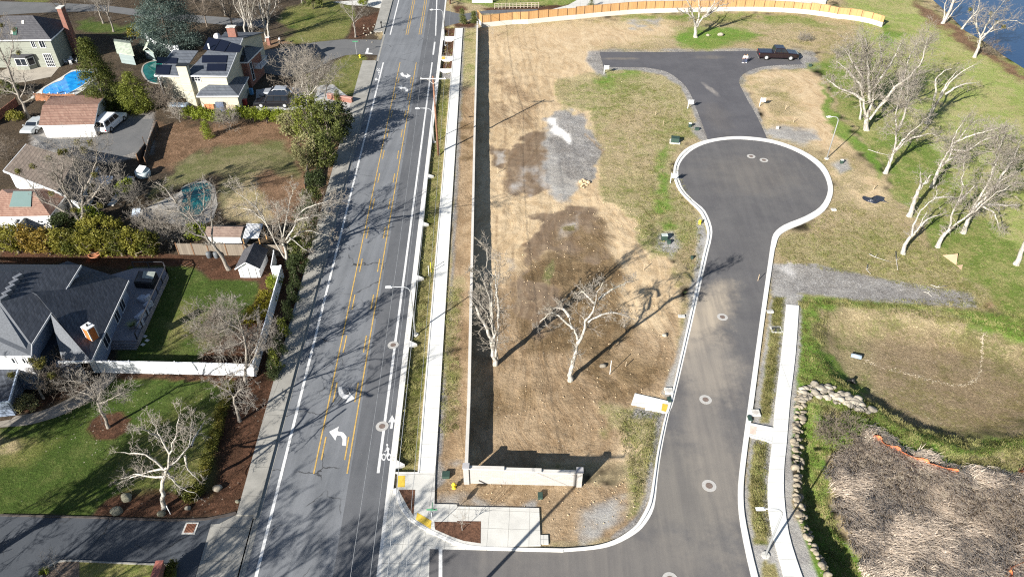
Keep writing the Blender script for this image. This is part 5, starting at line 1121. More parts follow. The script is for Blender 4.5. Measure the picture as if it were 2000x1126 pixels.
for poly, n_, s_ in [([(1020, 400), (1230, 400), (1320, 700), (1290, 800), (1180, 800), (1020, 620)], 380, .075), ([(1150, 380), (1250, 410), (1270, 470), (1160, 440)], 120, .075), ([(900, 950), (1270, 940), (1240, 1030), (1080, 1055), (900, 980)], 150, .07), ([(1040, 740), (1230, 780), (1180, 860), (960, 840)], 80, .07)]:
    for p in sample_px(rng, poly, n_): s = s_ * rng.uniform(.5, 1.5) ** 1.5; it.append(((p[0], p[1], p[2] + s * .15), (s, s * rng.uniform(.6, 1), s * .6)))
o = rocks('scattered_stones', it, plain('stone_tan', (.40, .31, .20), .9, .35, 2), 3); o['kind'] = 'stuff'
it = []
wl3 = W(smooth_px(WET_L[:-1], 6)); 
for i in range(len(wl3) - 1):
    a_, b_ = np.array(wl3[i]), np.array(wl3[i + 1]); L_ = np.linalg.norm(b_ - a_); nn_ = np.array([-(b_ - a_)[1], (b_ - a_)[0]]) / L_
    for k in range(int(L_ / .62) + 1):
        for row in range(3):
            q = a_ + (b_ - a_) * rng.uniform() + nn_ * ((.25, .0, .55)[row] + rng.uniform(-.12, .12)) * (1 if row < 2 else 1); s = rng.uniform(.16, .5) if row else rng.uniform(.16, .36)
            it.append(((q[0], q[1], tz(q[0], q[1]) + (.05 if row != 2 else .12)), (s, s * rng.uniform(.5, 1), s * rng.uniform(.4, .8))))
one_ = rocks('boulder_wall', it, M_rockw, 7); tag(one_, 'dry-stacked boulder edge between the east pavement and the wetland', 'retaining wall')
it = []
for p in sample_px(rng, [(1552, 775), (1580, 765), (1625, 772), (1665, 790), (1698, 812), (1694, 832), (1665, 815), (1620, 800), (1585, 790), (1560, 800)], 120): s = rng.uniform(.2, .62); it.append(((p[0], p[1], p[2] + s * .25), (s, s * .8, s * .5)))
tag(rocks('riprap', it, M_rock, 9), 'band of pale riprap boulders curving down to the wetland', 'boulders')
it = []
for L, wd in ((smooth_px([(1690, 702), (1720, 715), (1770, 728), (1820, 742), (1870, 752), (1900, 745), (1915, 725), (1918, 690), (1920, 655)]), 3.5), ([(1915, 655), (1930, 645)], 9), ([(1684, 700), (1702, 712)], 8)):
    for i in range(len(L) - 1):
        for k in range(16): x_, y_ = L[i][0] + (L[i + 1][0] - L[i][0]) * rng.uniform() + rng.normal(0, wd * .5), L[i][1] + (L[i + 1][1] - L[i][1]) * rng.uniform() + rng.normal(0, wd * .5); p = GT(x_, y_); s = rng.uniform(.05, .13); it.append(((p.x, p.y, p.z - .02), (s, s * .8, s * .5)))
tag(rocks('stone_channel', it, plain('channel_stone', (.35, .30, .22), .9, .4, 3), 10), 'thin curved line of small stones across the basin floor', 'stones')['kind'] = 'stuff'
for i, (x, y, s, lab, m) in enumerate([(247, 974, .62, 'angular mossy boulder in the bark bed nearest the lawn', M_rockd), (229, 1000, .6, 'rounded grey boulder at the edge of the lower driveway', M_rockd), (316, 1004, .42, 'small mossy boulder at the foot of the big white tree', M_rockd), (368, 993, .35, 'flat pale stone right of the white marker post', M_rock), (426, 955, .5, 'pale upright boulder in the bark right of the hedge', M_rock), (465, 980, .3, 'small dark stone by the roadside bark edge', M_rockd), (1178, 716, .42, 'tan boulder beside the survey stake on the plot', M_rock), (1299, 655, .38, 'tan boulder at the edge of the gravel by the kerb', M_rock), (1407, 70, .7, 'cut tree stump block on green grass', M_rock), (1382, 70, .5, 'small pale stump beside the white oak', M_rock)]):
    p = GT(x, y); tag(rocks('boulder', [((p.x, p.y, p.z + s * .3), (s, s * .75, s * .7))], m, 20 + i), lab, 'rock')
it = []
for k in range(16): p = GT(1141 + rng.normal(0, 6), 359 + rng.normal(0, 4)); s = rng.uniform(.18, .42); it.append(((p.x, p.y, p.z + s * .4), (s, s * .8, s * .6)))
tag(rocks('rubble_pile', it, plain('rubble', (.50, .38, .24), .9, .25, 2), 31), 'small heap of tan rubble beside the gravel patch', 'rubble')
it = []
for k in range(26): p = GT(726 + rng.normal(0, 12), 66 + rng.normal(0, 8) ); s = rng.uniform(.12, .3); it.append(((p.x, p.y, p.z + s * .3), (s, s * .8, s * .6)))
tag(rocks('rock_edging', it, M_rock, 32), 'loose stones around the bark bed of the round street tree', 'stones')
# ------------------------------------------------------------------ buildings
V3 = lambda p, z: Vector((p[0], p[1], z))
def offset(poly, d):                       # shrink a CCW or CW polygon by d
    n = len(poly); A = sum(poly[i][0] * poly[(i + 1) % n][1] - poly[(i + 1) % n][0] * poly[i][1] for i in range(n)); sg = 1 if A > 0 else -1
    out = []
    for i in range(n):
        a, b, c = [Vector(poly[k % n][:2]) for k in (i - 1, i, i + 1)]
        e1 = (b - a).normalized(); e2 = (c - b).normalized(); n1 = Vector((-e1.y, e1.x)) * sg; n2 = Vector((-e2.y, e2.x)) * sg
        m = (n1 + n2); m /= max(.2, m.dot(n1)); out.append(b + m * d)
    return out
def roof(parent, planes, mat, t=.16, name='roof', trim=None):
    mb = MB()
    for pl in planes: mb.slab(pl, t)
    return mb.build(name, mat, parent)
def fascia(parent, edges, mat, w=.12, h=.24, name='gutter'):
    mb = MB()
    for a, b in edges: mb.bar(a - Vector((0, 0, .12)), b - Vector((0, 0, .12)), w, h)
    return mb.build(name, mat, parent)
def walls(parent, poly, z, mat, name='wall', z0=-.2):
    mb = MB(); mb.prism([tuple(p[:2]) for p in poly], z0, z); return mb.build(name, mat, parent)
def gable(parent, a, b, c, mat, d=.12, name='gable_wall'):   # vertical triangle a,b base, c apex, thickened
    a, b, c = Vector(a), Vector(b), Vector(c); nrm = Vector((-(b - a).y, (b - a).x, 0)).normalized() * d
    mb = MB(); q = [a, b, c] + [a + nrm, b + nrm, c + nrm]; mb.mesh(q, [(0, 1, 2), (5, 4, 3), (0, 3, 4, 1), (1, 4, 5, 2), (2, 5, 3, 0)]); return mb.build(name, mat, parent)
def window(parent, P0, P1, s0, s1, z0, z1, nx_=2, ny_=1, name='window', frame=None, pane=None, fw=.09, door=False):
    ex = Vector((P1[0] - P0[0], P1[1] - P0[1], 0)).normalized(); n = Vector((ex.y, -ex.x, 0)); O = Vector((P0[0], P0[1], 0))
    at = lambda s, z, d: O + ex * s + n * d + Vector((0, 0, z))
    mb = MB()
    def bb(sa, sb, za, zb, d0, d1):
        q = [at(s, z, d) for d in (d0, d1) for s, z in ((sa, za), (sb, za), (sb, zb), (sa, zb))]
        mb.mesh(q, [(3, 2, 1, 0), (4, 5, 6, 7), (0, 1, 5, 4), (1, 2, 6, 5), (2, 3, 7, 6), (3, 0, 4, 7)])
    if s0 > s1: s0, s1 = s1, s0
    if z0 > z1: z0, z1 = z1, z0
    bb(s0 - fw, s1 + fw, z1, z1 + fw, -.05, .07); bb(s0 - fw, s1 + fw, z0 - fw, z0, -.05, .09)
    bb(s0 - fw, s0, z0, z1, -.05, .07); bb(s1, s1 + fw, z0, z1, -.05, .07)
    for i in range(1, nx_): s = s0 + (s1 - s0) * i / nx_; bb(s - .03, s + .03, z0, z1, -.03, .055)
    for i in range(1, ny_): z = z0 + (z1 - z0) * i / ny_; bb(s0, s1, z - .025, z + .025, -.03, .05)
    f = mb.build(name, frame or M_white, parent)
    mb = MB(); bb(s0, s1, z0, z1, -.04, .02); mb.build('pane', pane or M_glass, f); return f
def windowpx(parent, P0, P1, x0, y0, x1, y1, zlo=None, zhi=None, **k):
    s0, z1 = raywall(x0, y0, P0, P1); s1, z0 = raywall(x1, y1, P0, P1)
    return window(parent, P0, P1, s0, s1, z0 if zlo is None else zlo, z1 if zhi is None else zhi, **k)
def hip(A, B, C, D, ze, zr, eW, eE):       # eaves SW SE NE SW; ridge along A->B; eW/eE = hip run (0 = gable)
    A, B, C, D = [V3(p, ze) for p in (A, B, C, D)]; u = (B - A).normalized()
    mW, mE = (A + D) / 2, (B + C) / 2; RW = mW + u * eW; RE = mE - u * eE; RW.z = RE.z = zr
    pl = [[A, B, RE, RW], [C, D, RW, RE]]
    if eW: pl.append([D, A, RW])
    if eE: pl.append([B, C, RE])
    return pl, RW, RE
def panel_on(parent, plane, quad, mat, lift=.12, name='solar_panel'):   # quad in pixels dropped on a roof plane
    a, b, c = [Vector(p) for p in plane[:3]]; n = (b - a).cross(c - a).normalized(); n = n if n.z > 0 else -n
    o = Vector((0, 0, H)); pts = []
    for x, y in quad:
        A_, B_ = AB(y); d = Vector((x - 1000, A_, -B_)); t = (a + n * lift - o).dot(n) / d.dot(n); pts.append(o + d * t)
    mb = MB(); mb.slab(pts, .07); return mb.build(name, mat, parent), pts
def prism_px(parent, quad, z0, z1, mat, name): # vertical box whose top outline is traced at height z1
    mb = MB(); mb.prism([tuple(G(x, y, z1)[:2]) for x, y in quad], z0, z1); return mb.build(name, mat, parent)

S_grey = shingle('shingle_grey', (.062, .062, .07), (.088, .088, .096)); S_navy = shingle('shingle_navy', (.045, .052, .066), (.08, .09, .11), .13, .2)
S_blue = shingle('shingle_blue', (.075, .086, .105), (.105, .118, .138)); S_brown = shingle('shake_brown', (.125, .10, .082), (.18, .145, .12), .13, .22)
S_red = shingle('tile_red', (.22, .125, .095), (.30, .19, .145), .12, .25); S_tile = shingle('tile_brown', (.17, .12, .10), (.23, .17, .14), .12, .25)
W_sage = siding('siding_sage', (.25, .265, .225)); W_cream = siding('siding_cream', (.48, .46, .37), .22); W_white = siding('siding_white', (.66, .67, .67), .25, False, .2); W_blue = siding('siding_blue', (.22, .27, .36), .2); W_teal = siding('siding_grey_green', (.22, .27, .27))
M_solar = gloss('solar_glass', (.008, .01, .02), .12)

# -- A: sage two-storey house, top left
SE, NE, SW = G(99.5, 77.3, 5.65), G(137, 42, 5.65), G(-62, 79, 5.65); NW = SW + (NE - SE)
hA = empty('house', G(60, 125), 'sage-green two-storey house with grey hip roof beside the blue pool', 'house')
pl, rw, re = hip(SW, SE, NE, NW, 5.65, 8.6, 6, (SE - NE).length * .42)
roof(hA, pl, S_grey); fascia(hA, [(SW, SE), (SE, NE)], M_white)
w = offset([SW, SE, NE, NW], .45); walls(hA, w, 5.55, W_sage)
windowpx(hA, w[0], w[1], 59, 80, 71, 93, nx_=2); windowpx(hA, w[0], w[1], 75, 80, 90, 93, nx_=2)
windowpx(hA, w[0], w[1], 49, 109, 68, 120); windowpx(hA, w[0], w[1], 84, 106, 108, 129, zlo=.1, nx_=4, ny_=4, name='french_door')
windowpx(hA, w[1], w[2], 127, 53, 134, 68)
for bx in (SW + (SE - SW) * .56,):
    b0 = Vector((bx.x, w[0].y - 1.1, 0)); q = [(b0.x - 2.1, b0.y + 1.2), (b0.x - 1.2, b0.y), (b0.x + 1.2, b0.y), (b0.x + 2.1, b0.y + 1.2)]
    mb = MB(); mb.prism(q, 0, 2.5); bay = mb.build('bay_window', W_sage, hA)
    mb = MB(); mb.prism([(b0.x - 2.4, b0.y + 1.2), (b0.x - 1.35, b0.y - .25), (b0.x + 1.35, b0.y - .25), (b0.x + 2.4, b0.y + 1.2)], 2.5, 2.75); mb.build('bay_roof', S_grey, bay)
    window(bay, q[1], q[2], .2, 2.2, .9, 2.2, 2); window(bay, q[2], q[3], .15, 1.3, .9, 2.2, 1)
c = G(135, 48, 5.6); mb = MB(); mb.box((c.x + .3, c.y - 1.2, 4.6), (.9, 1.5, 9.6)); ch = mb.build('chimney', M_brick, hA)
mb = MB(); mb.box((c.x + .3, c.y - 1.2, 9.47), (1.1, 1.7, .16)); mb.build('chimney_cap', M_conc, ch)
for x, y in ((20, 60), (42, 40)): panel_on(hA, pl[0], [(x, y), (x + 5, y), (x + 5, y + 6), (x, y + 6)], M_conc, .1, 'roof_vent')
panel_on(hA, pl[0], [(26, 54), (33, 54), (32, 68), (25, 68)], gloss('green_skylight', (.03, .12, .09), .2), .15, 'skylight')

# -- garden sheds behind the conifers
hS = empty('garden_shed', G(243, 112), 'weathered garden shed half hidden behind the tall dark conifer', 'shed')
q = [G(228, 103, 2.2), G(262, 108, 2.2), G(254, 80, 2.2), G(222, 76, 2.2)]; pl, a, b = hip(q[0], q[1], q[2], q[3], 2.2, 3.1, 0, 0); roof(hS, pl, plain('shed_roof', (.33, .37, .30), .8, .3)); walls(hS, offset(q, .25), 2.15, W_teal)
gable(hS, offset(q, .25)[1].to_3d() + Vector((0, 0, 2.1)), offset(q, .25)[2].to_3d() + Vector((0, 0, 2.1)), b - Vector((0, 0, .1)), W_teal)
hS = empty('playhouse', G(293, 106), 'tiny gabled playhouse between the shed and the white fence', 'playhouse')
q = [G(279, 98, 1.8), G(300, 103, 1.8), G(305, 90, 1.8), G(285, 84, 1.8)]; pl, a, b = hip(q[3], q[0], q[1], q[2], 1.8, 2.7, 0, 0); roof(hS, pl, plain('shed_roof', (.33, .37, .30), .8, .3)); ww = offset(q, .2); walls(hS, ww, 1.75, W_teal)
window(hS, ww[0], ww[1], .5, 1.2, .6, 1.3, 2)
mb = MB(); L = smooth_px([(290, 84), (298, 92), (312, 99), (330, 104), (352, 107)])
for a, b in zip(L[:-1], L[1:]): mb.bar(V3(G(*a), .95), V3(G(*b), .95), .06, 1.9)
e = empty('vinyl_fence', G(320, 104), 'curved white vinyl fence below the blue spruce', 'fence'); mb.build('panel', M_vinyl, e)
mb = MB()
for a in L[::3]: mb.box(V3(G(*a), 1.0), (.14, .14, 2.0))
mb.build('post', M_vinyl, e)

# -- B: house with solar panels
hB = empty('house', G(420, 170), 'cream two-storey house with dark solar panels on its grey roof', 'house')
A_, B_ = G(360, 147.5, 5.6), G(443.5, 148.5, 5.6); up = (G(484, 74, 8.4) - B_); up.z = 0; up = Vector((0.25, up.y, 0)) ; N_ = up * 2
C_, D_ = B_ + N_, A_ + N_
pl, RW, RE = hip(A_, B_, C_, D_, 5.6, 8.4, 3.2, .0)
roof(hB, pl, S_blue, .18); fascia(hB, [(A_, B_), (B_, RE), (D_, A_)], M_white, .12, .22)
w = offset([A_, B_, C_, D_], .4); walls(hB, w, 5.5, W_cream); gable(hB, V3(w[1], 5.45), V3(w[2], 5.45), RE + Vector((-.35, 0, -.25)), W_cream)
windowpx(hB, w[0], w[1], 374, 150, 392, 158, nx_=3, ny_=2)
for q in ([(395, 108), (444, 108), (442, 122), (394, 122)], [(405, 124), (442, 124), (440, 138), (403, 138)]): panel_on(hB, pl[0], q, M_solar)
for q in ([(407, 73), (431, 77), (417, 99), (396, 96)], [(432, 77), (450, 82), (438, 101), (419, 99)], [(452, 83), (474, 90), (468, 102), (440, 101)]): panel_on(hB, pl[0], q, M_solar)
mb = MB(); cpt = G(458, 86, 8); mb.box((G(409, 95, 7.6).x, G(409, 95, 7.6).y, 7.9), (.25, .25, 1.2)); mb.build('roof_vent', M_white, hB)
c = G(451, 57, 9.6); mb = MB(); mb.box((c.x, c.y + .3, 8.2), (1.5, 1.0, 3.4)); ch = mb.build('chimney', M_brick, hB); mb = MB(); mb.box((c.x, c.y + .3, 9.97), (1.7, 1.2, .14)); mb.build('chimney_cap', M_conc, ch)
# west wing with panels over the pool deck
a, b = G(301, 147, 4.4), G(352, 148.5, 4.4); c_, d_ = V3(b + Vector((1.2, 7, 0)), 4.4), V3(a + Vector((1.2, 7, 0)), 4.4)
wing = [[a, b, V3(b + Vector((1.2, 7.5, 0)), 6.2), V3(a + Vector((1.2, 7.5, 0)), 6.2)]]; roof(hB, wing, S_blue, .18, 'wing_roof'); fascia(hB, [(a, b), (a, wing[0][3])], M_white)
for q in ([(307, 111), (347, 113), (345, 124), (305, 123)], [(305, 126), (334, 127), (330, 145), (303, 144)]): panel_on(hB, wing[0], q, M_solar)
walls(hB, offset([Vector((b.x - 4, b.y)), Vector((b.x + 1.5, b.y)), Vector((b.x + 1.5, b.y + 6)), Vector((b.x - 4, b.y + 6))], .35), 4.3, W_cream, 'wing_wall')
mb = MB()
for x in (a.x + .5, a.x + 3): mb.box((x, a.y + .4, 2.1), (.16, .16, 4.3))
split_build(mb, 'porch_post', M_white, hB)
q = [G(310, 163, 1.4), G(344, 165, 1.4), G(348, 150, 1.4), G(316, 148, 1.4)]; mb = MB(); mb.prism([tuple(p[:2]) for p in q], 1.15, 1.4); dk = mb.build('deck', M_woodg, hB)
mb = MB()
for s0, s1 in ((q[0], q[1]), (q[3], q[0])):
    mb.bar(V3(s0, 2.4), V3(s1, 2.4), .08, .06); mb.bar(V3(s0, 1.55), V3(s1, 1.55), .06, .05)
    for k in range(15): p = s0.lerp(s1, k / 14); mb.box((p.x, p.y, 1.95), (.05, .05, .9))
mb.build('railing', M_white, dk)
mb = MB(); p0 = G(350, 126, 7.6); mb.box((G(355, 128, 7.4).x, G(355, 128, 7.4).y + .2, 3.6), (1.7, 1.1, 7.6)); ch = mb.build('chimney_stack', W_cream, hB); mb = MB(); mb.box((G(355, 128, 7.4).x, G(355, 128, 7.4).y + .2, 7.46), (1.9, 1.3, .12)); mb.build('chimney_cap', M_black, ch)
# garage in front
a, b, c_ = G(383.6, 187.7, 2.9), G(465.7, 187.2, 2.9), G(485.5, 149.5, 2.9); d_ = a + (c_ - b)
pl2, r1, r2 = hip(a, b, c_, d_, 2.9, 4.3, 2.6, 3.4); roof(hB, pl2, S_blue, .18, 'garage_roof'); fascia(hB, [(a, b), (b, c_), (d_, a)], M_white)
w2 = offset([a, b, c_, d_], .35); walls(hB, w2, 2.8, W_cream, 'garage_wall')
for s0, s1, zz, cc in ((.6, 2.2, 1.3, (.55, .22, .10)), (2.6, 4.0, 1.7, (.10, .13, .2)), (4.4, 6.0, 1.1, (.5, .42, .3))): 
    mb = MB(); u = (w2[1] - w2[0]).normalized(); p = w2[0] + u * (s0 + s1) / 2; mb.box((p.x, p.y - .25, zz / 2), (s1 - s0, .35, zz)); mb.build('garage_shelf', plain('shelf_%d' % int(s0 * 10), cc), hB)
# brick east part with shaded roof
a, b, c_ = G(446, 121.5, 5.0), G(483, 121.5, 5.0), G(512, 93, 5.0); a = Vector((w[1].x - .2, b.y, 5)); d_ = a + (c_ - b); 
plE = [[a, b, c_, Vector((a.x, c_.y, 6.9)), Vector((a.x, a.y + 1.0, 6.9))]]
pe, e1, e2 = hip(a, b, c_, d_, 5.0, 6.9, 0, 2.4); roof(hB, pe, S_blue, .18, 'east_roof'); fascia(hB, [(a, b), (b, c_)], M_white)
w3 = offset([a, b, c_, d_], .35); walls(hB, w3, 4.95, M_brick, 'brick_wall'); window(hB, w3[1], w3[2], 1.0, 1.9, .9, 4.2, 1, 3)
panel_on(hB, pe[0], [(458, 108), (478, 108), (476, 119), (456, 118)], M_solar)
q = [V3(w3[1], 2.7), V3(w3[2], 2.7)]; u = (q[1] - q[0]).normalized(); n_ = Vector((u.y, -u.x, 0)); s0 = q[0] + u * 2.6; s1 = q[0] + u * 6.4
mb = MB(); mb.prism([tuple(x[:2]) for x in (s0, s0 + n_ * 1.3, s1 + n_ * 1.3, s1)], 2.55, 2.7); bal = mb.build('balcony', M_white, hB); mb = MB()
for p_, q_ in ((s0, s0 + n_ * 1.3), (s0 + n_ * 1.3, s1 + n_ * 1.3), (s1 + n_ * 1.3, s1)):
    mb.bar(V3(p_, 3.65), V3(q_, 3.65), .1, .08)
    for k in range(9): r_ = p_.lerp(q_, k / 8); mb.box((r_.x, r_.y, 3.2), (.05, .05, .9))
mb.build('railing', M_white, bal)
pd = G(423, 66, 9.0); mb = MB(); mb.lathe([(.02, 0), (.35, .06), (.62, .2), (.66, .24)], (0, 0, 0), 16)
sd_ = mb.build('satellite_dish', M_white, hB, True, local=True); sd_.parent = hB; sd_.location = parent_matrix(hB).inverted() @ Vector((pd.x, pd.y, 8.4)); sd_.rotation_euler = (R(60), 0, R(20))

# -- garage with reddish tiles
hG = empty('garage', G(150, 262), 'white garage with a worn reddish tile roof beside the white van', 'garage')
a, b, t1, t0 = G(75, 245, 2.4), G(184, 243, 2.4), G(192, 203, 3.3), G(83, 206, 3.3)
c_ = Vector((2 * t1.x - b.x, 2 * t1.y - b.y, 2.4)); d_ = Vector((2 * t0.x - a.x, 2 * t0.y - a.y, 2.4))
roof(hG, [[a, b, t1, t0], [c_, d_, t0, t1]], S_red, .16); fascia(hG, [(a, b), (b, t1), (t1, c_)], M_white, .1, .2)
w = offset([a, b, c_, d_], .35); walls(hG, w, 2.33, W_white); gable(hG, V3(w[1], 2.28), V3(w[2], 2.28), t1 - Vector((.35, 0, .14)), W_white); gable(hG, V3(w[0], 2.28), V3(w[3], 2.28), t0 - Vector((-.35, 0, .14)), W_white)
window(hG, w[1], w[2], 1.2, 4.6, .05, 2.1, 1, 1, name='garage_door', pane=plain('door_dark', (.05, .05, .06), .6))
# pool shed right of blue pool
hP = empty('pool_house', G(185, 190), 'small grey pool house between the blue pool and the conifer', 'shed')
q = [G(168, 184, 2.0), G(206, 184, 2.0), G(200, 160, 2.0), G(176, 160, 2.0)]; pl, _, _ = hip(q[0], q[1], q[2], q[3], 2.0, 2.7, 1.2, 1.2); roof(hP, pl, S_grey); walls(hP, offset(q, .3), 1.95, siding('siding_tan', (.45, .42, .34)))
mb = MB(); p0, p1 = G(72, 197), G(150, 199)
for k in range(26): 
    p = p0.lerp(p1, k / 25); mb.box((p.x, p.y, .75), (.28, .05, 1.5 - .1 * (k % 3)))
e = empty('wood_fence', p0, 'brown board fence between the blue pool and the red-roofed garage', 'fence'); mb.build('boards', plain('brown_boards', (.28, .13, .07), .8, .4), e); mb = MB()
for k in range(6): p = p0.lerp(p1, k / 5); mb.box((p.x, p.y + .08, .85), (.12, .12, 1.75))
mb.build('post', M_white, e)

# -- D: brown shake-roofed house and its tiled annex
hD = empty('house', G(100, 380), 'white house with a long brown shake roof under the mistletoe tree', 'house')
wl0, wl1, r0_, r1_ = G(51, 281, 3.0), G(6, 333, 3.0), G(147, 310, 5.0), G(111, 374, 5.0)
e0, e1 = G(190, 326, 3.0), G(152, 396, 3.0)
roof(hD, [[wl1, wl0, r0_, r1_], [e0, e1, r1_, r0_]], S_brown, .18); fascia(hD, [(wl1, r1_), (wl0, wl1), (e0, e1), (r1_, e1)], M_white, .1, .28)
w = offset([wl1, e1, e0, wl0], .5); walls(hD, w, 2.9, W_white); gable(hD, V3(w[0], 2.85), V3(w[1], 2.85), r1_ + (r0_ - r1_).normalized() * .5 - Vector((0, 0, .22)), W_white)
for s in (1.0, 3.6, 6.2, 8.8): window(hD, w[1], w[2], s, s + 1.5, .5, 2.3, 2, frame=plain('blue_trim', (.42, .50, .62), .6, .1))
e0, e1, e2 = G(-42, 423, 2.6), G(56, 423, 2.6), G(107, 411, 2.6)
hE = empty('annex', G(60, 440), 'white annex with a terracotta tile roof and a big glass skylight', 'house')
a, b = G(-45, 424, 2.6), G(106, 412, 2.6); b = Vector((b.x, a.y + .4, 2.6)); c_, d_ = b + Vector((-.6, 7.2, 0)), a + Vector((-.6, 7.2, 0))
pl, r1, r2 = hip(a, b, c_, d_, 2.6, 4.1, 3.0, 3.0); roof(hE, pl, S_red, .16); fascia(hE, [(a, b), (b, c_)], M_white, .1, .2); w = offset([a, b, c_, d_], .4); walls(hE, w, 2.5, W_white)
windowpx(hE, w[0], w[1], 32, 428, 50, 434)
panel_on(hE, pl[0], [(26, 373), (62, 373), (60, 403), (18, 403)], gloss('skylight_glass', (.16, .23, .22), .15), .1, 'skylight')
mb = MB(); p = w[0].lerp(w[1], .62); mb.box((p.x, p.y - 1.0, 1.1), (.2, 2.2, 2.2)); mb.build('buttress_wall', W_white, hE)
# -- low tiled store, patio roof
hF = empty('tiled_store', G(440, 470), 'long low store with brown corrugated tiles behind the wooden fence', 'shed')
a, b = G(398, 461.5, 2.0), G(470, 462, 2.0); c_, d_ = b + Vector((.3, 2.6, 0)), a + Vector((.3, 2.6, 0)); pl, _, rE = hip(a, b, c_, d_, 2.0, 2.7, 0, 0); roof(hF, pl, S_tile, .1); w = offset([a, b, c_, d_], .2); walls(hF, w, 1.95, W_white); gable(hF, V3(w[1], 1.9), V3(w[2], 1.9), rE - Vector((.2, 0, .1)), plain('dark_gable', (.1, .09, .08)))
a, b, c_, d_ = G(474, 465, 2.2), G(505, 464.5, 2.2), G(513.5, 436.5, 2.5), G(482, 435.5, 2.5)
hq = empty('patio_roof', G(495, 470), 'white corrugated patio roof on timber posts', 'canopy')
mb = MB(); n = 12
for k in range(n): 
    p0, p1, q0, q1 = a.lerp(b, k / n), a.lerp(b, (k + .62) / n), d_.lerp(c_, k / n), d_.lerp(c_, (k + .62) / n); mb.slab([p0, p1, q1, q0], .05)
    p2, q2 = a.lerp(b, (k + 1) / n), d_.lerp(c_, (k + 1) / n); z = Vector((0, 0, -.06)); mb.slab([p1 + z, p2 + z, q2 + z, q1 + z], .03)
mb.build('roof_sheet', M_white, hq); mb = MB()
for p in (a, b, c_, d_): mb.box((p.x, p.y, 1.05), (.12, .12, 2.15))
split_build(mb, 'post', M_wood, hq)
# -- shed with white doors
hs = empty('garden_shed', G(490, 541), 'small white garden shed with grey gable roof and double doors', 'shed')
fl_, fr_ = G(470, 541.5), G(509, 542); wdt = fr_.x - fl_.x; y0 = (fl_.y + fr_.y) / 2; dep = 3.6
q = [Vector((fl_.x, y0)), Vector((fr_.x, y0)), Vector((fr_.x, y0 + dep)), Vector((fl_.x, y0 + dep))]; walls(hs, q, 1.75, W_white)
mx_ = (fl_.x + fr_.x) / 2; zr = 2.65; ov = .25
RF, RB = Vector((mx_, y0 - ov, zr)), Vector((mx_, y0 + dep + ov, zr)); L0, L1, R0_, R1_ = Vector((fl_.x - .3, y0 - ov, 1.6)), Vector((fl_.x - .3, y0 + dep + ov, 1.6)), Vector((fr_.x + .3, y0 - ov, 1.6)), Vector((fr_.x + .3, y0 + dep + ov, 1.6))
roof(hs, [[L0, RF, RB, L1], [RF, R0_, R1_, RB]], S_grey, .08); fascia(hs, [(L0, RF), (RF, R0_)], M_white, .06, .14, 'trim'); gable(hs, (fl_.x, y0 - .002, 1.7), (fr_.x, y0 - .002, 1.7), (mx_, y0 - .002, 2.55), W_white)
for k in (0, 1): window(hs, q[0], q[1], wdt / 2 - .82 + .84 * k, wdt / 2 - .02 + .84 * k, .1, 1.65, 1, 1, name='door', pane=plain('door_grey', (.62, .64, .64), .6, .05), fw=.05)
# -- big dark blue roofed house
hH = empty('house', G(120, 700), 'large house with dark blue-grey hip roofs, bottom left', 'house')
apx, ne, se = (-38, 536), (158, 517), (61, 672)
z1, zr1 = 5.4, 8.2
A1, NE1, SE1 = G(*apx, zr1), G(*ne, z1), G(*se, z1)
nv = Vector((0, 0, 0)); FarN, FarS, FarR = NE1 + Vector((-26, .4, 0)), Vector((SE1.x - 22, SE1.y - .2, z1)), A1 + Vector((-14, 0, 0))
SWp = G(0, 695, z1)
roof(hH, [[A1, SE1, NE1]], S_navy, .2, 'roof'); roof(hH, [[FarN, FarR, A1, NE1]], S_blue, .2, 'north_roof'); SE1b = G(60, 694, z1)  # north slope: paler blue stands for grazing reflection on the same roof
roof(hH, [[A1, FarR, Vector((SE1b.x - 22, SE1b.y, z1)), SE1b, SE1]], plain('roof_sunlit', (.135, .145, .16), .85, .2, 6), .2, 'south_roof')  # south slope painted paler than the navy: its sunlight is in the colour
fascia(hH, [(SE1b, Vector((SE1b.x - 22, SE1b.y, z1))), (NE1, SE1), (SE1, SE1b)], M_white, .12, .24)
wl_ = offset([Vector((SE1b.x - 21, SE1b.y)), Vector((SE1b.x, SE1b.y)), SE1.xy, NE1.xy, Vector((NE1.x - 24, NE1.y))], .5); walls(hH, wl_, 5.25, W_blue)
wS = siding('siding_pale', (.66, .66, .68)); mb = MB(); mb.prism([(wl_[0].x, wl_[0].y - .06), (wl_[1].x - .1, wl_[1].y - .06), (wl_[1].x - .1, wl_[1].y), (wl_[0].x, wl_[0].y)], 2.4, 5.2); mb.build('south_wall', wS, hH)
P0, P1 = Vector((wl_[0].x, wl_[0].y - .06)), Vector((wl_[1].x, wl_[1].y - .06))
windowpx(hH, P0, P1, 22, 699, 32, 708, nx_=1); windowpx(hH, P0, P1, 43, 699, 52, 708, nx_=1)
z2, zr2 = 3.2, 6.4
A2, NE2, SE2 = G(71, 574, zr2), G(251, 547, z2), G(178, 704, z2); SW2 = G(88, 693, z2)
roof(hH, [[A2, SE2, NE2]], S_navy, .2, 'east_roof'); IN = G(98, 611, 5.85); IN2 = G(122, 655, 4.6); roof(hH, [[IN, G(120, 700, z2), G(165, 704, z2), SE2]], plain('roof_sunlit', (.135, .145, .16), .85, .2, 6), .2, 'east_south_roof')  # east wing: sunlit slope likewise gets the paler tone, shaded slope the navy
roof(hH, [[A2, NE2, NE2 + Vector((-9, 3.8, 0)), A2 + Vector((-4, 2, 0))]], S_navy, .2, 'east_north_roof')
fascia(hH, [(NE2, SE2), (SE2, SE2 + Vector((-3.4, -.1, 0)))], M_white, .12, .24)
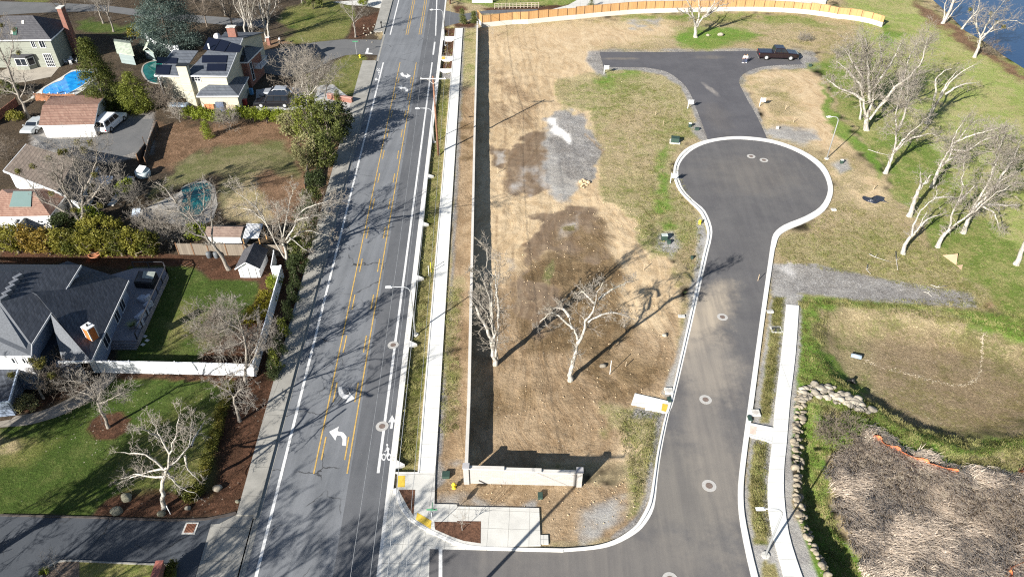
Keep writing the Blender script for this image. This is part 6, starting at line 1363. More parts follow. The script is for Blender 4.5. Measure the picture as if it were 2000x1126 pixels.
w2 = offset([SE2.xy, NE2.xy, Vector((NE2.x - 9, NE2.y + 3.4)), Vector((SE2.x - 7, SE2.y + 6))], .55); walls(hH, w2, 3.1, W_blue, 'east_wall')
Lw = (w2[1] - w2[0]).length
for s0, s1, a_, b_ in ((2.9, 4.3, .8, 2.5), (7.0, 8.2, .9, 2.4), (9.0, 10.2, .9, 2.4)): 
    if s1 < Lw: window(hH, w2[0], w2[1], s0, s1, a_, b_, 2)
for a_, b_ in ((SE1, (91, 640)),): pass
# courtyard roof between wings and low front roofs
q = [G(60, 692, 3.0), G(86, 692, 3.0), G(125, 662, 3.0), G(98, 612, 3.0)]; mb = MB(); mb.slab([V3(p, 3.0) for p in q], .2); mb.build('flat_roof', S_navy, hH)
a, b, c_, d_ = G(-60, 712, 3.1), G(37, 712, 3.1), G(17, 782, 2.7), G(-60, 790, 2.7); roof(hH, [[a, b, c_, d_]], S_navy, .2, 'porch_roof'); fascia(hH, [(b, c_), (c_, d_)], plain('blue_trim', (.42, .50, .62), .6, .1)); walls(hH, offset([Vector(p[:2]) for p in (a, b, c_, d_)], .6), 2.6, W_blue, 'porch_wall')
mb = MB(); p = GT(30, 807); mb.tube([V3(p, 0), V3(p, 2.7)], [.14, .14], 12); mb.build('column', M_white, hH)
mb = MB(); q = [G(110, 716, 2.6), G(150, 716, 2.6), G(160, 736, 2.0), G(118, 736, 2.0)]; mb.slab(q, .15); mb.build('entry_roof', S_navy, hH)
walls(hH, offset([Vector(p[:2]) for p in (G(105, 722, 2), G(168, 722, 2), G(160, 700, 2), G(100, 700, 2))], .3), 2.2, wS, 'entry_wall')
# orange chimney
c = G(173, 641, 5.0); mb = MB(); mb.box((c.x, c.y, 4.45), (.95, .78, 1.6), R(-30)); ch = mb.build('chimney', plain('chimney_orange', (.44, .13, .035), .7, .15), hH)
mb = MB(); mb.box((c.x, c.y, 5.3), (1.1, .93, .1), R(-30))
for i in (-1, 1):
    for j in (-1, 1): d = Matrix.Rotation(R(-30), 3, 'Z') @ Vector((i * .47, j * .39, 0)); mb.box((c.x + d.x, c.y + d.y, 4.5), (.09, .09, 1.5), R(-30))
mb.build('chimney_cap', M_white, ch); mb = MB(); mb.tube([(c.x, c.y, 5.35), (c.x, c.y, 5.6)], [.1, .1], 10); mb.build('flue', M_black, ch)
mb = MB(); 
for k in range(5): p = G(4 + 7.0 * k, 576 - 10.2 * k, 7.5 - .0 * k); mb.box((p.x, p.y, 6.9), (.9, .45, .8), R(60))
split_build(mb, 'roof_vent', plain('vent_grey', (.14, .15, .17), .6, .1), hH)
# deck, steps, railing
dz = .75
q = [G(150, 556, dz), G(262, 523, dz), G(322, 523, dz), G(327, 533, dz), G(268, 664, dz), G(210, 664, dz)]; mb = MB(); mb.prism([tuple(p[:2]) for p in q], -.1, dz); dk = mb.build('deck', siding('deck_boards', (.25, .24, .26), .3, True, .3), hH)
for k in range(3): mb = MB(); a, b, c_, d_ = [G(x, y, dz - .2 * (k + 1)) for x, y in ((211, 664 + 5 * k), (270, 664 + 5 * k), (266, 671 + 5 * k), (210, 671 + 5 * k))]; mb.prism([tuple(p[:2]) for p in (a, b, c_, d_)], -.1, dz - .2 * (k + 1)); mb.build('step', siding('deck_boards_b', (.22, .21, .22), .3, True, .3), dk)
mb = MB(); rl_ = [G(262, 523, dz), G(322, 523, dz), G(327, 533, dz), G(268, 662, dz)]
for a, b in zip(rl_[:-1], rl_[1:]):
    mb.bar(V3(a, dz + .95), V3(b, dz + .95), .12, .05); mb.bar(V3(a, dz + .12), V3(b, dz + .12), .05, .05); n = max(2, int((b - a).length / 1.9))
    for k in range(n + 1): p = a.lerp(b, k / n); mb.box((p.x, p.y, dz + .5), (.12, .12, 1.0))
mb.build('railing', plain('dark_rail', (.045, .045, .05), .6, .2), dk)
a, b, c_, d_ = G(260, 550, 1.7), G(298, 553, 1.7), G(306, 531, 1.7), G(270, 527, 1.7)
hot = empty('hot_tub', G(280, 545, dz), 'square dark hot tub with folded cover on the shaded deck', 'hot tub'); mb = MB(); mb.prism([tuple(p[:2]) for p in (a, b, c_, d_)], dz, 1.6); mb.build('shell', M_black, hot, bevel=.05); mb = MB(); mb.prism([tuple(a.lerp(c_, .08)[:2]), tuple(b.lerp(d_, .08)[:2]), tuple(c_.lerp(a, .08)[:2]), tuple(d_.lerp(b, .08)[:2])], 1.6, 1.68); mb.build('cover', plain('tub_cover', (.07, .07, .075), .6), hot, bevel=.02)
mb = MB(); mb.slab([G(x, y, 1.75) for x, y in ((280, 529), (304, 530), (299, 544), (277, 542))], .06); mb.build('folded_cover', plain('cover_light', (.30, .33, .30), .5), hot, bevel=.02)
for i, (x, y, sx, sy, lab) in enumerate([(283, 586, 1.5, .9, 'grey-covered chair block nearest the hot tub on the deck'), (291, 598, .9, .8, 'small grey-covered chair between the two long covers'), (278, 618, .9, 1.6, 'long grey-covered sofa against the deck railing'), (274, 636, .8, .8, 'last grey-covered chair by the spiky plant')]):
    p = G(x, y, dz); e = empty('covered_chair', p, lab, 'chair', 'covered furniture on the deck', R(-20)); cm = plain('cover_cloth', (.40, .42, .48), .9, .12, 3)
    mb = MB(); mb.box((0, 0, .22), (sx, sy, .44)); mb.build('seat', cm, e, bevel=.08, local=True); mb = MB(); mb.box((sx * .38, 0, .62), (sx * .24, sy, .45)); mb.build('backrest', cm, e, bevel=.08, local=True)
p = G(260, 641, dz); e = empty('spiky_plant', p, 'pale green spiky potted plant on the deck corner', 'potted plant'); mb = MB(); mb.lathe([(.2, 0), (.27, .4), (.24, .4)], tuple(p), 12); mb.build('pot', plain('pot_grey', (.15, .14, .14)), e, True)
rng = np.random.RandomState(4); V_, F_ = blades(rng, np.array([[p.x, p.y, p.z + .4]]), 90, 1.0, .06, .8, lambda Q: 6.3 * rng.rand(len(Q)), .05)
an_ = rng.uniform(0, 6.3, 90); V_, F_ = [], []; mb = MB()
for a_ in an_: d = Vector((math.cos(a_), math.sin(a_), rng.uniform(.1, 1.2))).normalized(); s_ = Vector((-math.sin(a_), math.cos(a_), 0)) * .035; o_ = p + Vector((0, 0, .45)); mb.mesh([o_ - s_, o_ + s_, o_ + d * rng.uniform(.6, .95)], [(0, 1, 2)])
mb.build('foliage', leafmat('leaf_yucca', (.22, .27, .10), (.32, .34, .16)), e)
e = empty('planter_pot', G(187, 500), 'low round terracotta pot on the bark above the dark blue roof', 'pot'); mb = MB(); mb.lathe([(.55, 0), (.8, .5), (.72, .5), (.6, .35), (0.01, .35)], tuple(G(187, 502)), 18); mb.build('pot', plain('terracotta', (.40, .17, .09), .8), e, True)
for i, (x, y) in enumerate([(283, 656), (287, 664), (279, 672)]):
    mb = MB(); p = G(x, y, .06); mb.box((p.x, p.y, .02), (.42, .36, .08), R(-25)); one(mb, 'stepping_stone', M_conc, ['stepping stone nearest the lawn beside the deck', 'middle stepping stone beside the deck', 'stepping stone by the deck steps'][i], 'paving stone', 'stepping stones beside the deck')

# ------------------------------------------------------------------ fences
def panel_fence(name, label, pts, h, mat, postmat, step=2.4, th=.05, cap=.1, cat='fence', pw=.13):
    e = empty(name, V3(pts[0], tz(pts[0][0], pts[0][1])), label, cat); mb = MB(); mp = MB()
    for a, b in zip(pts[:-1], pts[1:]):
        a, b = V3(a, 0), V3(b, 0); mb.bar(a + Vector((0, 0, h / 2)), b + Vector((0, 0, h / 2)), th, h); mb.bar(a + Vector((0, 0, h - .04)), b + Vector((0, 0, h - .04)), th + .06, .1)
        n = max(1, round((b - a).length / step))
        for k in range(n + 1): p = a.lerp(b, k / n); mp.box((p.x, p.y, (h + cap) / 2), (pw, pw, h + cap), math.atan2((b - a).y, (b - a).x))
    mb.build('panel', mat, e); split_build(mp, 'post', postmat, e); return e
M_vseam = siding('vinyl_boards', (.82, .84, .87), .45, True, .12)
panel_fence('vinyl_fence', 'white vinyl privacy fence round the side lawn, turning at the road corner', [G(186, 727), G(300, 729), G(400, 731), G(500, 734), G(528, 636), G(554, 541)], 1.78, M_vseam, M_vinyl)
panel_fence('vinyl_fence', 'short white fence return joining the shed end of the side fence', [G(535, 542), G(553, 541)], 1.8, M_vseam, M_vinyl)
panel_fence('vinyl_fence', 'white fence stub running back beside the garden shed', [G(535, 542), G(540, 512)], 1.8, M_vseam, M_vinyl)
panel_fence('wood_fence', 'weathered brown board fence behind the garden shed', [G(350, 496.5), G(410, 498), G(480, 498.5), G(557, 500)], 1.75, M_woodg, M_post)
panel_fence('wood_fence', 'dark slatted gate fence at the brown yard corner', [G(272, 318), G(288, 296), G(284, 285)], 1.5, plain('dark_fence', (.06, .05, .045), .8, .3), M_post)
panel_fence('wood_fence', 'dark board fence running down beside the brown yard', [G(310, 250), G(296, 285), G(286, 322)], 1.3, plain('dark_fence', (.06, .05, .045), .8, .3), M_post)
panel_fence('wood_fence', 'low reddish board fence left of the leaning bare tree', [G(-20, 250), G(36, 206)], 1.4, plain('red_boards', (.22, .09, .06), .8, .3), M_post)
panel_fence('wood_fence', 'leaning board fence among the roadside bushes', [G(598, 380), G(604, 340)], 1.7, M_woodg, M_post)
# long block wall, corner pillar, stepped end wall
WM = concrete('block_wall', (.60, .575, .53), 0, 0, .3)
t = NT('block_face'); sp_ = t.n('ShaderNodeSeparateXYZ', Vector=t.co).outputs; cb = t.n('ShaderNodeCombineXYZ', i0=t.math('ADD', sp_[0], sp_[1]), i1=sp_[2], i2=0.0).outputs[0]
br = t.n('ShaderNodeTexBrick', Vector=cb, Scale=1.0, Mortar__Size=.012, Brick__Width=.42, Row__Height=.2); br.inputs['Color1'].default_value = (.37, .365, .36, 1); br.inputs['Color2'].default_value = (.31, .305, .30, 1); br.inputs['Mortar'].default_value = (.28, .265, .245, 1)
BF = t.out(t.mix(t.math('MULTIPLY', t.noise(1.0, 5, .7), .35), br.outputs['Color'], (.40, .36, .30)), .9, t.noise(9, 4), .4)
e = empty('block_wall', G(1000, 945), 'long pale block wall along the pavement with a stepped return at its near end', 'wall')
z = 1.55; Lc = [(931.5, 42), (925, 280), (920, 500), (913.5, 780), (908.5, 905)]
a = G(908, 905, z); mb = MB(); cp = MB()
cen = [G(x + (y + 573) * .0016, y, z) for x, y in Lc]
for p, q_ in zip(cen[:-1], cen[1:]): mb.bar(V3(p, z / 2 - .15), V3(q_, z / 2 - .15), .22, z + .18); cp.bar(V3(p, z - .0), V3(q_, z - .0), .32, .12)
mb.build('long_wall', BF, e); cp.build('coping', WM, e)
zc = 2.2; P0 = G(914, 941); P1 = G(1128, 946.5); u = (P1 - P0).normalized(); Lw = (P1 - P0).length; nseg = 3; mb = MB(); cp = MB()
for k in range(nseg): 
    h_ = (2.15, 2.0, 1.85)[k]; a, b = P0 + u * (Lw * (k / nseg)), P0 + u * (Lw * ((k + 1) / nseg)); mb.bar(V3(a, h_ / 2), V3(b, h_ / 2), .24, h_); cp.bar(V3(a, h_ + .045), V3(b, h_ + .045), .4, .1)
mb.build('end_wall', BF, e); cp.build('coping', WM, e); mb = MB(); cp = MB()
for p, h_ in ((P0 - u * .1, 2.35), (P1 + u * .1, 2.15)): mb.box((p.x, p.y, h_ / 2), (.5, .5, h_), math.atan2(u.y, u.x)); cp.box((p.x, p.y, h_ + .05), (.62, .62, .1), math.atan2(u.y, u.x))
split_build(mb, 'pillar', BF, e); split_build(cp, 'pillar_cap', concrete('cap_grey', (.42, .41, .42)), e)
# cedar fence on its concrete footing wall
base = [(942, 53.5), (975, 50), (1000, 47.5), (1032, 46.5), (1070, 42.5), (1107, 39), (1124, 37.5), (1157, 34), (1191, 31), (1225, 28), (1260, 26), (1295, 25), (1330, 24), (1365, 23.3), (1400, 22.5), (1435, 22), (1470, 22), (1510, 23), (1547, 25), (1580, 28), (1616, 33), (1633, 36), (1656, 38), (1679, 41.5), (1700, 46), (1722, 53)]
fh = [2.55, 2.6, 2.65, 2.7, 2.6, 2.5, 2.75, 2.7, 2.7, 2.7, 2.65, 2.6, 2.6, 2.55, 2.5, 2.5, 2.5, 2.45, 2.4, 2.6, 2.45, 2.4, 2.45, 2.35, 2.35]
e = empty('cedar_fence', G(1330, 24), 'bright cedar fence on a white concrete footing across the top of the plot', 'fence')
mw, mb, mp = MB(), MB(), MB(); pts = [G(*p) for p in base]; pts = [G(933, 42)] + pts; fh = [2.6] + fh
for i, (a, b) in enumerate(zip(pts[:-1], pts[1:])):
    h_ = fh[min(i, len(fh) - 1)]; mw.bar(V3(a, .45), V3(b, .45), .25, 1.1); mb.bar(V3(a, 1.02 + (h_ - 1.02) / 2), V3(b, 1.02 + (h_ - 1.02) / 2), .05, h_ - 1.02); mb.bar(V3(a, h_), V3(b, h_), .12, .06)
    n = max(1, round((b - a).length / 2.4))
    for k in range(n): p = a.lerp(b, k / n); mp.box((p.x, p.y - .05, 1.0 + (h_ - .95) / 2), (.10, .12, h_ - .95))
mw.build('footing_wall', concrete('footing', (.52, .50, .45), 0, 0, .15), e); mb.build('panel', M_wood, e); split_build(mp, 'post', M_post, e)
mb = MB(); a, b = G(966, 17.5), G(1052, 15.5); n = 12
for k in range(n + 1): p = a.lerp(b, k / n); mb.box((p.x, p.y, .65), (.14, .14, 1.3))
for z_ in (.4, .8, 1.2): mb.bar(V3(a, z_), V3(b, z_), .06, .12)
one(mb, 'rail_fence', plain('pale_wood', (.36, .31, .24), .8), 'three-rail wooden paddock fence beyond the top lane', 'fence')
mb = MB(); a, b = G(922, 6), G(962, 6)
mb.bar(V3(a, .6), V3(b, .6), .1, 1.2); one(mb, 'field_gate', M_conc, 'pale gate across the lane at the top edge', 'gate')
# shed-size building edge beyond the fence
e = empty('shed_building', G(1590, 2), 'grey building corner at the top edge beyond the cedar fence', 'building'); q = [G(1460, 6), G(1612, 6), G(1612, -30), G(1460, -30)]
# orange silt fences
def silt(label, L, h, seed):
    e = empty('silt_fence', GT(*L[0]), label, 'silt fence'); P = [GT(x, y) for x, y in smooth_px(L, 5)]; mb = MB(); ms = MB(); rng = random.Random(seed)
    for i, (a, b) in enumerate(zip(P[:-1], P[1:])):
        ha, hb = [h * (1 + .18 * math.sin(k * 1.7)) for k in (i, i + 1)]; la, lb = [Vector((.45 * math.sin(k * .9), -.35, 0)) * .8 for k in (i, i + 1)]
        mb.slab([a - la * .2 + Vector((0, 0, .02)), b - lb * .2 + Vector((0, 0, .02)), b + lb + Vector((0, 0, hb)), a + la + Vector((0, 0, ha))], .015)
        if i % 2 == 0: ms.tube([a - Vector((0, 0, .2)), a + Vector((rng.uniform(-.1, .1), .05, h * 1.15))], [.03, .03], 6)
    mb.build('fabric', plain('orange_fabric', (.62, .19, .075), .7, .25, 2), e); split_build(ms, 'stake', M_post, e)
silt('sagging orange silt fence between the basin rim and the wetland', [(1703, 852), (1725, 866), (1752, 880), (1790, 897), (1830, 911), (1868, 922)], .55, 1)
silt('orange silt fence at the bottom right corner', [(1958, 1130), (1975, 1108), (2004, 1088)], .55, 2); silt('torn orange silt fence end at the right edge', [(1988, 922), (2004, 915)], .5, 3)

# ------------------------------------------------------------------ street furniture
def street_lamp(base, top, arm_dx, label, grp='cobra-head street lamps'):
    B = GT(*base); h = GY(top[0], top[1], B.y).z; e = empty('street_lamp', B, label, 'street lamp', grp)
    mb = MB(); mb.lathe([(.34, -.3), (.34, .12), (.0, .12)], tuple(B), 16); mb.build('footing', M_conc, e, False)
    mb = MB(); r_ = .75; mb.tube([B, B + Vector((0, 0, h - r_))] + [B + Vector((-r_ * (1 - math.cos(a)), 0, h - r_ + r_ * math.sin(a))) for a in (R(25), R(50), R(75), R(90))] + [B + Vector((-arm_dx * .92, 0, h + .02))], [.10, .07, .06, .055, .05, .045, .035], 10)
    mb.build('pole', M_steel, e, True)
    p = B + Vector((-arm_dx - .2, 0, h)); mb = MB(); mb.box(p, (.75, .3, .12)); mb.box(p + Vector((.05, 0, .09)), (.4, .2, .09)); hd = mb.build('lamp_head', plain('lamp_grey', (.62, .63, .62), .5, .05), e, bevel=.03)
    mb = MB(); mb.box(p - Vector((.08, 0, .08)), (.45, .22, .05)); mb.build('lens', plain('lamp_lens', (.7, .7, .66), .3, .05), hd); return e
def armlen(base, top, endx): B = GT(*base); return (top[0] - endx) * B.y / AB(top[1])[0]
for b_, t_, ex_, lab in [((811.6, 654), (802, 557), 764, 'street lamp on the planting strip beside the manhole in the bike lane'), ((848, 278), (842, 209), 817, 'street lamp overlapping the wooden utility pole'), ((869, 89), (866, 17), 846, 'street lamp farthest up the old road'), ((1614.5, 310), (1637, 228), 1619, 'street lamp east of the turning circle'), ((1495, 1084), (1531, 993), 1490, 'street lamp on the verge at the bottom right')]:
    street_lamp(b_, t_, armlen(b_, t_, ex_), lab)
def utility_pole(B, h, label):
    e = empty('utility_pole', B, label, 'utility pole', 'wooden utility poles'); u = Vector((math.cos(YAW), -math.sin(YAW) * -1, 0)); mb = MB(); mb.tube([B - Vector((0, 0, .3)), B + Vector((0, 0, h))], [.19, .12], 12); mb.build('pole', bark('pole_wood', (.26, .13, .08), (.13, .07, .045)), e, True)
    mb = MB(); mb.bar(B + Vector((-1.9, -.15, h - .35)), B + Vector((1.9, -.15, h - .35)), .12, .14); mb.bar(B + Vector((-.9, -.12, h - .4)), B + Vector((0, -.1, h - 1.2)), .04, .05); mb.bar(B + Vector((.9, -.12, h - .4)), B + Vector((0, -.1, h - 1.2)), .04, .05); mb.build('crossarm', plain('arm_pale', (.55, .53, .5), .7, .2), e)
    mb = MB()
    for x in (-1.75, -.5, 1.75): mb.lathe([(.05, 0), (.08, .06), (.05, .12), (.08, .18), (0, .24)], tuple(B + Vector((x, -.15, h - .28))), 8)
    split_build(mb, 'insulator', plain('insulator', (.5, .5, .5), .3), e); return e
PB = GT(856.5, 303); ph = 13.2; PB2 = PB + Vector((.0414 * 80, -80, 0)); PB3 = PB + Vector((-.0414 * 75, 75, 0))
utility_pole(PB, ph, 'tall brown wooden utility pole with pale crossarm by the new kerb'); utility_pole(PB2, ph, 'wooden utility pole further south along the wires'); utility_pole(PB3, ph, 'wooden utility pole further north along the wires')
e = empty('overhead_wires', PB + Vector((0, 0, ph)), 'overhead wires running above the old road between the poles', 'wires')
for x, zz, nm in ((-1.75, -.05, 'wire'), (-.5, -.05, 'wire'), (1.75, -.05, 'wire'), (.1, -3.0, 'cable')):
    mb = MB(); pp = []
    for A0, A1 in ((PB2, PB), (PB, PB3)):
        for k in range(17 if A0 is PB else 16): f_ = k / 16; p = A0.lerp(A1, f_); pp.append(p + Vector((x, -.15, ph + zz - 1.0 * 4 * f_ * (1 - f_))))
    mb.tube(pp, [.014 if nm == 'wire' else .024] * len(pp), 5); mb.build(nm, plain('wire_grey', (.34, .35, .36), .6, .1), e)
def hydrant(px, label):
    B = GT(*px); e = empty('fire_hydrant', B, label, 'fire hydrant', 'yellow fire hydrants'); y = plain('hydrant_yellow', (.78, .55, .03), .5, .1); mb = MB()
    mb.lathe([(.2, 0), (.2, .06), (.13, .08), (.13, .5), (.18, .52), (.18, .58), (.14, .66), (.06, .74), (0, .76)], tuple(B), 14); mb.build('barrel', y, e, True)
    mb = MB(); mb.tube([B + Vector((-.24, 0, .42)), B + Vector((.24, 0, .42))], [.07, .07], 10); mb.build('outlet', y, e, True); mb = MB(); mb.tube([B + Vector((0, -.28, .38)), B + Vector((0, -.05, .38))], [.09, .09], 10); mb.build('front_outlet', y, e, True)
hydrant((887, 952), 'yellow hydrant at the outside corner of the block wall'); hydrant((703.5, 113), 'yellow hydrant at the corner of the verge lawn'); hydrant((1366.5, 437), 'yellow hydrant where the turning circle narrows')
def cabinet(px, d, label, pad=True, lid=None, rz=0.0, mat=None):
    d = tuple(x * .85 for x in d); B = GT(*px); e = empty('utility_cabinet', B, label, 'utility box', None, rz); zz = 0
    if pad: mb = MB(); mb.box((0, 0, .03), (d[0] * 1.35, d[1] * 1.5, .14)); mb.build('pad', M_conc, e, local=True); zz = .1
    mb = MB(); mb.box((0, 0, zz + d[2] / 2), d); mb.build('case', mat or M_green, e, bevel=.03, local=True); mb = MB(); mb.box((0, 0, zz + d[2] + .03), (d[0] * 1.06, d[1] * 1.06, .06)); mb.build('lid', lid or mat or M_green, e, bevel=.02, local=True); return e
cabinet((1318, 277), (1.5, 1.2, .8), 'large green transformer on a white pad left of the turning circle', rz=R(-12))
cabinet((1347, 248), (.5, .5, .8), 'narrow green cabinet left of the upper asphalt', False, plain('lid_white', (.75, .76, .74))); cabinet((1361, 254), (.7, .6, .45), 'squat green cabinet beside the upper asphalt edge', False)
cabinet((1297, 468), (.9, .7, .9), 'grey-topped tall cabinet on the gravel pad west of the street', False, plain('lid_grey', (.45, .5, .48))); cabinet((1306, 475), (.5, .5, .5), 'small green box in front of the grey-topped cabinet', False)
cabinet((871.5, 929), (.8, .75, .35), 'green utility box beside the new pavement end', False); cabinet((1055, 970), (.5, .7, .35), 'green utility box on the rough ground below the end wall', False); cabinet((1351, 505), (.35, .35, .4), 'tiny green box by the western kerb', False)
cabinet((1582, 130), (.6, .5, .5), 'green box at the east tip of the upper asphalt', False); cabinet((1643, 319), (.5, .45, .7), 'dark small cabinet right of the eastern street lamp', False, plain('lid_white', (.75, .76, .74)))
cabinet((1062, 1054), (.9, 1.0, .08), 'flat white meter lid at the plaza edge', False, mat=M_conc); cabinet((1331, 618), (.9, .5, .1), 'flat pale meter lid beside the western kerb', False, mat=M_conc); cabinet((1628, 410), (.8, .6, .12), 'white lid on the verge east of the turning circle', False, mat=M_conc); cabinet((1504, 609), (.9, .5, .1), 'flat pale meter lid near the top of the east pavement', False, mat=M_conc); cabinet((1518, 252), (.5, .4, .5), 'small white box on the gravel east of the upper asphalt', False, mat=M_conc)
def yard_sign(px, label, h=1.7, dx=1):
    B = GT(*px); e = empty('yard_sign', B, label, 'sign', 'white lot signs'); mb = MB(); mb.box((0, 0, h / 2), (.1, .1, h)); mb.box((.45 * dx, 0, h - .12), (1.0, .07, .08)); mb.build('post', M_white, e, local=True)
    mb = MB(); mb.box((.5 * dx, 0, h - .52), (.8, .04, .6)); mb.build('sign_panel', plain('sign_face', (.82, .82, .80), .5, .06, 3), e, local=True)
for px, lab in [((1343, 212), 'white hanging sign left of the upper asphalt'), ((1483, 208), 'white hanging sign right of the upper asphalt'), ((1309, 357), 'white hanging sign at the west rim of the turning circle'), ((1179.5, 144), 'white hanging sign at the west tip of the upper asphalt')]: yard_sign(px, lab)
def stakes(items):
    for px, h, lab, m in items: 
        B = GT(*px); mb = MB(); mb.box(B + Vector((0, 0, h / 2)), (.06, .06, h)); mb.box(B + Vector((0, 0, h - .05)), (.075, .075, .12)); one(mb, 'survey_stake', m, lab, 'stake', 'survey stakes')
Mst = plain('stake_wood', (.45, .36, .25), .8); Myel = plain('stake_yellow', (.8, .6, .02), .5, .1)
stakes([((1191, 730), 2.0, 'white survey stake beside the tan boulder', M_white), ((838, 540), 1.7, 'white marker stake in the planting strip', M_white), ((842, 531), 1.5, 'yellow marker stake in the planting strip', Myel), ((1257, 527), .9, 'wood stake on the west verge above the shadow', Mst), ((1480, 548), 1.0, 'wood stake at the head of the gravel track', Mst), ((1549, 240), 1.0, 'wood stake on the tan verge by the eastern lamp', Mst), ((1534, 214), .8, 'wood stake right of the upper asphalt', Mst), ((1705, 372), .9, 'wood stake behind the black tarpaulin', Mst), ((1280, 225), .9, 'wood stake on the grass left of the white sign', Mst), ((1295, 245), .9, 'wood stake above the large transformer', Mst), ((1222, 715), .7, 'wood stake near the east side of the dirt plot', Mst), ((972, 338), .9, 'wood stake beside the small wet patch', Mst), ((333, 1003), 1.2, 'white slanted marker post at the foot of the big white tree', M_white)])
# stop sign (seen edge on) and street name sign
B = GT(849, 1033); e = empty('street_sign', B, 'street sign pole with green blades at the plaza corner', 'street sign'); mb = MB(); mb.tube([(0, 0, 0), (0, 0, 2.9)], [.03, .03], 8); mb.build('pole', M_steel, e, local=True)
mb = MB(); mb.box((-.05, 0, 2.95), (.9, .03, .2)); mb.box((0, .1, 3.18), (.04, .8, .2)); mb.build('name_blade', plain('sign_green', (.06, .22, .12), .5), e, local=True); mb = MB()
q = [(math.cos(R(22.5 + 45 * k)) * .38, math.sin(R(22.5 + 45 * k)) * .38) for k in range(8)]; mb.mesh([(-.05, x, 2.35 + y) for x, y in q] + [(-.08, x, 2.35 + y) for x, y in q], [tuple(range(8)), tuple(range(15, 7, -1))] + [(k, (k + 1) % 8, 8 + (k + 1) % 8, 8 + k) for k in range(8)]); mb.build('sign_plate', M_steel, e, local=True)
B = GT(697, 107); e = empty('street_sign', B, 'thin street sign pole with green blade by the side road mouth', 'street sign'); mb = MB(); mb.tube([(0, 0, 0), (0, 0, 2.7)], [.04, .04], 8); mb.build('pole', M_steel, e, local=True); mb = MB(); mb.box((0, 0, 2.75), (1.1, .04, .22)); mb.build('name_blade', plain('sign_green', (.06, .22, .12), .5), e, local=True)
# mailboxes
for px, lab, m, grp in [((745.5, 56), 'black mailbox on a post at the old kerb', M_black, 0), ((548, 88), 'white mailbox on the bark under the birches', M_white, 0)]:
    B = GT(*px); e = empty('mailbox', B, lab, 'mailbox'); mb = MB(); mb.box((0, 0, .6), (.14, .14, 1.2)); mb.build('post', M_black if m is M_black else M_post, e, local=True); mb = MB(); mb.box((0, 0, 1.32), (.3, .55, .26)); mb.tube([(0, -.27, 1.43), (0, .27, 1.43)], [.15, .15], 10); mb.build('box', m, e, bevel=.02, local=True)
B = GT(526, 88); e = empty('brick_pillar', B, 'short brick pillar under the birches', 'pillar'); mb = MB(); mb.box((0, 0, .8), (.6, .6, 1.6)); mb.build('pillar', M_brick, e, local=True); mb = MB(); mb.box((0, 0, 1.65), (.75, .75, .12)); mb.build('cap', M_conc, e, local=True)
# low brick entrance walls
mb = MB(); q0, q1 = GT(641, 192), GT(689, 201); mb.bar(V3(q0, .45), V3(q1, .45), .5, .9); e = empty('brick_wall', q0, 'low curved brick garden wall by the verge lawn', 'wall'); mb.build('wall', M_brick, e); mb = MB(); mb.bar(V3(q0, .94), V3(q1, .94), .62, .09); mb.build('coping', plain('cop_pink', (.42, .24, .20), .8), e)
p0, p1 = G(312, 1094, 1.7), G(298, 1135, 1.7); e = empty('brick_wall', V3(p0, 0), 'reddish brick entrance wall with flat cap at the bottom edge', 'wall'); mb = MB(); mb.bar(V3(p0, .8), V3(p1, .8), .45, 1.7); mb.build('wall', M_brick, e); mb = MB(); mb.bar(V3(p0, 1.7), V3(p1, 1.7), .62, .1); mb.build('coping', plain('cop_red', (.36, .13, .10), .8, .15), e)
# manholes and drains
def manhole(px, r, label, z=.026, sq=False):
    B = G(*px); e = empty('manhole', V3(B, z), label, 'manhole cover', 'manhole covers'); mb = MB(); n = 28
    if sq: 
        mb.box((0, 0, .07), (r * 2.3, r * 2.3, .2)); mb.build('collar', M_conc, e, local=True, bevel=.02); z2_ = .175
    else:
        o = [(math.cos(2 * math.pi * k / n), math.sin(2 * math.pi * k / n)) for k in range(n)]
        mb.mesh([(x * r, y * r, .012) for x, y in o] + [(x * r * .5, y * r * .5, .012) for x, y in o] + [(x * r, y * r, -.02) for x, y in o], [(k, (k + 1) % n, n + (k + 1) % n, n + k) for k in range(n)] + [(k, 2 * n + k, 2 * n + (k + 1) % n, (k + 1) % n) for k in range(n)]); mb.build('collar', plain('collar_conc', (.40, .39, .37), .9, .15, 5), e, local=True); z2_ = .016
    mb = MB(); mb.lathe([(r * (.5 if not sq else .7), 0), (r * .48 if not sq else r * .68, z2_ - .004), (.0, z2_)], (0, 0, 0), n); mb.build('lid', plain('lid_iron', (.17, .13, .11), .7, .3, 8) if not sq else plain('lid_pale', (.45, .42, .38), .8, .2, 8), e, local=True)
for px, r_, lab in [((768, 673.5), .62, 'manhole ring in the bike lane by the street lamp'), ((746.5, 832), .64, 'manhole ring in the bike lane above the bicycle symbol'), ((1411, 619), .62, 'manhole ring on the new street beside the dirt fan'), ((1378, 780), .64, 'manhole ring on the new street level with the short side walk'), ((1385, 948), .66, 'manhole ring in the middle of the new street'), ((1309, 1131), .66, 'manhole ring cut by the bottom edge of the picture'), ((1467, 305.5), .66, 'left manhole ring of the pair in the turning circle'), ((1492, 313), .66, 'right manhole ring of the pair in the turning circle')]: manhole(px, r_, lab)
manhole((1306, 764), .36, 'square lid west of the new street, above the short side walk', .03, True); manhole((1475.5, 807), .36, 'square lid on the verge east of the new street', .03, True)
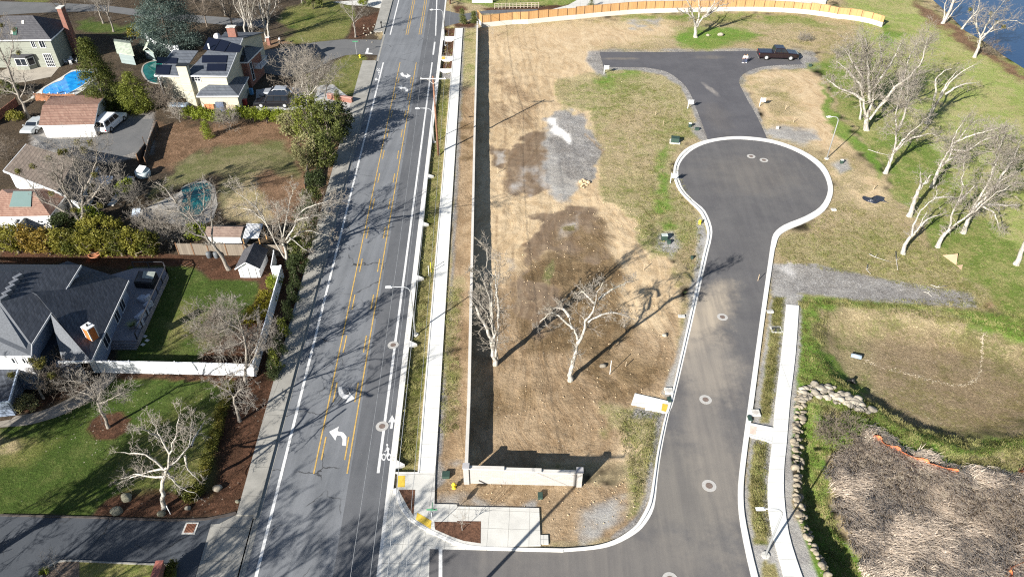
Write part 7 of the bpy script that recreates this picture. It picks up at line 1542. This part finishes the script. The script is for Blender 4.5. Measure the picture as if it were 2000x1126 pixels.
for px, d, lab in [((1516, 643.5), (.95, .8), 'dark drain grate in a pale frame on the east verge'), ((372, 1031.5), (.85, .85), 'rusty drain grate in the lower driveway')]:
    B = G(*px); e = empty('drain_grate', V3(B, .03), lab, 'drain'); mb = MB(); mb.box((0, 0, .0), (d[0] * 1.35, d[1] * 1.35, .08)); mb.build('frame', M_conc, e, local=True); mb = MB(); mb.box((0, 0, .03), (d[0], d[1], .04))
    for k in range(7): mb.box(((k - 3) * d[0] / 7, 0, .06), (.04, d[1], .03))
    mb.build('grate', plain('rust', (.22, .10, .06), .8) if px[0] < 900 else plain('grate_dark', (.06, .06, .06), .6), e, local=True)
for i, (x, y) in enumerate([(840, 343), (829.5, 437), (819, 542), (805, 671), (779, 906)]):
    p = G(x, y, .15); mb = MB(); mb.prism([(p.x - .35, p.y - .55), (p.x + .55, p.y), (p.x - .35, p.y + .55)], -.3, .16); one(mb, 'kerb_inlet', M_kerb, 'pointed kerb inlet, ' + ['topmost', 'second from the top', 'middle', 'just below the street lamp', 'nearest the bicycle symbol'][i] + ', on the planting strip', 'kerb inlet', 'pointed kerb inlets')
for px, nm in (((1307, 782), 0), ((1464, 818), 1)):
    p = G(*px); mb = MB(); mb.box((p.x, p.y, .1), (.35, .7, .22)); mb.box((p.x, p.y, .23), (.3, .62, .04)); one(mb, 'storm_inlet', M_green, ['green storm inlet at the west kerb of the new street', 'green storm inlet at the east kerb of the new street'][nm], 'drain inlet')
# culvert pipe, black figure-like drain, tarp, board, branches
p = GT(1672, 700); e = empty('culvert_pipe', p, 'grey culvert mouth at the west end of the stone channel', 'pipe'); mb = MB(); a, b = GT(1661, 696) + Vector((0, 0, .25)), GT(1681, 702) + Vector((0, 0, .35)); mb.tube([a, b], [.24, .26], 16); mb.build('pipe', plain('pipe_grey', (.30, .36, .42), .5), e, True); mb = MB(); mb.tube([b + (b - a).normalized() * .005, b + (b - a).normalized() * .03], [.21, .21], 16); mb.build('opening', M_black, e)
p = GT(1664, 747); e = empty('drain_riser', p, 'small black drain fitting on the bank by the culvert', 'drain pipe'); mb = MB(); mb.tube([p, p + Vector((0, 0, .55))], [.18, .18], 10); mb.tube([p + Vector((0, 0, .4)), p + Vector((-.7, 0, .3))], [.08, .08], 8); mb.tube([p + Vector((0, 0, .3)), p + Vector((.3, -.3, .1))], [.1, .1], 8); mb.build('pipe', M_black, e, True)
rng = np.random.RandomState(12); c0 = GT(1706, 390); bm = bmesh.new(); bmesh.ops.create_grid(bm, x_segments=26, y_segments=16, size=1)
for v in bm.verts: x_, y_ = v.co.x, v.co.y; v.co = Vector((c0.x + x_ * 1.5 + .4 * y_ * y_, c0.y + y_ * .8 + .3 * math.sin(x_ * 4), c0.z + .06 + max(0, .38 * float(fbm(np.array([x_ * 3 + 5.]), np.array([y_ * 3 + 9.]), 1.0, 3)[0] + .3) * (1 - x_ * x_) * (1 - y_ * y_) * 2)))
me = bpy.data.meshes.new('tarpaulin'); bmesh.ops.solidify(bm, geom=bm.faces[:], thickness=.03); bm.to_mesh(me); bm.free(); me.materials.append(gloss('black_sheet', (.025, .03, .045), .35)); o = bpy.data.objects.new('tarpaulin', me); COL.objects.link(o); tag(o, 'crumpled black plastic sheet on the dry verge', 'tarpaulin')
q = [G(1840, 499, .1), G(1867, 517, .1), G(1869, 497, .55)]; e = empty('plywood_board', G(1856, 508), 'triangular tan plywood board lying by the lower bank', 'board'); mb = MB(); mb.slab([G(1841, 498, .15), G(1868, 517, .1), G(1871, 495, .7)], .04); mb.build('board', plain('plywood', (.42, .31, .20), .8, .08), e); mb = MB(); mb.slab([G(1869, 518, .08), G(1881, 516, .15), G(1878, 527, .05)], .04); mb.build('offcut', plain('plywood', (.42, .31, .20), .8, .08), e)
for i, (L, lab) in enumerate([([(1697, 497), (1708, 503), (1724, 508), (1740, 513)], 'fallen white branch on the grass above the gravel track'), ([(1749, 492), (1750, 510), (1753, 529)], 'straight fallen branch standing out near the gravel track'), ([(1694, 518), (1692, 528), (1700, 536)], 'short curved fallen branch at the track edge'), ([(1817, 557), (1830, 562), (1850, 559)], 'long fallen branch on the right part of the gravel track'), ([(1803, 571), (1812, 573), (1819, 580)], 'small bent branch lying on the gravel track'), ([(1695, 293), (1712, 299), (1738, 305)], 'fallen white branch on the green bank by the forked tree')]):
    mb = MB(); P = [GT(x, y) + Vector((0, 0, .12)) for x, y in L]; mb.tube(P, [.07, .05, .03, .02][:len(P)], 6); mb.tube([P[1], P[1] + Vector((.6, .5, .2))], [.03, .015], 5); one(mb, 'fallen_branch', M_bark, lab, 'branch', 'fallen white branches', smooth=True)
# garden things, west side
p = G(206, 352, 2.0); e = empty('patio_umbrella', G(212, 382), 'white tilted patio umbrella by the brown-roofed house', 'umbrella'); mb = MB(); mb.tube([V3(G(214, 381), 0), V3(G(208, 360, 2.1), 2.2)], [.035, .03], 8); mb.build('pole', M_white, e, True)
mb = MB(); ap = V3(p, 2.75); cr = [G(190, 345, 2.1), G(221, 344, 2.3), G(217, 356, 1.9), G(201, 366, 1.9)]
for a, b in zip(cr, cr[1:] + cr[:1]): mb.slab([a, b, ap], .02)
mb.build('canopy', plain('canopy_white', (.80, .80, .86), .8, .05), e)
p = G(281, 343); e = empty('spa_tub', p, 'white domed garden tub with open lid beside the brown yard', 'tub'); mb = MB(); mb.lathe([(1.0, 0), (1.12, .45), (1.08, .85), (1.0, .88), (.95, .6), (0, .6)], tuple(p), 20); mb.build('shell', plain('tub_blue', (.5, .58, .6), .4, .05), e, True); mb = MB(); mb.slab([V3(p, 0) + Vector(v) for v in ((-1.0, -.3, .95), (.3, -.8, .95), (.6, .5, 1.35), (-.6, .9, 1.35))], .08); mb.build('lid', M_white, e)
p = G(417, 502); e = empty('water_barrels', p, 'pair of dark grey barrels against the wooden fence', 'barrels')
for k in (0, 1): mb = MB(); mb.lathe([(.32, 0), (.38, .35), (.35, .75), (.2, .85), (0, .86)], (p.x - .5 + k * .95, p.y, 0), 16); mb.build('barrel', plain('barrel_grey', (.10, .11, .12), .5), e, True)
mb = MB(); q = [G(262, 415), G(278, 415), G(275, 432), G(260, 432)]; e = empty('garden_table', q[0], 'pale garden table between the hedge and the teal pool', 'table'); mb.slab([V3(x, .75) for x in q], .06); mb.build('table_top', plain('pale_blue', (.55, .62, .70), .5), e)
for k in q: mb = MB(); c = sum((Vector(x) for x in q), Vector()) / 4; r_ = k.lerp(c, .15); mb.tube([V3(r_, 0), V3(r_, .72)], [.04, .04], 6); mb.build('leg', M_white, e)
e = empty('garden_steps', G(225, 390), 'pale stone garden steps beside the curving green shrub', 'steps')
for k in range(5): q = [G(210 + 8 * k, 402 - 9.5 * k), G(222 + 8 * k, 402 - 9.5 * k), G(232 + 8 * k, 390 - 9.5 * k), G(222 + 8 * k, 388 - 9.5 * k)]; mb = MB(); mb.prism([tuple(x[:2]) for x in q], -.1, .12 + .12 * k); mb.build('step', M_conc, e)
p = G(140, 123); e = empty('garden_chairs', p, 'white garden table with chairs beside the sage-green house', 'garden table'); mb = MB(); mb.lathe([(.55, .7), (.55, .74), (0, .74)], tuple(p), 16); mb.build('table_top', M_white, e)
for k in range(4): a = k * 1.57 + .4; mb = MB(); c = p + Vector((math.cos(a) * .9, math.sin(a) * .9, 0)); mb.box((c.x, c.y, .42), (.45, .45, .05), a); mb.box((c.x + math.cos(a) * .22, c.y + math.sin(a) * .22, .68), (.05, .45, .5), a); [mb.box((c.x + i * .18, c.y + j * .18, .2), (.04, .04, .42)) for i in (-1, 1) for j in (-1, 1)]; mb.build('chair', M_white, e)
# litter: bins by the solar house
for i, (x, y, c, lab) in enumerate([(492, 184, (.12, .32, .55), 'blue wheelie bin between the garage and the black off-roader'), (480, 205, (.35, .05, .04), 'dark red bin at the garage corner')]):
    p = G(x, y); e = empty('wheelie_bin', p, lab, 'bin'); mb = MB(); mb.box((0, 0, .5), (.6, .7, 1.0)); mb.build('body', plain('bin_%d' % i, c, .5), e, bevel=.04, local=True); mb = MB(); mb.box((0, 0, 1.04), (.66, .8, .07), 0, R(-5)); mb.build('lid', plain('bin_%d' % i, c, .5), e, bevel=.02, local=True); mb = MB(); mb.tube([(-.3, .3, .1), (.3, .3, .1)], [.1, .1], 10); mb.build('wheel', M_rubber, e, local=True)

# ------------------------------------------------------------------ vehicles (x forward)
def vehicle(name, label, P, yaw, L, Wd, prof, cab, paint, cat, pick=False, belt=1.0, roofz=1.75, glassz=(1.05, 1.62), wr=.38, axles=(.19, .8)):
    e = empty(name, P, label, cat, None, yaw); mb = MB()
    def loft(secs):                        # secs: (x, halfwidth, z0, z1)
        vs = []; fs = []; n = 8
        for x, hw, za, zb in secs: r = min(.13, (zb - za) / 3, hw / 3); vs += [(x, -hw, za + r), (x, -hw + r * .6, za), (x, hw - r * .6, za), (x, hw, za + r), (x, hw * .97, zb - r), (x, hw * .97 - r, zb), (x, -hw * .97 + r, zb), (x, -hw * .97, zb - r)]
        for i in range(len(secs) - 1):
            for j in range(n): fs.append((i * n + j, i * n + (j + 1) % n, (i + 1) * n + (j + 1) % n, (i + 1) * n + j))
        fs += [tuple(range(n)), tuple(range((len(secs) - 1) * n + n - 1, (len(secs) - 1) * n - 1, -1))]; return vs, [f[::-1] for f in fs]
    hw = Wd / 2; mb.mesh(*loft([(L * (p[0] - .5), hw * p[3], p[1], p[2]) for p in prof])); body = mb.build('body', paint, e, bevel=.02, local=True)
    x0, x1, x2, x3 = [L * (c - .5) for c in cab]; ti = .80
    mb = MB(); B_ = [(x0, -hw * .93, belt), (x3, -hw * .93, belt), (x3, hw * .93, belt), (x0, hw * .93, belt)]; T_ = [(x1, -hw * ti, roofz), (x2, -hw * ti, roofz), (x2, hw * ti, roofz), (x1, hw * ti, roofz)]
    mb.mesh(B_ + T_, [(0, 1, 5, 4), (1, 2, 6, 5), (2, 3, 7, 6), (3, 0, 4, 7), (4, 5, 6, 7)]); mb.build('cabin', paint, e, bevel=.06, local=True)
    b = [Vector(x) for x in B_]; t_ = [Vector(x) for x in T_]
    def pane(i, j, u0, u1, v0, v1, nm):
        f = lambda u, v: b[i].lerp(b[j], u).lerp(t_[i].lerp(t_[j], u), v)
        q = [f(u0, v0), f(u1, v0), f(u1, v1), f(u0, v1)]; n = (q[1] - q[0]).cross(q[3] - q[0]).normalized() * .02; m = MB(); m.mesh([p + n for p in q] + [p - n for p in q], [(0, 1, 2, 3), (7, 6, 5, 4), (0, 4, 5, 1), (1, 5, 6, 2), (2, 6, 7, 3), (3, 7, 4, 0)]); m.build(nm, M_glass, e, local=True)
    pane(1, 2, .06, .94, .12, .92, 'windscreen'); pane(3, 0, .08, .92, .25, .9, 'rear_window')
    k = 2 if pick else 3
    for i in range(k): 
        u0, u1 = .06 + .88 * i / k + .015, .06 + .88 * (i + 1) / k - .015; pane(0, 1, u0, u1, .2, .85, 'side_window'); pane(2, 3, 1 - u1, 1 - u0, .2, .85, 'side_window')
    for ax in axles:
        for s in (-1, 1):
            m = MB(); x = L * (ax - .5); y = s * (hw - .09); m.tube([(x, y - .12, wr), (x, y + .12, wr)], [wr, wr], 20); w_ = m.build('wheel', M_rubber, e, bevel=.03, local=True); m = MB(); m.tube([(x, y + s * .122, wr), (x, y + s * .135, wr)], [wr * .58, wr * .5], 14); rim = m.build('rim', plain('rim_grey', (.35, .36, .37), .35, .1), None); rim.parent = w_
    fx = L / 2; zf = prof[-1][2] - .22
    for s in (-1, 1):
        m = MB(); m.box((fx - .03, s * hw * .7, zf), (.1, .36, .17)); m.build('headlight', plain('lamp_clear', (.75, .77, .78), .2, .03), e, bevel=.02, local=True)
        m = MB(); m.box((-fx + .03, s * hw * .82, prof[0][2] - .2), (.1, .2, .28)); m.build('tail_light', plain('lamp_red', (.45, .02, .02), .3, .05), e, bevel=.02, local=True)
        m = MB(); m.box((x3 - .25, s * (hw + .1), belt + .12), (.16, .22, .16)); m.build('mirror', paint, e, bevel=.02, local=True)
    m = MB(); m.box((fx - .02, 0, .48), (.16, Wd * .94, .2)); m.box((-fx + .02, 0, .48), (.16, Wd * .94, .2)); split_build(m, 'bumper', M_black if not pick else plain('chrome_dark', (.12, .12, .12), .3), e, .04, True)
    if pick:
        m = MB(); bx0, bx1 = -fx + .12, x0 - .08; m.box(((bx0 + bx1) / 2, 0, prof[0][2] + .008), (bx1 - bx0, Wd * .82, .02)); m.build('bed_liner', M_rubber, e, local=True)
    return e
suv = [(0, .42, 1.02, .92), (.02, .34, 1.08, .98), (.35, .3, 1.1, 1), (.72, .3, 1.08, 1), (.95, .34, .98, .96), (1, .42, .88, .88)]
Mp = lambda n, c: gloss('paint_' + n, c, .25, 0, .6)
p = G(1517, 114); vehicle('pickup_truck', 'dark maroon-black pickup parked at the east end of the upper asphalt', Vector((p.x, p.y, .03)), R(-4), 7.9, 2.7, [(0, .6, 1.4, .94), (.02, .5, 1.5, 1), (.4, .5, 1.5, 1), (.72, .5, 1.5, 1), (.95, .52, 1.38, .96), (1, .6, 1.25, .86)], (.36, .39, .62, .74), Mp('maroon', (.012, .006, .008)), 'pickup truck', True, 1.45, 2.4, wr=.56)
p = G(537, 206); vehicle('off_roader', 'black boxy off-roader parked nose left in front of the garage', Vector((p.x, p.y, .03)), R(180), 6.9, 2.5, suv, (.02, .08, .6, .72), Mp('black', (.012, .012, .015)), 'car', False, 1.08, 2.35, wr=.5)
p = G(543, 187); vehicle('parked_car', 'silver car behind the black off-roader', Vector((p.x, p.y, .03)), R(180), 6.0, 2.3, suv, (.06, .2, .55, .72), Mp('silver', (.30, .32, .35)), 'car', False, 1.0, 1.6)
p = G(219, 246); vehicle('white_van', 'white estate van parked beside the red-roofed garage', Vector((p.x, p.y, .03)), R(84), 6.8, 2.5, suv, (.01, .05, .6, .74), Mp('white', (.72, .74, .76)), 'van', False, 1.05, 2.25, wr=.44)
p = G(71, 252); vehicle('parked_car', 'silver car parked nose out left of the red-roofed garage', Vector((p.x, p.y, .03)), R(-93), 5.4, 2.3, suv, (.08, .22, .55, .72), Mp('silver2', (.42, .45, .46)), 'car', False, .98, 1.5)
p = G(350, 211); e = empty('covered_boat', V3(p, 0), 'small covered trailer on the ground below the solar house', 'trailer'); mb = MB(); mb.box((p.x, p.y, .6), (3.4, 1.4, .5)); mb.build('body', plain('cover_blue', (.22, .28, .35), .7), e, bevel=.2); mb = MB(); mb.tube([(p.x - .5, p.y - .75, .3), (p.x - .5, p.y + .75, .3)], [.3, .3], 14); mb.build('wheel', M_rubber, e)

# ------------------------------------------------------------------ people
def skin(name, joints, edges, mat, parent, sub=2):
    me = bpy.data.meshes.new(name); me.from_pydata([j[:3] for j in joints], edges, []); o = bpy.data.objects.new(name, me); COL.objects.link(o); o.parent = parent
    m = o.modifiers.new('skin', 'SKIN'); m.use_smooth_shade = True
    for v, j in zip(me.skin_vertices[0].data, joints): v.radius = (j[3], j[3] if len(j) < 5 else j[4])
    me.skin_vertices[0].data[0].use_root = True; s = o.modifiers.new('sub', 'SUBSURF'); s.levels = s.render_levels = sub; me.materials.append(mat); return o
def person(px, label, yaw, s, top, legs_, hair, ph=0.0):
    B = G(*px, .028); e = empty('person', B, label, 'person', None, yaw); e.scale = (s, s, s); k = .09 + ph
    J = [(0, 0, .95, .15, .11), (0, 0, 1.15, .14, .10), (0, 0, 1.36, .17, .11), (0, 0, 1.48, .06, .06), (0, .01, 1.56, .055, .055), (0, .015, 1.63, .085, .095), (0, .01, 1.72, .075, .085),
         (-.18, 0, 1.4, .055), (-.24, .02, 1.14, .042), (-.2, .12, .92, .034), (-.19, .15, .84, .03), (.18, 0, 1.4, .055), (.25, -.01, 1.14, .042), (.24, .06, .9, .034), (.235, .08, .82, .03),
         (-.1, 0, .86, .09), (-.11, k, .5, .06), (-.11, k * .3, .1, .042), (-.11, k * .3 + .16, .05, .035), (.1, 0, .86, .09), (.11, -k * .2, .5, .06), (.11, -k, .1, .042), (.11, -k + .16, .05, .035)]
    E = [(0, 1), (1, 2), (2, 3), (3, 4), (4, 5), (5, 6), (2, 7), (7, 8), (8, 9), (9, 10), (2, 11), (11, 12), (12, 13), (13, 14), (0, 15), (15, 16), (16, 17), (17, 18), (0, 19), (19, 20), (20, 21), (21, 22)]
    skin('body', J, E, plain('skin_tone', (.55, .33, .23), .6, .05), e)
    f = .022; T = [(0, 0, .9, .18, .14), (0, 0, 1.15, .165, .125), (0, 0, 1.37, .19, .13), (-.185, 0, 1.4, .075), (-.245, .02, 1.14, .06), (-.215, .09, .98, .05), (.185, 0, 1.4, .075), (.255, -.01, 1.14, .06), (.245, .04, .97, .05)]
    skin('shirt', T, [(0, 1), (1, 2), (2, 3), (3, 4), (4, 5), (2, 6), (6, 7), (7, 8)], top, e)
    Lg = [(0, 0, .93, .16, .13), (-.1, 0, .84, .11), (-.11, k, .5, .08), (-.11, k * .3, .12, .065), (.1, 0, .84, .11), (.11, -k * .2, .5, .08), (.11, -k, .12, .065)]
    skin('trousers', Lg, [(0, 1), (1, 2), (2, 3), (0, 4), (4, 5), (5, 6)], legs_, e)
    for x, y in ((-.11, k * .3), (.11, -k)): m = MB(); m.box((x, y + .08, .05), (.11, .29, .1)); m.build('shoe', M_white, e, bevel=.03, local=True)
    m = MB(); m.lathe([(.075, -.1), (.1, -.02), (.098, .05), (.06, .095), (0, .105)], (0, -.01, 1.7), 14); m.build('hair', hair, e, True, local=True)
    for sx in (-1, 1):                     # hands: palm, four fingers and a thumb
        hx, hy, hz = (-.19, .155, .80) if sx < 0 else (.234, .085, .78); m = MB(); m.box((hx, hy, hz), (.03, .075, .085))
        for q_ in range(4): m.tube([(hx, hy - .03 + .02 * q_, hz - .04), (hx + .01 * -sx, hy - .03 + .02 * q_, hz - .075), (hx + .03 * -sx, hy - .03 + .02 * q_, hz - .10 + abs(q_ - 1.5) * .006)], [.009, .0085, .007], 6)
        m.tube([(hx, hy + .035, hz + .01), (hx - .01 * sx, hy + .06, hz - .02), (hx - .015 * sx, hy + .065, hz - .05)], [.011, .01, .008], 6); m.build('hand', plain('skin_tone', (.55, .33, .23), .6, .05), e, True, bevel=.006, local=True)
    m = MB(); m.lathe([(.012, -.01), (.014, .02), (0, .03)], (0, .1, 1.63), 6)
    for sx in (-1, 1): m.box((sx * .09, 0, 1.64), (.02, .04, .06)); m.box((sx * .035, .098, 1.66), (.02, .01, .01))
    m.box((0, .098, 1.585), (.045, .01, .01)); m.build('face', plain('skin_shade', (.35, .17, .12), .6, .05), e, True, local=True); return e
wt = plain('cloth_white', (.82, .82, .82), .85, .06, 4)
person((1451.5, 123.5), 'person in a white top and dark trousers, left one of the pair on asphalt', R(20), 1.05, wt, plain('cloth_navy', (.06, .07, .11), .9), plain('hair_brown', (.10, .055, .03), .8)); person((1456.5, 123), 'person in a white jacket and navy jeans, right one of the pair on asphalt', R(10), 1.0, wt, plain('cloth_denim', (.08, .10, .17), .9), plain('hair_blond', (.30, .20, .10), .8), .04)
# building beyond the fence
mb = MB(); q = [G(1465, 8), G(1612, 10), G(1620, -25), G(1465, -30)]; e = bpy.data.objects.get('shed_building'); mb.prism([tuple(x[:2]) for x in q], -.1, .35); mb.build('slab', M_conc, e)
mb = MB(); q = [G(1500, 2), G(1615, 3), G(1625, -25), G(1500, -25)]; mb.prism([tuple(x[:2]) for x in q], 0, 3.2); mb.build('wall', concrete('metal_grey', (.42, .43, .44)), e)
# ------------------------------------------------------------------ camera, light, air
cam = bpy.data.cameras.new('camera'); co = bpy.data.objects.new('camera', cam); COL.objects.link(co); cam.sensor_width = 36; cam.lens = F / 2000 * 36; cam.clip_end = 5000; cam.clip_start = 1
co.location = (0, 0, H); co.rotation_euler = (math.pi / 2 - PIT, 0, 0); scene.camera = co
sun = bpy.data.lights.new('sun', 'SUN'); so = bpy.data.objects.new('sun', sun); COL.objects.link(so); sun.energy = 5.0; sun.angle = R(.5); sun.color = (1, .95, .87)
d = Vector((math.sin(SUN_AZ) * math.cos(SUN_EL), math.cos(SUN_AZ) * math.cos(SUN_EL), -math.sin(SUN_EL))); so.rotation_euler = d.to_track_quat('-Z', 'Y').to_euler(); so.location = (0, 0, 90)
wd = bpy.data.worlds.new('World'); scene.world = wd; wd.use_nodes = True; nt = wd.node_tree; bg = nt.nodes['Background']; sky = nt.nodes.new('ShaderNodeTexSky'); sky.sky_type = 'NISHITA'; sky.sun_disc = False
sky.sun_elevation = SUN_EL; sky.sun_rotation = math.atan2(-d.x, -d.y); sky.altitude = 100; sky.air_density = 1.0; sky.dust_density = .6; nt.links.new(sky.outputs[0], bg.inputs[0]); bg.inputs[1].default_value = .05
vs = scene.view_settings; vs.view_transform = 'Standard'; vs.look = 'None'; vs.gamma = 1; vs.exposure = 1.3; vs.use_curve_mapping = False
scene.cycles.max_bounces = 5; scene.cycles.transparent_max_bounces = 4; scene.cycles.use_denoising = False; scene.cycles.filter_width = 1.15
